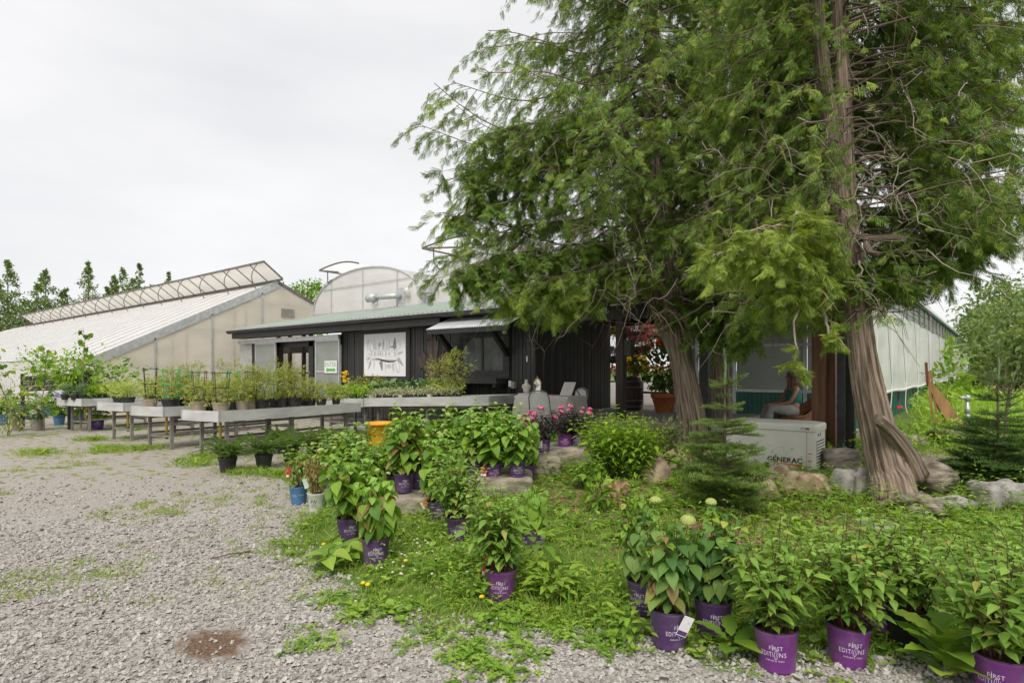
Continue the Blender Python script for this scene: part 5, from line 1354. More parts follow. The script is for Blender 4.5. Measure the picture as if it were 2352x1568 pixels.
def cardtag(label, p, w, h, m_, rz, tilt, band=None, name='plant_tag', lines=0):
    t = thing(name, label, 'plant tag', (0, 0, 0))
    mb = MB(); mb.box((-w / 2, -.0015, 0), (w / 2, .0015, h)); c = mb.build('card', m_, t)
    if band is not None:
        mb = MB(); mb.box((-w * .46, -.0022, h * .04), (w * .46, -.0016, h * .26)); mb.build('printed_band', band, t)
    if lines:
        mb = MB()
        for i in range(lines):
            mb.box((-w * .4, -.0021, h * (.34 + .09 * i)), (w * (.1 + .2 * rng.random()), -.0016, h * (.36 + .09 * i)))
        mb.box((w * .05, -.0021, h * .66), (w * .34, -.0016, h * .8)) if band is not None else None
        mb.build('printed_lines', POTPRINT if band is not None else WHITEPOT, t)
    t.location = tuple(p); t.rotation_euler = (tilt[0], tilt[1], rz)
    return t
ORANGE = simple('orange_card', (0.80, 0.17, 0.05), 0.4); REDC = simple('red_card', (0.62, 0.03, 0.06), 0.4); PINKC = simple('pink_card', (0.78, 0.22, 0.27), 0.4); WHITEC = simple('white_card', (0.78, 0.78, 0.78), 0.4, 0.03); GREENC = simple('pale_green_card', (0.42, 0.50, 0.42), 0.4)
# right foreground row
shrub('purple pot of dark hydrangea at the back left of the foreground trio', on(1482, 1405), 'dusty', .70, .19, 9, .10, 'heart', 0, .4, 1.06, -.42, LEAF_TRIO, LEAF_HYD, group=GH)
shrub('purple pot with a white care card on its rim and the tallest lime flower', on(1538, 1482), 'dusty', .74, .25, 11, .092, 'heart', 2, .15, 1.07, .5, LEAF_TRIO, LEAF_HYD, group=GH, hs=.04, dry=.2)
shrub('dark purple pot at the back right of the foreground trio, pale bud on top', on(1637, 1457), 'dusty', .68, .2, 10, .10, 'heart', 1, .2, 1.05, .1, LEAF_TRIO, LEAF_HYD, group=GH, hs=.036)
shrub('magenta purple pot of bright panicle hydrangea standing on gravel standing before the others', on(1786, 1533), 'magenta', .66, .36, 24, .082, 'ovate', 0, 0, 1.05, -.12, group=GH)
shrub('purple pot of panicle hydrangea second from the right corner, beside the toothed weed', on(1946, 1522), 'magenta', .68, .40, 27, .082, 'ovate', 0, 0, 1.05, .25, group=GH)
shrub('panicle hydrangea in the black pot tucked behind the toothed weed', on(2085, 1480), 'black', .64, .36, 22, .08, 'ovate', 0, 0, 1.05, 0, group=GH)
shrub('panicle hydrangea whose purple pot only shows between its two neighbours', on(2010, 1450), 'magenta', .66, .34, 18, .08, 'ovate', 0, 0, 1.05, 0, group=GH)
shrub('purple pot of panicle hydrangea cut by the bottom right corner', on(2292, 1600), 'magenta', .68, .42, 27, .08, 'ovate', 0, 0, 1.06, -.2, group=GH)
shrub('panicle hydrangea cut by the right edge behind the corner pot', on(2345, 1500), 'magenta', .70, .38, 22, .082, 'ovate', 0, 0, 1.05, 0, group=GH)
p = on(1563, 1480); r_ = ray(1563); pt = np.array((p[0], p[1], p[2] + .105)) - np.array((r_[0], r_[1], 0)) * .115
cardtag('white care card with a purple band hanging on the front purple pot', pt, .06, .13, WHITEC, YAW, (.22, .36), PURPLE, lines=4)
# middle foreground
shrub('magenta purple pot with a bushy panicle hydrangea in the middle of the clover patch', on(1152, 1374), 'magenta', .70, .30, 22, .085, 'ovate', 0, 0, 1.03, -.12, group=GH, lean=(-.08, -.06))
shrub('purple pot of drooping hydrangea nearest the left gravel edge', on(863, 1296), 'dusty', .66, .21, 10, .125, 'heart', 4, .35, 1.06, .05, group=GH, dry=.25)
shrub('wilting hydrangea in a dark purple pot on the grass left of the mulch path', on(1226, 1266), 'dusty', .50, .22, 8, .115, 'heart', 0, .85, 1.0, .9, group=GH)
shrub('panicle hydrangea half hidden behind the bushy magenta pot', on(1052, 1238), 'dusty', .74, .38, 24, .085, 'ovate', 0, 0, 1.0, .3, group=GH)
shrub('small hydrangea with an orange tag in the pot below the stone slab', on(1003, 1195), 'dusty', .78, .30, 11, .11, 'heart', 1, .1, .98, .2, group=GH)
shrub('hydrangea in a purple pot hidden behind the left gravel edge plant', on(800, 1238), 'dusty', .78, .34, 12, .125, 'heart', 4, .1, 1.0, .3, group=GH)
sl = on(930, 1165)
pB = atz(927, 6.9, .255)
shrub('tall hydrangea in the purple pot standing on the left end of the stone slab', pB, 'dusty', .92, .27, 10, .13, 'heart', 4, .1, 1.0, .12, group=GH, dry=.15)
shrub('hydrangea in the purple pot right behind the one on the slab end', atz(960, 7.15, .25), 'dusty', .80, .26, 8, .13, 'heart', 2, .1, .95, .6, group=GH)
G12 = .33
for x, z, h, lb, H, W, hd in ((1090, 7.55, .33, 'hydrangea in the left pot of the three on the stone step', .72, .30, 5), (1133, 7.3, .31, 'hydrangea in the middle pot of the three on the stone step, red card beside it', .80, .34, 6), (1188, 7.25, .35, 'hydrangea in the right pot of the three on the stone step', .62, .27, 3)):
    shrub(lb, atz(x, z, h), 'purple' if x != 1188 else 'dusty', H, W, 12, .13, 'heart', hd, .1, .98, .25, group=GH)
for x, z, lb, H, W, hd, wl in ((985, 7.9, 'tall pale hydrangea in the back row left of the stone step', 1.0, .34, 7, .1), (1050, 8.1, 'tallest hydrangea of the back row with pale curled leaf tips', 1.02, .34, 6, .25), (1110, 8.2, 'hydrangea at the centre of the back row full of small lime heads', 1.0, .36, 9, .0),
                             (1165, 8.3, 'hydrangea in the back row in front of the table cloth', .92, .32, 6, .0), (1212, 7.9, 'wilting hydrangea between the back row and the dark leaved shrubs', .72, .22, 2, .7), (760, 8.2, 'low hydrangea in front of the ferns at the left of the group', .70, .36, 3, 0), (812, 8.6, 'broad hydrangea in front of the yellow tub', .80, .42, 4, 0), (852, 7.7, 'hydrangea with big round heads right of the dried plant', .62, .34, 6, 0),
                             (1020, 7.4, 'hydrangea between the slab end and the stone step', .66, .28, 5, 0), (690, 8.4, 'pale sprawling hydrangea at the far left of the group', .48, .30, 1, 0), (905, 8.0, 'hydrangea just right of the yellow tub', .85, .28, 4, 0)):
    q = atz(x, z, 0); q[2] = gh(q[0], q[1])
    shrub(lb, q, 'purple', H, W, 11 if W < .35 else 14, .135 if x > 860 or x == 852 else .10, 'heart', hd, wl, 1.0, .2, group=GH, hs=.034, stuff=False)
# dried plant in the white pot, blue pot behind
shrub('white printed pot with a dried brown shrub at the gravel edge', on(728, 1173), 'white', .58, .23, 16, .05, 'ovate', 0, .75, 1.0, 0, m_=LEAF_DRY, top=LEAF_DRY, dens=.7, group=None, name='potted_shrub')
shrub('blue printed pot with a sparse shrub and a red tag at the gravel edge', on(686, 1156), 'blue', .50, .27, 12, .06, 'ovate', 0, .4, 1.0, 0, top=LEAF_DRY, dens=.6, group=None, name='potted_shrub', dry=.3)
# dark leaved pink flowering shrubs on the steps
GD = 'dark leaved pink flowering shrubs'
for x, z, h, key, lb, W, nh in ((1248, 8.75, .44, 'dusty', 'dark leaved shrub with crimson flowers in the pot that has a white care card', .27, 5), (1220, 8.3, .38, 'magenta', 'dark leaved shrub in the bright magenta pot at the step corner', .2, 3), (1296, 9.2, .46, 'magenta', 'dark leaved shrub with crimson flowers in the purple pot on the upper step', .30, 6), (1325, 9.3, .46, 'dusty', 'rightmost dark leaved shrub, its heavy flowers hanging beside the lime shrub', .28, 6)):
    shrub(lb, atz(x, z, h), key, .48, W * 1.25, 18, .08, 'ovate', nh + 4, .1, .95 if z < 9 else 1.0, .1, LEAF_DARK, LEAF_DARK, group=GD, headm=FLOWER_PINK, hs=.045, name='potted_weigela', dens=1.1)
pt = atz(1240, 8.62, .50); cardtag('white care card on the dark leaved shrub pot by the steps', pt, .07, .14, WHITEC, YAW, (.1, 0), PURPLE, lines=3)
cardtag('orange plant tag leaning below the small hydrangea', on(968, 1188) + (0, 0, .12), .085, .16, ORANGE, YAW - .3, (.3, 1.0), WHITEC, lines=3)
cardtag('red plant tag hanging on the front magenta pot', on(1109, 1350) + (0, 0, .09), .02, .15, REDC, YAW, (.0, .14), WHITEC)
cardtag('pink plant tag in the soil of the drooping hydrangea', on(880, 1290) + (-.02, -.02, .19), .06, .09, PINKC, YAW, (-.25, .4), None)
cardtag('red plant tag in the blue pot', on(664, 1150) + (0, 0, .30), .07, .12, REDC, YAW + .3, (0, -.1), WHITEC)
cardtag('pale green plant tag in the white pot', on(706, 1162) + (0, 0, .22), .06, .12, GREENC, YAW, (-.2, -.4), None)
cardtag('red plant tag between the two left pots on the stone step', atz(1110, 7.2, .38), .07, .12, REDC, YAW + .2, (0, .1), WHITEC)
# ------------------------------------------------------------------ display benches
PIPEY = simple('yellow_drain_hose', (0.62, 0.42, 0.03), 0.45)
GB = 'grey sided display benches'
def bench(label, N, R, Lc, rim=.2, dz=0.0, hose=True, name='display_bench'):
    """N near corner, R far end of the long side, Lc the other near corner (rim top heights)"""
    N, R, Lc = (np.asarray(q, float) for q in (N, R, Lc)); Q = R + Lc - N
    g = float(gh(*((N + Q) / 2)[:2]))
    t = thing(name, label, 'bench', ((N + Q)[0] / 2, (N + Q)[1] / 2, g), GB)
    C = [N, R, Q, Lc]
    for i in range(4):
        a, b = C[i], C[(i + 1) % 4]; d = (b - a) / np.linalg.norm(b - a)
        mb = MB(); mb.bar(a + d * (.018 if i % 2 else 0) - (0, 0, rim / 2), b - d * (.018 if i % 2 else 0) - (0, 0, rim / 2), .016, rim, (0, 0, 1)); mb.build('side_board', RIM, t)
    for a in (N, Lc):
        mb = MB(); mb.box(a + (-.012, -.012, -rim - .001), a + (.012, .012, .004)); mb.build('corner_strip', ALU, t)
    mb = MB(); z = -.04
    ins = [c + ((N + Q) / 2 - c) * .012 for c in C]
    mb.raw([c + (0, 0, z) for c in ins] + [c + (0, 0, z - .02) for c in ins], [(3, 2, 1, 0), (4, 5, 6, 7), (0, 1, 5, 4), (1, 2, 6, 5), (2, 3, 7, 6), (3, 0, 4, 7)]); mb.build('tray', ALU, t)
    ax, ay = R - N, Lc - N
    legs = []
    for s in (.08, .5, .92):
        row = []
        for q in (.16, .84):
            p = N + ax * s + ay * q; gz = float(gh(p[0], p[1])) - .02
            mb = MB(); mb.box((p[0] - .03, p[1] - .03, gz), (p[0] + .03, p[1] + .03, p[2] - rim - .002)); mb.build('leg', LEGMETAL, t); row.append(np.array((p[0], p[1], gz)))
        legs.append(row)
    for k in (0, 1):
        mb = MB(); mb.bar(legs[0][k] + (0, 0, .34), legs[2][k] + (0, 0, .34), .035, .045); mb.build('long_rail', LEGMETAL, t)
        mb = MB(); mb.bar(legs[0][k] + (0, 0, N[2] - rim - .05 - legs[0][k][2]), legs[2][k] + (0, 0, R[2] - rim - .05 - legs[2][k][2]), .035, .05); mb.build('top_rail', LEGMETAL, t)
    for row in legs:
        mb = MB(); mb.bar(row[0] + (0, 0, .28), row[1] + (0, 0, .28), .035, .045); mb.build('cross_rail', LEGMETAL, t)
    if hose:
        p = N + ax * .10 + ay * .42; mb = MB(); mb.tube([p + (0, 0, -rim), p + (.01, -.01, -rim - .2), p + (-.02, .01, -rim - .42)], .026, 8); h = mb.build('drain_hose', PIPEY, t, None, True)
        mb = MB(); mb.tube([p + (-.02, .01, -rim - .41), p + (-.02, .01, -rim - .50)], .03, 8); mb.build('hose_end', BLACKPLASTIC, h)
    floor = -.04
    def pos(s, q):
        p = N + ax * s + ay * q; return p + (0, 0, floor)
    def col(x, q):
        A = N + ay * q; r = ray(x); M_ = np.array([[ax[0], -r[0]], [ax[1], -r[1]]]); s = np.linalg.solve(M_, -A[:2])[0]; return pos(s, q)
    return pos, col
bD = bench('long grey sided bench nearest the gravel, crowded with tomato plants', (-11.1, 5.13, .9), (-11.42, 8.5, .9), (-12.12, 4.9, .9))
bC = bench('second grey sided bench, a beige and a black tomato pot at its corner', (-13.25, 5.0, .9), (-13.57, 8.4, .9), (-14.25, 4.75, .9))
bB = bench('grey sided bench covered in pale lavender and herbs, third from the gravel', (-15.62, 5.05, .9), (-15.9, 8.4, .9), (-16.7, 4.85, .9))
bA = bench('leftmost grey sided bench with small rosemary pots at its corner', (-18.75, 5.1, .9), (-19.0, 8.4, .9), (-19.95, 4.85, .9))
bE = bench('grey sided bench parallel to the black wall, filled with sage and seedling pots', (-11.75, 8.85, .99), (-8.2, 9.3, 1.12), (-11.9, 10.0, .99))
bF = bench('grey sided bench of yellow green plants near the sliding door, behind the long bench', (-13.6, 8.9, .95), (-12.0, 9.0, .96), (-13.7, 10.1, .95), hose=False)

def lathe_pot(r, h, m_, t, p, key=None):
    mb = MB(); mb.lathe([(r * .72, 0), (r * .92, h * .8), (r * .96, h * .82), (r * 1.0, h), (r * .93, h), (r * .88, h * .8)], 20, p, lambda z, a: 1 + .018 * np.cos(a * 24) * (z < h * .8)); po = mb.build('pot', m_, t, None, False)
    mb = MB(); mb.disc(r * .9, h * .86, 14, p); mb.build('soil', SOIL, t)
    return po
def cage(t, p, r, H, m_, rings=(.12, .5, .95), legs=4):
    mb = MB(); a = np.arange(legs) * 2 * PI / legs + .5; th = np.linspace(0, 2 * PI, 17)
    for f in rings:
        k = r * (.8 + .35 * f); mb.tube(np.stack((p[0] + k * np.cos(th), p[1] + k * np.sin(th), np.full(17, p[2] + H * f)), 1), .007, 5, False)
    for q in a:
        mb.tube([p + (r * .8 * math.cos(q), r * .8 * math.sin(q), -.02), p + (r * 1.15 * math.cos(q), r * 1.15 * math.sin(q), H)], .007, 5)
    mb.build('cage', m_, t)
def bushy(t, p, r, H, n, shape, size, m_, stem=STEMGREEN, nst=6, spreadz=(.15, 1.0), droop=-.1, up=.4, nm='foliage', peak=.6):
    st = MB(); PP = []
    for i in range(nst):
        a = i * 2.4 + rng.random(); u = np.linspace(0, 1, 6); k = r * math.sqrt((i + .5) / nst)
        Q = p + np.stack((k * math.cos(a) * u, k * math.sin(a) * u, H * rng.uniform(.7, 1.05) * u), 1) + rng.standard_normal((6, 3)) * .012
        st.tube(Q, .005 * (1.3 - u), 4, False)
        m = max(2, n // nst); v = rng.uniform(*spreadz, m); w = r * .42 * (1.1 - abs(v - peak))
        PP.append(np.stack([np.interp(v, u, Q[:, j]) for j in range(3)], 1) + rng.standard_normal((m, 3)) * w[:, None] * (1, 1, .5))
    st.build('stems', stem, t)
    PP = np.vstack(PP); d = PP - p - (0, 0, H * .4); d = d / np.linalg.norm(d, axis=1, keepdims=True) + .7 * unit(len(PP)) + (0, 0, droop)
    c = MB(); c.inst(shape, frames(d, np.array((0, 0, 1.)) * up + .6 * unit(len(PP)) + (0, 0, .3)), PP, rng.uniform(.6, 1.25, len(PP)) * size); c.build(nm, m_, t)['kind'] = 'stuff'
ORD = 'first second third fourth fifth sixth seventh eighth ninth tenth eleventh twelfth thirteenth fourteenth fifteenth'.split()
GT = 'potted tomato plants on the benches'
BLACKWIRE, GREENWIRE = BLACKPLASTIC, simple('green_plastic_wire', (0.06, 0.42, 0.16), 0.4)
def tomato(label, p, m_, pr=.14, ph=.19, H=.5, r=.2, cg=None, n=210, lm=None, name='tomato_plant', cat='tomato plant', grp=GT, ch=.62):
    t = thing(name, label, cat, p, grp); lathe_pot(pr, ph, m_, t, p)
    if cg is not None:
        cage(t, p + (0, 0, ph * .8), pr * .95, ch, cg)
    bushy(t, p + (0, 0, ph * .85), r, H * rng.uniform(.68, 1.4), n, COMPOUND, .115, lm or LEAF_TOM, nst=7)
    return t
pos, col = bD
for x, q, m_, pr, ph, H, cg, lb in ((457, .72, BEIGEPOT, .155, .2, .5, BLACKWIRE, 'caged tomato in a beige pot at the near left corner of the long bench'), (508, .22, BEIGEPOT, .17, .19, .52, BLACKWIRE, 'caged tomato in the wide beige bowl nearest the corner of the long bench'),
        (556, .25, BEIGEPOT, .125, .2, .55, None, 'tomato in a narrow beige pot just right of the wide caged bowl'), (577, .42, BEIGEPOT, .125, .2, .58, BLACKWIRE, 'caged tomato in the second narrow beige pot right of the wide bowl'), (604, .25, BLACKPLASTIC, .16, .2, .55, None, 'tomato in the widest black pot on the long bench'),
        (650, .38, BLACKPLASTIC, .125, .21, .58, None, 'tomato in the first of the black pots right of the wide black one'), (677, .22, BLACKPLASTIC, .15, .22, .55, None, 'leafy tomato in the black pot in the middle of the long bench'), (715, .5, BLACKPLASTIC, .11, .18, .5, None, 'tomato in a small black pot set back on the long bench'),
        (738, .25, BLACKPLASTIC, .12, .16, .42, None, 'low plant in a black pot near the far end of the long bench'), (772, .25, BLACKPLASTIC, .10, .15, .33, None, 'smallest black pot at the far end of the long bench')):
    tomato(lb, col(x, q), m_, pr, ph, H, .20, cg, 190 if x > 700 else 230)
for i, (x, q) in enumerate(((480, .8), (535, .75), (585, .8), (630, .75), (668, .78), (700, .8))):
    tomato('tomato plant in the back row of the long bench, ' + ('behind the corner cage', 'behind the wide caged bowl', 'behind the narrow beige pots', 'behind the widest black pot', 'behind the middle black pots', 'nearest the ENTER sign')[i], col(x, q), BLACKPLASTIC, .13, .2, .56, .22, GREENWIRE if i in (1, 3) else None, 190)
pos, col = bC
tomato('tomato with a leaning black cage in the beige pot on the second bench', col(345, .62), BEIGEPOT, .15, .19, .42, .16, BLACKWIRE, 120, ch=.7)
tomato('tomato in a wide black pot inside a bright green cage on the second bench', col(392, .25), BLACKPLASTIC, .19, .19, .58, .26, GREENWIRE, 260, ch=.68)
for x, q, lb in ((425, .3, 'tomato right of the bright green cage on the second bench'), (400, .75, 'tomato behind the bright green cage'), (445, .7, 'tall tomato between the two front benches'), (520, .4, 'tomato on the second bench seen behind the corner cage'), (565, .5, 'tomato far along the second bench')):
    tomato(lb, col(x, q), BLACKPLASTIC, .14, .2, .6, .24, GREENWIRE if x in (425, 445) else None, 200)
pos, col = bB
def herb(label, p, m_, pr, ph, H, r, n, shape, size, lm, nst=8, name='potted_herb', cat='potted herb', grp='herbs and seedlings on the benches', **k):
    t = thing(name, label, cat, p, grp); lathe_pot(pr, ph, m_, t, p); bushy(t, p + (0, 0, ph * .8), r, H, n, shape, size, lm, nst=nst, **k); return t
for i, (s, q, lb) in enumerate(((.08, .3, 'lavender clump at the near corner of the herb bench'), (.10, .75, 'pale lavender at the near left corner of the herb bench'), (.26, .25, 'lavender second along the front of the herb bench'), (.30, .72, 'yellowish herb behind the second lavender'), (.46, .3, 'lavender in the middle of the herb bench'), (.5, .75, 'pale herb at the back middle of the herb bench'), (.66, .3, 'lavender towards the far end of the herb bench'), (.86, .35, 'last lavender at the far end of the herb bench'))):
    herb(lb, pos(s, q), BLACKPLASTIC, .16, .16, .36, .26, 520, LANCE, .075, LEAF_HERB, 12, up=.2, droop=.5)
pos, col = bA
for x, q, lb, lm, sh, H, r in ((150, .6, 'rosemary in the leftmost small black pot on the leftmost bench', LEAF_BLUE, LANCE, .28, .09), (172, .3, 'rosemary in the middle small black pot on the leftmost bench', LEAF_BLUE, LANCE, .27, .09), (190, .2, 'taller rosemary third from the left on the leftmost bench', LEAF_BLUE, LANCE, .33, .09), (211, .2, 'yellow green basil in a black pot on the leftmost bench', LEAF_LIME, SMALL, .26, .15), (246, .3, 'yellowish plant with reddish stems right of the basil on the leftmost bench', LEAF_HERB, SMALL, .3, .16), (228, .75, 'basil behind the front row of the leftmost bench', LEAF_LIME, SMALL, .3, .16)):
    herb(lb, col(x, q), BLACKPLASTIC, .11, .14, H, r, 320, sh, .06 if sh is LANCE else .08, lm, 9, droop=.3)
pos, col = bE
k = 0
for i in range(15):
    herb(ORD[i] + ' small sage seedling pot from the left along the front of the wall bench', pos(.03 + .05 * i, .1 + .05 * (i % 2)), BLACKPLASTIC if i % 5 else WHITEPOT, .06, .1, .13, .09, 110, SMALL, .05, LEAF_SAGE, 6, grp='sage seedlings along the front of the wall bench')
for i in range(12):
    herb(ORD[i] + ' grey sage pot from the left in the second row of the wall bench', pos(.05 + .06 * i, .3), BLACKPLASTIC, .07, .11, .16, .1, 120, SMALL, .055, LEAF_SAGE if i < 8 else LEAF_HERB, 6, grp='second row of sage pots on the wall bench')
for x, q, lb in ((915, .75, 'big blue green cabbage leftmost in front of the shop sign'), (950, .8, 'blue green cabbage under the middle of the shop sign'), (985, .75, 'blue green cabbage right of the shop sign'), (882, .6, 'low cabbage in front of the left sign frame')):
    herb(lb, col(x, q), BLACKPLASTIC, .12, .15, .24, .2, 60, OVATE, .2, LEAF_BLUE, 6, name='cabbage_plant', cat='cabbage', grp='cabbages on the wall bench', droop=.2, up=.8)
for x, q, lb in ((905, .95, 'tall chives left of the cabbages'), (1000, .5, 'chives with drooping tips right of the cabbages'), (1030, .35, 'chives in front of the wall bench tomato')):
    herb(lb, col(x, q), BLACKPLASTIC, .1, .13, .30, .16, 160, BLADE, .34, LEAF_HERB, 4, name='potted_chives', spreadz=(.0, .15), droop=1.2)
for x, q, lb in ((1012, .45, 'yellowing tomato left one of the pair on the wall bench'), (1048, .35, 'yellowing tomato right one of the pair under the shop window')):
    tomato(lb, col(x, q), BLACKPLASTIC, .15, .2, .62, .24, None, 300)
    mb = MB(); p = col(x, q); mb.tube([p + (.02, 0, .1), p + (.03, .02, 1.0)], .006, 5); tag(mb.build('bamboo_stake', PALEWOOD), 'thin bamboo stake in ' + lb, 'stake')
pos, col = bF
for i, (s, q) in enumerate(((.1, .2), (.35, .25), (.6, .2), (.88, .2), (.2, .7), (.55, .7), (.85, .65))):
    herb('yellow green leafy plant on the bench by the sliding door, ' + ('front left', 'front second', 'front third', 'front right', 'back left', 'back middle', 'back right')[i], pos(s, q), BLACKPLASTIC, .12, .13, .22 if q < .5 else .42, .2, 260, SMALL, .09, LEAF_LIME if q < .5 else LEAF_TOM, 8)
p = col(792, .7); t = thing('snapdragon', 'single tall yellow flower spike in front of the sliding door', 'flower', p); mb = MB(); mb.tube([p, p + (0, 0, .52)], .008, 5); mb.build('stem', STEMGREEN, t)
mb = MB(); m = 70; z = rng.uniform(.42, .72, m); pp = p + np.stack((rng.normal(0, .035, m), rng.normal(0, .035, m), z), 1); mb.inst(DOME_S, frames(unit(m), unit(m)), pp, np.full(m, .022)); mb.build('blossom', FLOWER_YEL, t)

# ferns in black pots under the bench ends
def fern_pot(label, p, H, r, n):
    t = thing('potted_fern', label, 'potted fern', p, 'ferns in black pots'); lathe_pot(.15, .24, BLACKPLASTIC, t, p)
    k = LM.setdefault('frond', [MB().raw(*FROND).mesh('frond', LEAF_FERN)])[0]
    for i in range(n):
        a = i * 2.4; e = rng.uniform(.25, 1.5); d = np.array((math.cos(a), math.sin(a), e)); R_ = frames([d], [(0, 0, 1) if e < 1.2 else (-math.cos(a), -math.sin(a), .8)])[0]
        link('frond', k, t, basis=basis(R_, np.array((.05 * math.cos(a), .05 * math.sin(a), .22)), r * rng.uniform(.7, 1.2)))
for x, y, lb, r in ((523, 1083, 'fern in the black pot nearest the gravel at the end of the long bench', .46), (606, 1075, 'second fern from the left under the long bench', .46), (668, 1062, 'third fern from the left, behind the dried plant', .44), (720, 1050, 'fern under the far end of the long bench', .42), (770, 1040, 'fern left of the yellow tub', .4), (640, 1040, 'fern set back under the middle of the long bench', .4)):
    fern_pot(lb, on(x, y), .5, r, 64 if x < 650 else 44)
for x, y, lb in ((930, 985, 'dark fern behind the hydrangeas under the wall bench'), (1010, 985, 'dark fern under the right half of the wall bench'), (1070, 985, 'dark fern at the right end of the wall bench')):
    fern_pot(lb, on(x, y), .5, .42, 36)
# yellow tub
p = on(872, 1000) ; p = atz(872, 12.7, float(gh(*atz(872, 12.7)[:2])))
t = thing('tub', 'yellow orange plastic tub behind a bench leg', 'tub', p)
mb = MB(); mb.lathe([(.24, 0), (.28, .42), (.31, .43), (.32, .46), (.31, .48), (.28, .47), (.26, .3), (0, .28)], 28, p); mb.build('tub_body', simple('yellow_plastic', (0.80, 0.36, 0.015), 0.4, .08), t, None, True)

# ------------------------------------------------------------------ jewellery table
CLOTH = mat('beige_linen', (0.56, 0.53, 0.49), 0.85, 0.08, 9, 0.15, (60, 60, 60))
CHAIRP = simple('pale_grey_plastic', (0.60, 0.60, 0.59), 0.45, 0.05)
pc = atz(1263, 12.35); gz = float(gh(pc[0], pc[1])); pc[2] = gz; TH = hgt(908, 12.35) - gz
t = thing('folding_table', 'folding table hidden under the beige cloth by the black wall', 'table', pc)
mb = MB(); mb.box(pc + (-.68, -.33, TH - .05), pc + (.68, .33, TH - .012)); mb.build('tabletop', CHAIRP, t)
for sx in (-1, 1):
    for sy in (-1, 1):
        mb = MB(); mb.box(pc + (sx * .62 - .015, sy * .26 - .015, 0), pc + (sx * .62 + .015, sy * .26 + .015, TH - .05)); mb.build('leg', LEGMETAL, t)
mb = MB(); n = 120; a = np.linspace(0, 2 * PI, n + 1)
def rr_(a, w, d):
    e = 7.0; return w * np.sign(np.cos(a)) * np.abs(np.cos(a)) ** (2 / e), d * np.sign(np.sin(a)) * np.abs(np.sin(a)) ** (2 / e)
rows = []
for k, (z, ex) in enumerate(((0, 0), (0, .0), (-.02, .012), (-.12, .03), (-.3, .05), (-.5, .07), (-.66, .085))):
    w_ = 1e-3 if k == 0 else .69 + ex; d_ = 1e-3 if k == 0 else .34 + ex; f = 0.028 * (max(k - 2, 0) / 4.0) * np.sin(a * 19 + 1.3 * np.sin(a * 3)) + .016 * (max(k - 2, 0) / 4.) * np.sin(a * 41)
    X, Y = rr_(a, w_, d_); rows.append(np.stack((pc[0] + X * (1 + f), pc[1] + Y * (1 + f * 2.2), np.full(n + 1, gz + TH + z)), 1))
mb.sheet(rows); tag(mb.build('tablecloth', CLOTH, None, None, True), 'beige linen cloth hanging in folds over the folding table', 'tablecloth')
top = pc + (0, 0, TH + .002)
def tpos(x, dy):
    r = ray(x); y = pc[1] + dy; return np.array((y * r[0] / r[1], y, gz + TH + .003))
p = tpos(1209, -.1); t = thing('necklace_bust', 'cream display bust wearing a thin gold necklace on the table corner', 'bust', p)
mb = MB(); mb.box(p + (-.16, -.09, 0), p + (.16, .09, .03)); mb.build('base', CLOTH, t)
mb = MB(); mb.lathe([(0, .03), (.06, .03), (.075, .1), (.105, .17), (.10, .20), (.05, .235), (.036, .26), (.036, .31), (.03, .32), (0, .322)], 18, p, lambda z, q: 1 - .35 * np.abs(np.sin(q)) ** 2); mb.build('bust_form', CLOTH, t, None, True)
mb = MB(); u = np.linspace(-1, 1, 15); mb.tube(np.stack((p[0] + .055 * u, p[1] - .062 - .012 * (1 - u * u), p[2] + .235 - .07 * (1 - u * u)), 1), .003, 5); mb.build('necklace', FLOWER_YEL, t)
p = tpos(1234, .0); t = thing('table_mirror', 'small arched mirror in a gold frame standing on the table', 'mirror', p)
GOLD = mat('gilt_frame', (0.50, 0.28, 0.07), 0.35, 0.15, 20, metal=.6)
ou = [(-.085, 0), (-.095, .15), (-.09, .25), (-.05, .30), (0, .33), (.05, .30), (.09, .25), (.095, .15), (.085, 0)]
mb = MB(); mb.tube([p + (a_, .02 * b_, b_ + .02) for a_, b_ in ou + [ou[0]]], .016, 8); mb.tube([p + (0, .006, .35), p + (0, .008, .40)], .012, 6); mb.build('frame', GOLD, t, None, True)
mb = MB(); mb.prism(ou, p + (0, -.003, .02), (1, .0, 0), (0, .02, 1), (0, .006, 0)); mb.build('mirror_glass', mat('mirror_glass', (.6, .62, .63), .03, .02, 3, metal=1.0), t)
p = tpos(1300, .02); t = thing('display_board', 'cream slatted earring board leaning on its stand at the right of the table', 'display board', p)
for i in range(14):
    mb = MB(); mb.bar(p + (-.14 + .02 * i, 0, .005), p + (-.10 + .02 * i, .11, .27 + .006 * (i % 2)), .019, .014, (0, -1, .4)); mb.build('slat', CLOTH, t)
mb = MB(); mb.bar(p + (.12, .1, .2), p + (.17, .26, .005), .02, .012); mb.build('stand', BLACKPLASTIC, t)
p = tpos(1268, -.05); mb = MB(); mb.lathe([(0, 0), (.05, 0), (.052, .02), (0, .028)], 10, p); mb.lathe([(0, 0), (.03, 0), (.03, .015), (0, .02)], 8, p + (.1, .03, 0)); tag(mb.build('trinket_dish', FLOWER_PINK), 'tiny dish of red trinkets in the middle of the table', 'dish')
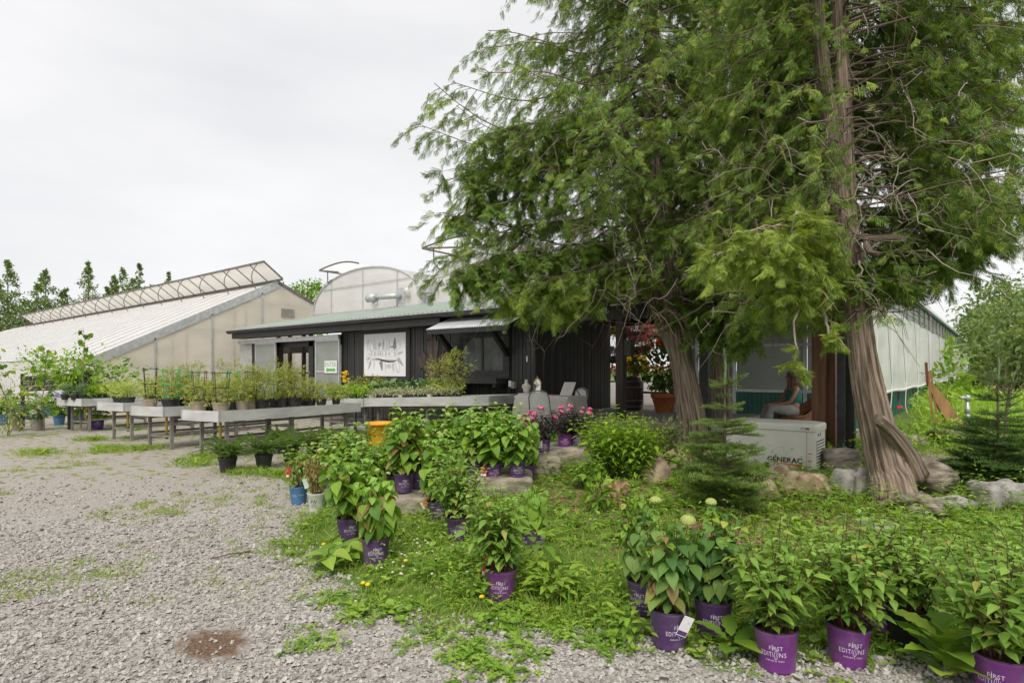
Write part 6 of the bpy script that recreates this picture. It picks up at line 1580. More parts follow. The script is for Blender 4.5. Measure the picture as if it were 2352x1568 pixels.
def chair(label, p, rz):
    t = thing('folding_chair', label, 'chair', (0, 0, 0), 'grey folding chairs at the table')
    mb = MB(); mb.box((-.2, -.2, .43), (.2, .2, .455)); mb.box((-.19, -.21, .42), (.19, -.2, .45)); mb.build('seat', CHAIRP, t)
    mb = MB(); u = np.linspace(-1, 1, 11); mb.sheet(np.stack([np.stack((.19 * u * k_, -.235 + .035 * u * u - .04 * (z - .58), np.full(11, z)), 1) for z, k_ in ((.56, .95), (.62, 1), (.74, 1.0), (.80, .93), (.835, .72), (.845, .5))]))
    V = mb.v[0]; mb.raw(V + (0, .012, 0), mb.f[4][0][:, ::-1]); mb.build('backrest', CHAIRP, t, None, True)
    mb = MB(); mb.tube([(-.215, .24, 0), (-.215, -.17, .5), (-.205, -.23, .74), (-.17, -.245, .83), (-.08, -.25, .865), (.08, -.25, .865), (.17, -.245, .83), (.205, -.23, .74), (.215, -.17, .5), (.215, .24, 0)], .012, 7); mb.build('frame', LEGMETAL, t, None, True)
    mb = MB(); mb.tube([(-.19, -.28, 0), (-.19, .17, .43)], .011, 6); mb.tube([(.19, -.28, 0), (.19, .17, .43)], .011, 6); mb.tube([(-.19, -.2, .08), (.19, -.2, .08)], .009, 6); mb.build('rear_legs', LEGMETAL, t)
    t.location = tuple(p); t.rotation_euler = (0, 0, rz); return t
p = atz(1248, 11.55); p[2] = gh(p[0], p[1]); chair('grey folding chair in front of the cloth covered table, its rounded back to the yard', p, .25)
p = atz(1318, 13.1); p[2] = gh(p[0], p[1]); chair('pale folding chair half hidden behind the right end of the table', p, PI - .3)

# ------------------------------------------------------------------ generator
GENM = mat('warm_white_generator_paint', (0.74, 0.71, 0.65), 0.4, 0.04, 4)
zc = 8.35; c0 = atz(1868, zc, hgt(1091, zc)); W_, D_, H_ = 1.24, .62, .70
g = thing('generator', 'white standby generator cabinet with GENERAC lettering and side louvres', 'generator', c0)
def rrect(x0, x1, y0, y1, r, n=5):
    P = []
    for cx, cy, a0 in ((x1 - r, y0 + r, -90), (x1 - r, y1 - r, 0), (x0 + r, y1 - r, 90), (x0 + r, y0 + r, 180)):
        P += [(cx + r * math.cos(math.radians(a0 + 90 * i / n)), cy + r * math.sin(math.radians(a0 + 90 * i / n))) for i in range(n + 1)]
    return P
O = c0
mb = MB(); mb.prism(rrect(-W_, .03, 0, D_, .05), O + (0, 0, .03), (1, 0, 0), (0, 1, 0), (0, 0, H_ - .13)); mb.build('cabinet', GENM, g)
mb = MB(); mb.prism(rrect(-W_ - .01, .04, -.012, D_ + .012, .055), O + (0, 0, -.015), (1, 0, 0), (0, 1, 0), (0, 0, .043)); mb.build('base_trim', GENM, g)
mb = MB(); R0 = np.array(rrect(-W_ - .015, .045, -.02, D_ + .02, .06)); ctr = R0.mean(0)
rows = []
for z, k_ in ((H_ - .095, 1.0), (H_ - .03, 1.0), (H_ - .012, .99), (H_ - .002, .965), (H_ + .012, .8), (H_ + .016, .02)):
    P = ctr + (R0 - ctr) * k_; P = np.vstack((P, P[:1])); rows.append(np.column_stack((P, np.full(len(P), z))) + O)
mb.sheet(rows); mb.build('lid', GENM, g, None, False)
mb = MB(); mb.box(O + (-W_ + .02, .002, H_ - .098), O + (.02, D_ - .01, H_ - .094)); mb.box(O + (-.085, -.0022, .03), O + (-.081, -.0005, H_ - .1)); mb.build('shadow_gap', DARKMETAL, g)
yf = -.0025
V, F = fit('GENERAC', .47, .07, 1.02); V[:, 0] += .004 * 0
gx_ = -.38; tx = MB(); tx.raw(*ontoY((V + (gx_, .145, 0), F), (O[0], O[1] + yf, O[2]))); lt = tx.build('brand_lettering', INK, g)
for dx in (.003, -.003):
    lt.data = lt.data
tx = MB(); tx.raw(*ontoY((V * (1, 1, 1) + (gx_ + .007, .145, 0), F), (O[0], O[1] + yf - .0004, O[2]))); tx.raw(*ontoY((V + (gx_ + .0035, .149, 0), F), (O[0], O[1] + yf - .0008, O[2]))); tx.build('brand_lettering', INK, g)
tx = MB(); tx.raw(*ontoY((np.array([(-.235, .138, 0), (.238, .130, 0), (.238, .083, 0), (.10, .108, 0)]), [(0, 3, 2, 1)]), (O[0] + gx_, O[1] + yf, O[2]))); tx.build('orange_swoosh', ORANGE, g)
mb = MB(); mb.box(O + (-.155, -.026, H_ - .072), O + (-.045, -.021, H_ - .045)); bd_ = mb.build('badge', simple('grey_badge', (.12, .12, .12), .4), g)
mb = MB(); mb.box(O + (-.148, -.028, H_ - .068), O + (-.093, -.0262, H_ - .049)); mb.build('badge_plate', ALU, bd_)
for z0, z1 in ((.21, .30), (.13, .20), (.045, .12)):
    mb = MB(); mb.box(O + (-.066, -.0022, z0), O + (-.012, -.0006, z1)); la = mb.build('warning_label', WHITEC, g)
    mb = MB(); mb.box(O + (-.066, -.0034, z1 - .017), O + (-.012, -.0022, z1)); mb.build('orange_strip', ORANGE, la)
    mb = MB()
    for i in range(4):
        mb.box(O + (-.062, -.003, z0 + .008 + .013 * i), O + (-.02 - .006 * (i % 2), -.0022, z0 + .012 + .013 * i))
    mb.build('small_print', GREYPOT, la)
for i in range(9):
    z = .10 + .042 * i
    mb = MB(); mb.bar(O + (.034, .05, z), O + (.034, D_ - .1, z), .012, .024, (.6, 0, 1)); mb.build('louvre', GENM, g)
mb = MB(); mb.box(O + (.0305, .05, .09), O + (.0315, D_ - .1, .47)); mb.build('louvre_recess', DARKMETAL, g)
mb = MB()
for y in (.14, .26):
    mb.tube([O + (.0305, y, H_ - .15), O + (.036, y, H_ - .15)], .022, 10)
mb.build('vent_plug', DARKMETAL, g)
mb = MB(); mb.tube([O + (-.035, -.013, .005), O + (-.035, -.016, .005)], .012, 10); mb.build('bolt_hole', BLACKPLASTIC, g)
mb = MB(); mb.box(O + (-W_ - .08, -.09, -.1), O + (.1, D_ + .08, -.018)); tag(mb.build('generator_pad', mat('pad_stone', (.33, .29, .25), .85, .25, 9)), 'flat stone pad under the white generator', 'pad')

# ------------------------------------------------------------------ stones, slabs, stumps
STONE = mat('warm_field_stone', (0.36, 0.225, 0.15), 0.85, 0.4, 7, 0.5, (22, 22, 22), col2=(0.50, 0.38, 0.29))
STONEG = mat('grey_field_stone', (0.27, 0.25, 0.235), 0.85, 0.35, 6, 0.5, (22, 22, 22), col2=(0.43, 0.41, 0.385))
SLAB = mat('limestone_slab', (0.23, 0.19, 0.15), 0.9, 0.35, (5, 5, 14), 0.6, (14, 14, 40), col2=(0.40, 0.35, 0.29))
def blob(p, sx, sy, sz, sq=2.2, rough=.09, n=26, rz=0.0, flat=0.0):
    th = np.linspace(-PI / 2, PI / 2, n // 2 + 1); ph = np.linspace(0, 2 * PI, n + 1)
    T, Pp = np.meshgrid(th, ph, indexing='ij'); se = lambda v: np.sign(v) * np.abs(v) ** (2 / sq)
    X = np.stack((se(np.cos(T)) * se(np.cos(Pp)), se(np.cos(T)) * se(np.sin(Pp)), se(np.sin(T))), -1)
    s1, s2, s3 = rng.random(3) * 9
    k = 1 + rough * (np.sin(2.3 * X[..., 0] * 2 + s1) * np.sin(2.1 * X[..., 1] * 2 + s2) + .6 * np.sin(5 * X[..., 2] + 4 * X[..., 0] + s3) + .35 * np.sin(9 * X[..., 1] + 7 * X[..., 0] + s1))
    X = X * k[..., None] * (sx, sy, sz)
    a, b = math.cos(rz), math.sin(rz); X = np.stack((X[..., 0] * a - X[..., 1] * b, X[..., 0] * b + X[..., 1] * a, X[..., 2]), -1)
    return MB().sheet(X + np.asarray(p))
def rock(label, x, y, w, h, m_=STONE, sq=2.3, dep=.8, name='boulder', cat='boulder', grp=None, rough=.115, sink=.38, rz=None):
    p = on(x, y); z = depth(p); W = .93 * w * z / FPX; Hh = h * z / FPX
    tot = Hh / (1 - sink)
    o = blob(p + FWD * W * dep * .4 + (0, 0, tot * (.5 - sink)), W / 2, W / 2 * dep, tot / 2, sq, rough, 34, YAW if rz is None else rz).build(name, m_, None, p, True)
    return tag(o, label, cat, grp)
for a in (('pinkish boulder left of the two big tan ones, beside the little spruce', 1745, 1148, 115, 52), ('largest tan boulder in front of the generator', 1868, 1143, 125, 54), ('small tan boulder tucked behind the largest one', 1800, 1110, 70, 36)):
    rock(*a, STONE, grp='boulders round the generator')
rock('smooth grey boulder between the largest tan one and the leaning cedar', 1955, 1135, 78, 56, STONEG, grp='boulders round the generator')
rock('pinkish boulder at the right foot of the lime shrub', 1507, 1108, 75, 58, STONE, 2.5, grp='boulders round the generator')
rock('tan boulder at the foot of the left cedar trunk', 1560, 1090, 80, 52, STONE, 2.5, grp='boulders round the generator')
rock('flat tan rock between the left cedar and the little spruce', 1620, 1085, 70, 40, STONE, 2.8, grp='boulders round the generator')
rock('low stone at the left foot of the leaning cedar trunk', 1990, 1140, 50, 60, STONEG, 2.6, .7)
rock('squared grey stone block behind the generator, left of the leaning trunk', 1938, 1085, 92, 52, SLAB, 6, .6, 'stone_block', 'stone block', rough=.04, sink=.15)
rock('brown stone block right behind the generator corner', 1903, 1080, 36, 46, SLAB, 5, .8, 'stone_block', 'stone block', rough=.04, sink=.15)
rock('square topped boulder at the right edge of the view', 2320, 1165, 120, 52, STONEG, 4, .7)
rock('half buried grey stone right of the gnarled root', 2205, 1175, 95, 30, STONEG, 2.6, .7)
rock('flat pale stone lying behind the foreground shrubs', 2050, 1222, 105, 16, SLAB, 4, .9, 'flat_stone', 'stone', rough=.05)
rock('flat stepping slab in front of the tan board trestle', 2165, 1072, 130, 20, SLAB, 5, 1.4, 'flat_stone', 'stone', rough=.04)
rock('pale slab in the weeds behind the leaning trunk', 2095, 1025, 90, 26, SLAB, 4, .9, 'flat_stone', 'stone', rough=.05)
def slab(label, x0, x1, ytop, z, th, dp, rz=.0):
    a, b = atz(x0, z), atz(x1, z); h = hgt(ytop, z); W = np.linalg.norm(b - a); c = (a + b) / 2 + FWD * dp * .5
    o = blob((c[0], c[1], h - th / 2), W / 2, dp / 2, th / 2, 7, .025, 44, YAW + rz).build('stone_slab', SLAB, None, None, False)
    return tag(o, label, 'stone slab', 'rough stone slabs stepping up to the table')
slab('stone slab at the left end of the steps, a purple pot on its corner', 893, 985, 1140, 6.7, .24, .8)
slab('long low stone step carrying three purple pots', 1065, 1225, 1098, 7.1, .26, .9)
slab('thick stone slab under the bright magenta pot and the dark leaved shrub', 1200, 1292, 1052, 8.1, .30, 1.1)
slab('upper stone step below the two rightmost dark leaved shrubs', 1265, 1375, 1030, 8.9, .26, 1.0)
# weathered stump and gnarled root by the leaning cedar
ROT = mat('crumbling_orange_wood', (0.26, 0.13, 0.06), 0.95, 0.5, (18, 18, 9), 0.8, col2=(0.42, 0.28, 0.17))
DEADW = mat('grey_dead_wood', (0.20, 0.155, 0.115), 0.9, 0.5, (5, 5, 22), 0.9, (12, 12, 60), col2=(0.36, 0.31, 0.25))
p = on(1413, 1150); mb = MB(); a = np.linspace(0, 2 * PI, 25)
rows = [np.stack((r_ * np.cos(a) * (1 + .1 * np.sin(3 * a + z * 9)), r_ * np.sin(a) * (1 + .1 * np.cos(4 * a)), np.full(25, z) + .03 * np.sin(7 * a) * (z > .1)), 1) + p for r_, z in ((.2, -.03), (.17, .06), (.16, .16), (.12, .2), (.05, .15), (.001, .16))]
mb.sheet(rows); tag(mb.build('tree_stump', ROT, None, p), 'crumbling orange tree stump in the mulch below the lime shrub', 'stump')
p = tp(2110, 1115, 6.9); mb = MB(); n = 30
mb.tube([p + (-.2, .25, .17), p + (0, .12, .14), p + (.2, -.02, .1), p + (.3, -.08, .07)], [.16, .19, .18, .14], 22, True, lambda t_, a: 1 + .10 * np.sin(5 * a + 3 * t_) + .05 * np.sin(13 * a)); tag(mb.build('fallen_log', DEADW, None, None, True), 'short weathered log lying behind the base of the leaning cedar', 'log')
p = on(2095, 1185); mb = MB()
mb.tube([p + (-.12, .12, .0), p + (-.06, .06, .13), p + (.06, .02, .17), p + (.18, .0, .11), p + (.27, -.04, .0)], [.06, .075, .08, .075, .04], 16, True, lambda t_, a: 1 + .16 * np.sin(4 * a + 5 * t_) + .08 * np.sin(9 * a))
mb.tube([p + (-.05, .0, .0), p + (.02, -.04, .07), p + (.10, -.07, .05), p + (.14, -.12, -.02)], [.07, .065, .055, .03], 12, True, lambda t_, a: 1 + .2 * np.sin(3 * a + 6 * t_))
tag(mb.build('gnarled_root', DEADW, None, None, True), 'gnarled hollow grey root at the right foot of the leaning cedar', 'root')
# trestle with tan boards, standpipe, watering can
zt = 11.6
def q3(x, y, z=zt):
    return tp(x, y, z)
g0 = q3(2175, 1035); g0[2] = float(gh(g0[0], g0[1]))
t = thing('board_trestle', 'wooden trestle with a slanting tan board and two upright slats', 'trestle', g0)
mb = MB(); mb.bar(q3(2140, 996), q3(2212, 990), .3, .12); mb.build('top_beam', GREYWOOD, t)
for x in (2152, 2162, 2200):
    a = q3(x, 1000, zt + (.15 if x == 2162 else 0)); b = a.copy(); b[2] = float(gh(a[0], a[1])) - .02; mb = MB(); mb.bar(b, a, .1, .1, (0, 1, 0)); mb.build('leg', GREYWOOD, t)
for x0, y0, x1, y1 in ((2132, 852, 2148, 1038), (2137, 850, 2156, 985)):
    mb = MB(); mb.bar(q3(x0, y0), q3(x1, y1), .035, .03, (0, 1, 0)); mb.build('upright_slat', PALEWOOD, t)
mb = MB(); A, B = q3(2131, 872), q3(2208, 992); d = (B - A) / np.linalg.norm(B - A); s = np.cross(d, FWD)
w_ = [.02, .08, .115, .12, .11]; u = np.linspace(0, 1, 5)
pl = [A + (B - A) * k - s * .0 for k in u]; V = [p_ - s * w for p_, w in zip(pl, w_)] + [p_ + s * w for p_, w in zip(pl, w_)]; V = np.array(V); V2 = V + FWD * .045; n = 5
F = []
for i in range(n - 1):
    F += [(i, i + 1, n + i + 1, n + i), (2 * n + i, 3 * n + i, 3 * n + i + 1, 2 * n + i + 1), (i, 2 * n + i, 2 * n + i + 1, i + 1), (n + i, n + i + 1, 3 * n + i + 1, 3 * n + i)]
F += [(0, n, 3 * n, 2 * n), (n - 1, 3 * n - 1, 4 * n - 1, 2 * n - 1)]
mb.raw(np.vstack((V, V2)), F); mb.build('slanting_board', PALEWOOD, t)
mb = MB(); mb.bar(q3(2127, 832), q3(2130, 880), .045, .04, (0, 1, 0)); mb.build('dark_grip', CEDARWOOD, t)
p = q3(2222, 1000, 11.2); g0 = p.copy(); g0[2] = float(gh(p[0], p[1]))
t = thing('standpipe', 'thin grey plastic standpipe right of the trestle', 'pipe', g0); hp = hgt(908, 11.2)
mb = MB(); mb.tube([g0, (g0[0], g0[1], hp)], .028, 10); mb.build('pipe', ALU, t, None, True)
for z0, z1, r_ in ((hp - .1, hp + .01, .045), (hp - .33, hp - .2, .042), (hp - .40, hp - .36, .05)):
    mb = MB(); mb.tube([(g0[0], g0[1], z0), (g0[0], g0[1], z1)], r_, 10); mb.build('coupling', GALV, t, None, True)
mb = MB(); mb.tube([(g0[0], g0[1], hp - .04), g0 * (1, 1, 0) - RGT * .14 + (0, 0, hp - .04)], .028, 8); mb.build('elbow', GALV, t, None, True)
zw = 13.2; p = tp(2195, 974, zw); g0 = p.copy(); t = thing('watering_can', 'bright green plastic watering can hung in the weeds behind the trestle', 'watering can', p)
GRN = simple('bright_green_plastic', (0.01, 0.20, 0.07), .35)
mb = MB(); mb.lathe([(0, 0), (.15, 0), (.17, .16), (.13, .22), (.08, .24), (.0, .24)], 18, p); mb.build('can_body', GRN, t, None, True)
mb = MB(); a = np.linspace(0, PI, 10); mb.tube(p + np.outer(np.cos(a) * .12, RGT) + np.outer(np.sin(a) * .13 + .2, UP), .016, 6); mb.build('handle', GRN, t, None, True)
mb = MB(); mb.tube([p + RGT * .14 + (0, 0, .06), p + RGT * .27 + (0, 0, .22)], [.03, .02], 8); mb.build('spout', GRN, t, None, True)
mb = MB(); mb.bar(tp(2060, 935, 14.9), tp(2072, 934, 14.9), .04, .05); tag(mb.build('red_clamp', REDC), 'small red clamp at the foot of the white curtain beside the leaning trunk', 'clamp')
# ------------------------------------------------------------------ shrubs in the ground
def ground_shrub(label, p, W, H, nst, ls, m_, top, kind='ovate', shp=1.0):
    return shrub(label, p, 'purple', H, W, nst, ls, kind, 0, 0, 1, 0, m_, top, STEMGREEN, cat='shrub', pot=False, name='garden_shrub', dens=shp)
p = atz(1405, 8.0); p[2] = gh(p[0], p[1])
ground_shrub('big lime green shrub in the middle of the bed, left of the cedar trunk', p, .66, 1.02, 40, .105, LEAF_LIME, LEAF_LIME, shp=1.1)
p = atz(1470, 7.7); p[2] = gh(p[0], p[1])
ground_shrub('lower right lobe of lime green shrub leaning towards the pinkish boulder', p, .42, .95, 20, .10, LEAF_LIME, LEAF_LIME)
p = atz(1350, 7.5); p[2] = gh(p[0], p[1])
ground_shrub('darker green shrub at the left foot of the big lime shrub', p, .36, .5, 16, .10, LEAF_HYD, LEAF_HYD)
SED = leafmat('sedum_leaf', [(0.11, 0.15, 0.05), (0.17, 0.21, 0.07), (0.22, 0.20, 0.11)], .25)
for x, lb in ((1395, 'low sedum clump left of the porch post'), (1440, 'low sedum clump in front of the porch post'), (1490, 'low sedum clump in front of the terracotta pot'), (1530, 'low sedum clump beside the left cedar trunk')):
    p = atz(x, 9.6); p[2] = gh(p[0], p[1]) + .0
    t = thing('sedum_clump', lb, 'plant', p, 'sedum clumps along the porch edge'); bushy(t, p, .38, .62, 700, SMALL, .055, SED, nst=26, droop=.2)
for x, z, r, H, lm, n, s, lb in ((1575, 8.2, .3, .3, LEAF_WEED, 260, .11, 'low leafy plant behind the pinkish boulder'), (1893, 9.1, .16, .28, LEAF_WEED, 120, .08, 'small weed at the right corner of the generator'), (2010, 9.4, .22, .4, LEAF_WEED, 200, .09, 'leafy weed between the downspout and the leaning trunk'), (2140, 9.2, .3, .22, LEAF_HERB, 500, .04, 'pale flowering ground plant right of the leaning trunk'), (2060, 10.5, .3, .5, LEAF_MEADOW, 300, .1, 'weed clump at the foot of the green corrugated skirt'),
                        (2160, 11.2, .3, .55, LEAF_MEADOW, 260, .09, 'weeds growing under the trestle'), (2185, 12.0, .35, .6, LEAF_MEADOW, 320, .1, 'leafy weeds inside the trestle'), (1372, 6.4, .12, .42, LEAF_WEED, 70, .11, 'upright weed stalk beside the crumbling stump')):
    p = atz(x, z); p[2] = gh(p[0], p[1]); t = thing('weed_clump', lb, 'plant', p); bushy(t, p, r, H, n, SMALL if s < .09 else OVATE, s, lm, nst=9)
p = tp(2170, 905, 16.5); p[2] = .2; t = thing('weed_clump', 'tall weed with drooping leaf fingers in front of the white curtain', 'plant', p); bushy(t, p, .4, 2.1, 160, LANCE, .3, LEAF_WEED, nst=4, spreadz=(.55, 1), droop=-.3)
# big toothed weed in the bottom right corner, and rosettes of it elsewhere
def burdock(label, p, n, L, name='burdock', up=(.35, 1.1), m_=LEAF_WEED):
    t = thing(name, label, 'weed', p); k = [LM.setdefault(('tooth', j), [MB().raw(*s).mesh('leaf', m_, smooth=True)])[0] for j, s in enumerate((BROAD, BROAD2, BROAD))]
    for i in range(n):
        a = i * 2.4 + rng.uniform(-.2, .2); d = np.array((math.cos(a), math.sin(a), rng.uniform(*up))); link('leaf', k[i % 3], t, basis=basis(frames([d], [(0, 0, 1)])[0], np.array((.02 * math.cos(a), .02 * math.sin(a), .02 + .012 * i)), L * rng.uniform(.75, 1.15)))
    return t
burdock('large toothed weed in the bottom right corner', on(2165, 1560), 20, .25)
burdock('second toothed weed right of the corner weed', on(2310, 1590) + (0, 0, .0), 12, .22)
burdock('toothed weed growing at the foot of the dark purple pot of the trio', on(1680, 1500), 7, .2, up=(.3, 1.2))
for i, (x, y, lb) in enumerate(((790, 1290, 'broad rounded weed left of the drooping hydrangea pot'), (755, 1310, 'broad weed at the gravel edge'))):
    t = thing('coltsfoot', lb, 'weed', on(x, y)); k = leaf_meshes('heart', SHAPES['heart'], LEAF_WEED)
    for j in range(9):
        a = j * 2.4; d = np.array((math.cos(a), math.sin(a), rng.uniform(.1, .7))); link('leaf', k[j % 3], t, basis=basis(frames([d], [(-.2, -.3, 1)])[0], np.array((.05 * math.cos(a), .05 * math.sin(a), .07 + .01 * j)), .16))
for x, y, lb in ((1270, 1375, 'leafy plantain weed right of the bushy magenta pot'), (1450, 1470, 'nettle clump at the left of the foreground trio'), (1235, 1330, 'tall mullein like weed behind the plantain')):
    p = on(x, y); t = thing('weed_clump', lb, 'plant', p); k = leaf_meshes('ovate', SHAPES['ovate'], LEAF_WEED); tall = x == 1235
    for j in range(46):
        a = j * 2.4; r_ = .16 * math.sqrt((j % 16) / 16.); h = (.06 + .012 * (j // 4)) * (2.2 if tall else 1); d = np.array((math.cos(a), math.sin(a), rng.uniform(-.1, .6)))
        link('leaf', k[j % 3], t, basis=basis(frames([d], [(0, 0, 1)])[0], np.array((r_ * math.cos(a), r_ * math.sin(a), h)), (.11 if x != 1450 else .07) * rng.uniform(.8, 1.3)))
# dandelions
for x, y, lb in ((832, 1352, 'yellow dandelion, left of the pair at the gravel edge'), (843, 1356, 'yellow dandelion, right of the pair at the gravel edge'), (930, 1298, 'yellow dandelion right of the drooping hydrangea pot'), (1104, 1385, 'yellow dandelion by the foot of the bushy magenta pot'), (1098, 1322, 'yellow dandelion behind the red tag'), (1248, 1358, 'yellow dandelion in the plantain leaves'), (748, 1272, 'yellow dandelion among the grass nearest the gravel'), (742, 1258, 'yellow dandelion behind the broad weed')):
    p = on(x, y + 14); t = thing('dandelion', lb, 'flower', p, 'dandelions in the grass'); h = .09; mb = MB(); mb.tube([p, p + (.01, 0, h)], .003, 5); mb.build('stem', STEMGREEN, t)
    mb = MB(); mb.inst(floret_dome(40, 1, .4, .0), frames([(0, 1, 0)], [(-.2, -.4, 1)]), np.array([p + (.01, 0, h)]), np.array([.017])); mb.build('flower', FLOWER_YEL, t)

# ------------------------------------------------------------------ left edge: slatted planter, saplings, hydrangeas
zq = 17.0
t = thing('slatted_planter', 'black slatted planter box in front of the white roof at the left edge', 'planter', tp(130, 960, zq))
def pt_(x, y, z=zq):
    return tp(x, y, z)
for y0 in (868, 880, 892):
    mb = MB(); mb.bar(pt_(50, y0 + 2, zq + .6), pt_(172, y0 - 4), .14, .03, (0, 1, 0)); mb.build('slat', BLACKWOOD, t)
for y0 in (856, 868, 880, 892, 904):
    mb = MB(); mb.bar(pt_(160, y0, zq - .2), pt_(206, y0 - 1, zq - .2), .13, .03, (0, 1, 0)); mb.build('slat', BLACKWOOD, t)
for x, z in ((52, zq + .6), (160, zq - .24), (206, zq - .24)):
    a = pt_(x, 858, z); b = a.copy(); b[2] = 0; mb = MB(); mb.bar(b, a, .09, .09, (0, 1, 0)); mb.build('corner_post', BLACKWOOD, t)
for x, z, H, W, n, m_, lb, ls, ns in ((20, 15, 1.7, .6, 420, LEAF_TOM, 'reddish feathery shrub at the extreme left edge', .1, 9), (165, 16.8, .85, .75, 900, LEAF_LIME, 'dense green vine spilling over the slatted planter', .11, 16), (255, 17.4, .95, .7, 420, LEAF_HYD, 'round leaved shrub right of the slatted planter', .15, 10), (90, 17.5, 1.0, .5, 260, LEAF_WEED, 'green shrub behind the left part of the slatted planter', .12, 9)):
    p = atz(x, z, 0); base = 0.0 if x == 20 else 1.25 if x != 255 else .9
    t = thing('garden_shrub', lb, 'shrub', p + (0, 0, base)); bushy(t, p + (0, 0, base), W, H, n, OVATE if m_ is not LEAF_TOM else LANCE, ls, m_, nst=ns)
for x, z, H, lb in ((190, 16.2, 2.6, 'slim sapling with hanging round leaves before the roof, right one'), (100, 16.4, 2.2, 'slim sapling with hanging round leaves before the roof, left one'), (45, 16.2, 2.1, 'bent sapling at the far left before the roof')):
    p = atz(x, z, 0); t = thing('sapling', lb, 'tree', p, 'slim saplings in front of the white roof')
    u = np.linspace(0, 1, 8); top_ = p + RGT * (.0 if x > 60 else -.9) + (0, 0, H + .2)
    Q = p + (top_ - p) * u[:, None] + rng.standard_normal((8, 3)) * .03; mb = MB(); mb.tube(Q, .018 * (1.2 - u), 5); mb.build('stem', BRANCHBARK, t)
    bm = MB(); PP = []; D = []
    for j in range(13):
        v = .3 + .7 * j / 13; o = np.array([np.interp(v, u, Q[:, k]) for k in range(3)]); a = j * 2.4; e = o + np.array((math.cos(a) * .45, math.sin(a) * .45, .22)) * (1.2 - v) * 1.3; bm.tube([o, (o + e) / 2 + (0, 0, .05), e], [.008, .006, .003], 4, False)
        m = 6; w = rng.uniform(.3, 1.05, m); PP.append(o + (e - o) * w[:, None] + rng.standard_normal((m, 3)) * .03); D.append(unit(m) * .5 + (0, 0, -1))
    bm.build('twigs', BRANCHBARK, t); PP = np.vstack(PP); D = np.vstack(D); c = MB(); c.inst(HEART, frames(D, unit(len(D)) - FWD * .6), PP, rng.uniform(.1, .16, len(PP))); c.build('foliage', LEAF_HYD, t)['kind'] = 'stuff'
GQ = 'flowering hydrangeas at the left edge'
for x, y, key, H, W, lb, hm, nh in ((40, 988, 'grey', .58, .45, 'leafy shrub in the grey pot nearest the left edge', None, 0), (86, 988, 'grey', .6, .42, 'leafy shrub in the second grey pot from the left edge', None, 0), (136, 975, 'blue', .55, .48, 'blue flowered hydrangea in the blue pot left of the leftmost bench', FLOWER_BLUE, 7), (182, 972, 'blue', .55, .5, 'hydrangea in the blue pot under the leftmost bench', FLOWER_BLUE, 3), (60, 962, 'blue', .62, .55, 'tall hydrangea with blue and white heads behind the grey pots', FLOWER_BLUE, 6), (5, 975, 'blue', .8, .55, 'dark leaved hydrangea cut by the left edge', FLOWER_BLUE, 3), (110, 955, 'blue', .62, .55, 'hydrangea with pale violet heads below the slatted planter', FLOWER_BLUE, 8), (225, 985, 'purple', .45, .5, 'yellow green shrub under the herb bench', None, 0)):
    p = on(x, y); sc = 1.45
    shrub(lb, p, key, H, W, 12, .17, 'ovate' if key == 'grey' else 'heart', nh, .15, sc, 0, LEAF_LIME if x == 225 else (LEAF_BLUE if key == 'grey' else None), LEAF_HYD, group=GQ, headm=hm, hs=.1, stuff=True)

# ------------------------------------------------------------------ inside the flower house
FLORET = leaf_shape(1.0, .1, .1, ((.5, 1.0),))
def basket(label, x, y, z, r, fm, n=420, trail=.2):
    p = tp(x, y, z); t = thing('hanging_basket', label, 'hanging basket', p, 'hanging flower baskets inside the greenhouse')
    mb = MB(); mb.lathe([(0, -.2), (r * .5, -.2), (r * .62, 0), (r * .58, 0), (0, -.03)], 14, p); mb.build('basket', BLACKPLASTIC, t)
    mb = MB(); q = p + (0, 0, .55)
    for a in (0, 2.1, 4.2):
        mb.tube([p + (r * .55 * math.cos(a), r * .55 * math.sin(a), 0), q], .006, 4)
    mb.build('hanger', DARKMETAL, t)
    for m_, k, s, nm, dz in ((LEAF_WEED, n, .07, 'foliage', -.05), (fm, n * 2, .095, 'blossom', .05)):
        v = unit(k); pp = p + v * r * rng.uniform(.55, 1.0, (k, 1)) * (1, 1, .62) + (0, 0, dz); c = MB()
        c.inst(SMALL if nm == 'foliage' else FLORET, frames(v + .3 * unit(k), unit(k)), pp, (rng.uniform(.6, 1.2, k) * s * (1 if nm == 'foliage' else .75))); c.build(nm, m_, t)['kind'] = 'stuff'
for a in (('rose pink petunia basket, upper one of the pair right of the dark post', 1462, 762, 16.5, .38, FLOWER_PINK2), ('rose pink petunia basket, lower one of the pair right of the dark post', 1468, 796, 16.2, .40, FLOWER_PINK2), ('yellow flower basket high behind the dark post', 1402, 752, 17.5, .34, FLOWER_YEL), ('mixed purple and red basket left of the dark post', 1408, 818, 17, .3, FLOWER_BLUE), ('red flower basket against the left cedar trunk', 1532, 790, 17.5, .3, FLOWER_RED), ('small red basket behind the speaker box', 1448, 818, 18, .22, FLOWER_RED), ('golden yellow basket below the pink ones', 1462, 838, 17.5, .33, FLOWER_YEL), ('pale pink basket above the door opening at right', 1505, 762, 19, .32, FLOWER_PINK2)):
    basket(*a)
p0 = tp(1390, 905, 18.0); p1 = tp(1560, 905, 18.0); FLZ = .6
t = thing('flower_table', 'long table of potted geraniums inside the greenhouse door', 'table', (p0 + p1) / 2 * (1, 1, 0) + (0, 0, FLZ))
mb = MB(); mb.bar(p0 * (1, 1, 0) + (0, 0, 1.32), p1 * (1, 1, 0) + (0, 0, 1.32), .9, .05); mb.build('tabletop', ALU, t)
for k in (.04, .5, .96):
    a = p0 + (p1 - p0) * k; mb = MB(); mb.box((a[0] - .03, a[1] - .03, FLZ), (a[0] + .03, a[1] + .03, 1.29)); mb.build('leg', LEGMETAL, t)
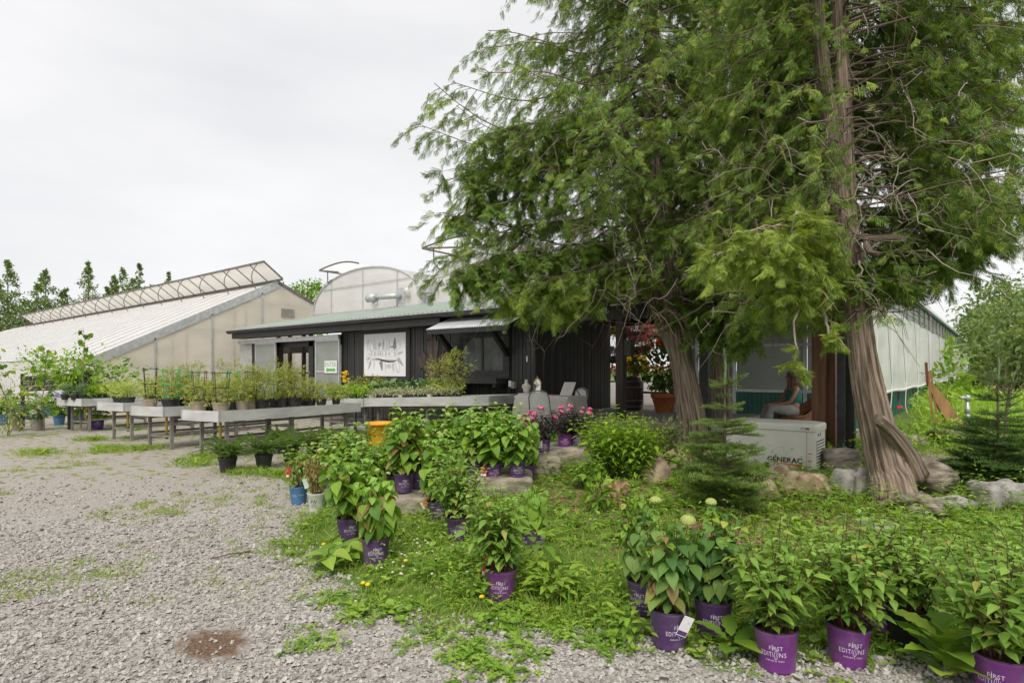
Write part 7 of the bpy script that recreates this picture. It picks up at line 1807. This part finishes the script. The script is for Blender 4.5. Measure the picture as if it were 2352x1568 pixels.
for i in range(11):
    q = p0 + (p1 - p0) * (i + .5) / 11; q = q - FWD * (.25 if i % 2 else -.15); q[2] = 1.345
    tt = thing('potted_geranium', ORD[i] + ' potted geranium from the left on the long table inside the greenhouse', 'potted flower', q, 'geraniums on the greenhouse table'); lathe_pot(.09, .13, BLACKPLASTIC if i != 6 else TERRA, tt, q); bushy(tt, q + (0, 0, .1), .16, .22, 140, SMALL, .07, LEAF_WEED, nst=5)
    m = 26; c = MB(); c.inst(DOME_S, frames(unit(m), unit(m)), q + (0, 0, .36) + rng.standard_normal((m, 3)) * (.1, .1, .05), np.full(m, .03)); c.build('blossom', (FLOWER_RED, FLOWER_PINK, FLOWER_YEL)[(i * 5) % 3 if i % 4 == 3 else 0], tt)
p = tp(1447, 960, 15.6); p[2] = FLZ + .02; t = thing('wooden_barrel', 'dark wooden barrel just inside the greenhouse door', 'barrel', p)
u = np.linspace(0, 1, 9); mb = MB(); mb.lathe([(.27 + .07 * math.sin(k * PI), .85 * k) for k in u] + [(0, .84)], 22, p, lambda z, a: 1 - .012 * (np.cos(a * 11) > .8)); mb.build('staves', BROWNPOST, t, None, True)
for k in (.12, .3, .7, .88):
    mb = MB(); mb.lathe([(.275 + .07 * math.sin(k * PI), .85 * k - .02), (.285 + .07 * math.sin(k * PI), .85 * k), (.275 + .07 * math.sin(k * PI), .85 * k + .02)], 22, p); mb.build('barrel_hoop', DARKMETAL, t)
p = tp(1525, 946, 14.9); p[2] = FLZ + .022; t = thing('terracotta_planter', 'large terracotta pot with a tall climbing plant inside the door', 'potted plant', p)
mb = MB(); mb.lathe([(.2, 0), (.29, .34), (.32, .345), (.33, .46), (.30, .46), (.28, .4), (0, .38)], 26, p); mb.build('pot', TERRA, t, None, True)
bushy(t, p + (0, 0, .4) + FWD * .1, .42, 1.5, 420, OVATE, .17, LEAF_FERN, nst=10)
p = tp(1490, 915, 15.8); p[2] = FLZ + .02; t = thing('stool', 'small wooden stool beside the barrel', 'stool', p); mb = MB(); mb.box(p + (-.3, -.12, .42), p + (.3, .12, .47)); mb.build('seat', GREYWOOD, t)
for sx in (-.24, .24):
    mb = MB(); mb.box(p + (sx - .025, -.1, 0), p + (sx + .025, .1, .42)); mb.build('leg', GREYWOOD, t)
p = tp(1462, 890, 15.9); mb = MB(); q = p * (1, 1, 0) + (0, 0, FLZ + .885)
t = thing('terracotta_planter', 'small terracotta pot standing on the barrel', 'potted plant', q); lathe_pot(.1, .16, TERRA, t, q); bushy(t, q + (0, 0, .12), .2, .3, 120, OVATE, .13, LEAF_FERN, nst=5)

# ------------------------------------------------------------------ wicker chair with seated people on the porch
WICK = mat('brown_wicker', (0.26, 0.125, 0.055), 0.75, 0.3, (40, 40, 40), 0.6)
cz = 12.1; base = atz(1826, cz, .382); SR = -RGT                        # people face to the left of the picture
t = thing('wicker_chair', 'low brown wicker armchair on the porch, seen from its side', 'chair', base)
mb = MB(); a = np.linspace(-.15 * PI, 1.15 * PI, 26)
def shell(k, dz):
    return np.stack([base + RGT * (.42 * k * math.sin(q)) + FWD * (-.36 * k * math.cos(q)) + UP * (.34 + .34 * max(0, math.sin(q)) ** 1.4 + dz) for q in a])
mb.sheet([base + (shell(.9, 0) - base) * (1, 1, 0) + (0, 0, .02), shell(.97, -.25), shell(1.0, 0), shell(.96, .02), shell(.88, -.02), shell(.84, -.2)]); mb.build('shell', WICK, t, None, True)
mb = MB(); mb.tube(shell(.98, .015), .028, 8); mb.build('rolled_edge', WICK, t, None, True)
mb = MB(); mb.lathe([(0, .36), (.33, .36), (.34, .32), (.33, .04), (0, .04)], 22, base); mb.build('seat', WICK, t)
for f_ in (-.25, .25):
    for r_ in (-.25, .25):
        q = base + RGT * r_ + FWD * f_; mb = MB(); mb.tube([q, q + (0, 0, .05)], .025, 6); mb.build('foot', WICK, t)
SKIN = mat('skin', (0.42, 0.22, 0.14), 0.5, 0.06, 6); HAIR = mat('brown_hair', (0.10, 0.05, 0.025), 0.45, 0.4, (60, 60, 4), 0.3, col2=(.22, .12, .06))
def person(label, o, top_m, leg_m, sleeve, s=1.0, hair=True):
    """a seated figure, hips at o, facing SR, hands resting on the knee"""
    G = lambda f, u, w: tuple(o + (SR * f + UP * u + FWD * w) * s)
    J = [('pelvis', G(0, 0, 0), .125), ('waist', G(-.02, .17, 0), .115), ('chest', G(-.01, .34, 0), .13), ('upper', G(.01, .45, 0), .095), ('neck', G(.035, .53, 0), .052), ('throat', G(.05, .58, 0), .05), ('skull', G(.065, .66, 0), .082), ('crown', G(.055, .75, 0), .075)]
    E = [(i, i + 1) for i in range(7)]
    for w in (-1, 1):
        k = len(J)
        J += [('sh', G(.02, .42, .17 * w), .058), ('ua', G(.10, .29, .21 * w), .045), ('el', G(.17, .17, .20 * w), .038), ('fa', G(.31, .13, .13 * w), .032), ('wr', G(.42, .12, .07 * w), .024), ('palm', G(.48, .115, .05 * w), .03)]
        E += [(3, k)] + [(k + i, k + i + 1) for i in range(5)]
        for q in range(4):
            m = len(J); sp = (q - 1.5) * .017
            J += [('f', G(.525, .11 + .004 * q, (.05 + sp) * w), .0095), ('f', G(.565, .085 - .003 * q, (.048 + sp) * w), .0085)]; E += [(k + 5, m), (m, m + 1)]
        m = len(J); J += [('th', G(.485, .125, (.05 - .035) * w), .011), ('th', G(.525, .115, (.05 - .045) * w), .009)]; E += [(k + 5, m), (m, m + 1)]
        k = len(J)
        J += [('hip', G(.06, -.01, .10 * w), .10), ('th', G(.28, .03, .115 * w), .082), ('kn', G(.48, .045, .11 * w), .062), ('sh', G(.54, -.16, .10 * w), .055), ('an', G(.58, -.36, .09 * w), .036), ('he', G(.575, -.405, .09 * w), .036), ('toe', G(.71, -.42, .10 * w), .028)]
        E += [(0, k)] + [(k + i, k + i + 1) for i in range(6)]
    me = bpy.data.meshes.new('person'); me.from_pydata([j[1] for j in J], E, []); ob = bpy.data.objects.new('skin_build', me); COL.objects.link(ob)
    sk = ob.modifiers.new('skin', 'SKIN'); sk.use_smooth_shade = True; su = ob.modifiers.new('sub', 'SUBSURF'); su.levels = 1; su.render_levels = 1
    for v, j in zip(me.skin_vertices[0].data, J):
        v.radius = (j[2] * s * 1.05, j[2] * s * 1.05)
    me.skin_vertices[0].data[0].use_root = True
    dg = bpy.context.evaluated_depsgraph_get(); body = bpy.data.meshes.new_from_object(ob.evaluated_get(dg)); bpy.data.objects.remove(ob)
    body.name = 'person'; body.materials.clear(); body.materials.append(SKIN)
    root = thing('person', label, 'person', o); V = np.zeros(len(body.vertices) * 3); body.vertices.foreach_get('co', V); V = V.reshape(-1, 3) - o; body.vertices.foreach_set('co', V.ravel().astype(np.float32)); body.update()
    link('body', body, root)
    def wrap(nm, pts, rad, m_, n=14):
        mb = MB(); mb.tube([np.array(G(*p_)) for p_ in pts], np.array(rad) * s, n, True, lambda tt, a: 1 + .05 * np.sin(3 * a + 9 * tt)); mb.build(nm, m_, root, None, True)
    wrap('top', [(-.02, .13, 0), (-.015, .25, 0), (-.005, .36, 0), (.01, .43, 0)], [.13, .145, .155, .12], top_m)
    for w in (-1, 1):
        wrap('trouser_leg', [(0, -.01, .06 * w), (.18, .02, .115 * w), (.38, .045, .115 * w), (.50, .04, .11 * w), (.535, -.10, .105 * w), (.56, -.24, .1 * w)], [.13, .115, .095, .085, .08, .085], leg_m)
        if sleeve:
            wrap('sleeve', [(.0, .44, .12 * w), (.05, .38, .19 * w), (.11, .27, .22 * w)], [.075, .075, .066], top_m)
    mb = MB(); h0 = np.array(G(.045, .69, 0)); n = 26; th = np.linspace(.02, PI * .62, 9); P = []
    for q in th:
        P.append([h0 + (SR * (math.sin(q) * math.cos(f) * .105 - .02) + FWD * math.sin(q) * math.sin(f) * .098 + UP * math.cos(q) * .118) * s * (1 + .03 * math.sin(7 * f)) for f in np.linspace(.42, 2 * PI - .42, n)])
    mb.sheet(P)
    for f in np.linspace(.9, 2 * PI - .9, 15):
        a_ = h0 + (SR * (math.cos(f) * .095 - .03) + FWD * math.sin(f) * .09) * s; mb.tube([a_, a_ + (SR * -.02 + UP * -.14) * s, a_ + (SR * (.03 - .02 * math.cos(f)) + UP * -.30) * s], [.03 * s, .034 * s, .012 * s], 6)
    mb.build('hair', HAIR, root, None, True)
    for w in (-1, 1):
        mb = MB(); mb.inst(DOME_S, frames([(0, 1, 0)], [tuple(SR)]), np.array([G(.145, .675, .032 * w)]), np.array([.010 * s])); mb.build('eye', INK, root)
    mb = MB(); mb.tube([G(.14, .67, 0), G(.165, .64, 0), G(.15, .63, 0)], [.008 * s, .013 * s, .006 * s], 8); mb.build('nose', SKIN, root, None, True)
    mb = MB(); mb.tube([G(.142, .602, -.022), G(.15, .60, 0), G(.142, .602, .022)], [.004 * s, .007 * s, .004 * s], 6); mb.build('mouth', REDC, root)
    return root
person('person in a teal strap top and pale trousers leaning back in the wicker chair', base + (0, 0, .46) + SR * .06 - FWD * .06, simple('teal_cloth', (.03, .22, .19), .8), simple('pale_trousers', (.33, .32, .30), .8), False)

# ------------------------------------------------------------------ gravel, grass and weeds
def stones(n):
    T = []
    for k in range(5):
        a = np.linspace(0, 2 * PI, 6)[:-1] + rng.uniform(-.3, .3, 5)
        V = [(math.cos(q) * rng.uniform(.8, 1.1), math.sin(q) * rng.uniform(.8, 1.1) * .8, rng.uniform(-.25, .2)) for q in a] + [(math.cos(q + .5) * .5 * rng.uniform(.7, 1.1), math.sin(q + .5) * .42, .6 + rng.uniform(-.15, .15)) for q in a] 
        F = [(5, 6, 7, 8, 9)] + [(i, (i + 1) % 5, 5 + (i + 1) % 5, 5 + i) for i in range(5)] 
        T.append((np.array(V), F))
    mb = MB()
    z = 2.3 + 7.2 * rng.random(n) ** 1.25; x = rng.uniform(-.92, .92, n)
    xy = np.stack((-SN * z + CS * x * z, CS * z + SN * x * z), 1)
    d = bedd(xy[:, 0], xy[:, 1]); keep = (d < .05 + .18 * rng.random(n)) & (rng.random(n) < np.interp(z, [0, 5.6, 7.0, 9.5], [1, 1, .30, .06]))
    rust = at(490, 1478); keep &= ~((np.hypot((xy[:, 0] - rust[0]) / .30, (xy[:, 1] - rust[1]) / .2) < 1) & (rng.random(n) < .9))
    xy, z = xy[keep], z[keep]; m = len(z)
    s = rng.lognormal(0, .38, m) * .0096 * (1 + .045 * z); s = np.clip(s, .005, .032)
    P = np.column_stack((xy, gh(xy[:, 0], xy[:, 1]) + s * .28))
    up = unit(m) * .55 + (0, 0, 1); D = unit(m); D[:, 2] *= .3
    R = frames(D, up); k = rng.integers(0, 5, m); S3 = s[:, None] * np.stack((np.ones(m), rng.uniform(.75, 1.3, m), rng.uniform(.8, 1.35, m)), 1)
    for i in range(5):
        q = k == i; mb.inst(T[i], R[q], P[q], S3[q])
    return mb
GRAV = leafmat('gravel_stone', [(0.22, 0.203, 0.186), (0.35, 0.327, 0.30), (0.43, 0.407, 0.378), (0.51, 0.485, 0.455), (0.40, 0.345, 0.285)], 0.0, .9, .2, [0, .3, .65, .94, 1])
stones(84000).build('gravel', GRAV, None, (0, 0, 0))['kind'] = 'stuff'
def scatter_bed(n, zmax, zp, lo=.0, edge=.25):
    z = 2.3 + (zmax - 2.3) * rng.random(n) ** zp; x = rng.uniform(-.6, 1.35, n)
    xy = np.stack((-SN * z + CS * x * z, CS * z + SN * x * z), 1); d = bedd(xy[:, 0], xy[:, 1])
    return xy[(d > lo + edge * rng.random(n))]
def patchy(xy, f, t):
    v = np.sin(f * xy[:, 0] + 1.3) * np.sin(f * 1.1 * xy[:, 1] + .4) + .5 * np.sin(2.3 * f * xy[:, 0] - f * xy[:, 1])
    return v > t
MULCH = [np.array((-2.0, 5.3)), np.array((-3.6, 6.2)), np.array((-1.0, 6.4))]
def not_mulch(xy):
    w = np.ones(len(xy), bool)
    for c, r in zip(MULCH, (.4, .65, .4)):
        w &= ~((np.hypot(*(xy - c).T) < r * (1 + .3 * np.sin(4 * xy[:, 0] + 3 * xy[:, 1]))) & (rng.random(len(xy)) < .72))
    return w
def grass(name, xy, h, m_, w=1.0, lean=.5):
    m = len(xy); P = np.column_stack((xy, gh(xy[:, 0], xy[:, 1]) - .004)); D = np.column_stack((rng.normal(0, lean, (m, 2)), np.ones(m)))
    L = h * rng.uniform(.5, 1.3, m); S3 = np.stack((np.full(m, .13 * w) * rng.uniform(.7, 1.3, m), L, L), 1)
    mb = MB(); mb.inst(BLADE, frames(D, unit(m) * (1, 1, .2)), P, S3); o = mb.build(name, m_, None, (0, 0, 0)); o['kind'] = 'stuff'; return o
def rosettes(name, xy, n, L, shape, m_, up=(.05, .7), h0=.01):
    m = len(xy); Q = np.repeat(np.column_stack((xy, gh(xy[:, 0], xy[:, 1]) + h0)), n, 0); a = rng.random(m * n) * 6.28
    D = np.stack((np.cos(a), np.sin(a), rng.uniform(*up, m * n)), 1); s = np.repeat(rng.uniform(.6, 1.3, m), n) * rng.uniform(.7, 1.2, m * n) * L
    mb = MB(); mb.inst(shape, frames(D, unit(m * n) * .3 + (0, 0, 1)), Q + D * .01, s); o = mb.build(name, m_, None, (0, 0, 0)); o['kind'] = 'stuff'; return o
b = scatter_bed(100000, 13, 1.1); b = b[not_mulch(b)]; b = b[patchy(b, 1.7, -.75)]
grass('grass', b, .085, LEAF_GRASS)
e = scatter_bed(26000, 9, 1.2, -.25, .3); e = e[(np.hypot(*(e - at(640, 1235)[:2]).T) < .7) | (np.hypot(*(e - at(1340, 1390)[:2]).T) < .45) | (np.hypot(*(e - at(1000, 1230)[:2]).T) < .55)]
grass('long_grass', e, .17, LEAF_GRASS, 1.1, .55)
b = scatter_bed(4200, 12.5, 1.15, -.2, .4); b = b[not_mulch(b)]
rosettes('broadleaf_weeds', b[::2], 8, .085, TOOTH_S, LEAF_WEED)
rosettes('round_weeds', b[1::2], 7, .055, leaf_shape(.8, .2, .1, ((.2, .8), (.65, .9))), LEAF_WEED, (.1, .9), .03)
b = scatter_bed(18000, 12, 1.1, .05, .3); b = b[not_mulch(b)]
rosettes('clover', b[patchy(b, 1.3, -.5)], 3, .026, (np.array([(0, 0, 0), (.45, .55, .04), (0, 1, -.1), (-.45, .55, .04)]), [(0, 1, 2, 3)]), LEAF_WEED, (.1, .5), .055)
c0_ = at(1010, 1290)[:2]; m = 44; b = c0_ + rng.normal(0, .38, (m, 2)); b = b[bedd(b[:, 0], b[:, 1]) > .2]; m = len(b)
mb = MB(); mb.inst(DOME_S, frames(unit(m) * .2 + (0, 1, 0), unit(m) * .2 + (0, 0, 1)), np.column_stack((b, gh(b[:, 0], b[:, 1]) + rng.uniform(.07, .12, m))), np.full(m, .011)); mb.build('clover_flowers', FLOWER_WHITE, None, (0, 0, 0))['kind'] = 'stuff'
# tall weeds where the bed meets the shrubs and the trees
b = scatter_bed(9000, 13.5, .55, 1.6, .5); b = b[b[:, 0] > -3.5]; b = b[not_mulch(b)]
rosettes('tall_weeds', b[::6], 9, .12, TOOTH_S, LEAF_WEED, (.3, 1.4), .02)
w_ = scatter_bed(9000, 12.5, 1.0, .15, .5); w_ = w_[not_mulch(w_)]; w_ = w_[patchy(w_, 2.1, .0)][:2300]
m = len(w_); k_ = 10; hh = np.repeat(rng.uniform(.10, .40, m), k_); f_ = np.tile(np.linspace(.12, 1, k_), m); a_ = np.tile(np.arange(k_) * 2.4, m) + np.repeat(rng.random(m) * 6, k_)
Pw = np.repeat(np.column_stack((w_, gh(w_[:, 0], w_[:, 1]))), k_, 0) + np.stack((.02 * np.cos(a_), .02 * np.sin(a_), hh * f_), 1)
mb = MB(); mb.inst(leaf_shape(.34, .3, .12, ((.45, 1.0),)), frames(np.stack((np.cos(a_), np.sin(a_), rng.uniform(.1, .8, m * k_)), 1), unit(m * k_) * .3 + (0, 0, 1)), Pw, rng.uniform(.06, .11, m * k_) * (1.15 - .5 * f_)); mb.build('upright_weeds', LEAF_WEED, None, (0, 0, 0))['kind'] = 'stuff'
# sparse tufts in the gravel yard
n = 3400; z = 4.2 + 16 * rng.random(n); x = rng.uniform(-.9, .1, n); xy = np.stack((-SN * z + CS * x * z, CS * z + SN * x * z), 1); d = bedd(xy[:, 0], xy[:, 1])
xy = xy[(d < .1) & (patchy(xy, 1.15, .62) | (rng.random(n) < np.exp(-np.abs(d) * 1.6) * .75)) & (xy[:, 1] < 9)]
Q = np.repeat(xy, 26, 0) + rng.normal(0, .055, (len(xy) * 26, 2)); grass('yard_grass_tufts', Q, .05, LEAF_GRASS, 1.0, .8)
zz = [(at(x_, y_)[:2], r_) for x_, y_, r_ in ((270, 1035, .8), (340, 1030, .7), (450, 1065, .7), (470, 1050, .5), (560, 1085, .6), (640, 1090, .6), (210, 1010, .6), (90, 1040, .8), (250, 1030, .5), (310, 985, .6))]
Q = np.vstack([c + rng.normal(0, r * .42, (420, 2)) * (1, .6) for c, r in zz]); grass('bench_foot_grass', Q, .12, LEAF_GRASS, 1.3, .7)
Q = np.vstack([c + rng.normal(0, r * .3, (10, 2)) for c, r in zz]); rosettes('yard_weeds', Q, 8, .12, TOOTH_S, LEAF_WEED, (.2, 1.2))
wz = [at(x_, y_)[:2] for x_, y_ in ((800, 1400), (880, 1405), (830, 1380), (1010, 1470), (1085, 1490), (1130, 1420), (1060, 1520), (740, 1475), (1290, 1440), (1330, 1455), (760, 1380), (920, 1390), (1180, 1400), (1120, 1540), (1210, 1490), (1250, 1430), (1390, 1480))]
Q = np.vstack([c + rng.normal(0, .09, (9, 2)) for c in wz]); rosettes('gravel_edge_weeds', Q, 8, .085, TOOTH_S, LEAF_WEED, (.05, .6))
# meadow on the right behind the trees
n = 20000; z = 12.6 + 45 * rng.random(n) ** 1.6; x = rng.uniform(.62, 1.25, n); xy = np.stack((-SN * z + CS * x * z, CS * z + SN * x * z), 1); ok = (xy[:, 0] > XL + .25 + 1.0 * (z < 19))
xy = xy[ok]; z = z[ok]; m = len(xy)
P = np.column_stack((xy, rng.uniform(.0, 1.0, m) ** 1.3 * np.interp(z, [9, 14, 30], [.4, .75, .95])))
mb = MB(); mb.inst(leaf_shape(.36, .2, .1, ((.45, 1.0),)), frames(unit(m) + (0, 0, .35), unit(m) + (0, 0, .5)), P, np.interp(z, [9, 20, 55], [.16, .28, .6]) * rng.uniform(.6, 1.3, m)); mb.build('meadow_weeds', LEAF_MEADOW, None, (0, 0, 0))['kind'] = 'stuff'
grass('meadow_grass', xy, .7, LEAF_MEADOW, 2.5, .35)
# mulch chips in the bed
n = 5200; pts = np.vstack([c + rng.normal(0, r * .75, (n // 3, 2)) for c, r in zip(MULCH, (.6, 1.0, .8))]); pts = pts[bedd(pts[:, 0], pts[:, 1]) > .3]; m = len(pts)
chip = (np.array([(-.5, -.15, 0), (.5, -.2, 0), (.45, .2, 0), (-.45, .15, 0), (-.4, -.1, .18), (.4, -.12, .2), (.38, .12, .16), (-.4, .1, .2)]), [(4, 5, 6, 7), (0, 1, 5, 4), (1, 2, 6, 5), (2, 3, 7, 6), (3, 0, 4, 7)])
D = unit(m); D[:, 2] *= .3; mb = MB(); mb.inst(chip, frames(D, unit(m) * .3 + (0, 0, 1)), np.column_stack((pts, gh(pts[:, 0], pts[:, 1]) + .004)), rng.uniform(.018, .05, m))
mb.build('mulch', leafmat('wood_mulch', [(0.13, .07, .04), (.24, .14, .085), (.34, .22, .14)], 0, .9, .2), None, (0, 0, 0))['kind'] = 'stuff'
# a few things lying in the yard
for a, b_, lb in (((478, 1288), (577, 1270), 'thin red brown stick lying on the gravel'), ((300, 1250), (330, 1247), 'short stick lying on the fine gravel')):
    p, q = at(*a), at(*b_); mb = MB(); mb.tube([p + (0, 0, .015), (p + q) / 2 + (0, 0, .03), q + (0, 0, .015)], .006, 5); tag(mb.build('fallen_stick', STEMRED), lb, 'stick')
p = at(405, 1135); mb = MB(); mb.inst(HEART, frames([(1, .3, .2)], [(0, 0, 1)]), np.array([p + (0, 0, .03)]), np.array([.09])); tag(mb.build('fallen_leaf', CEDARWOOD), 'single dry orange leaf lying on the gravel', 'leaf')
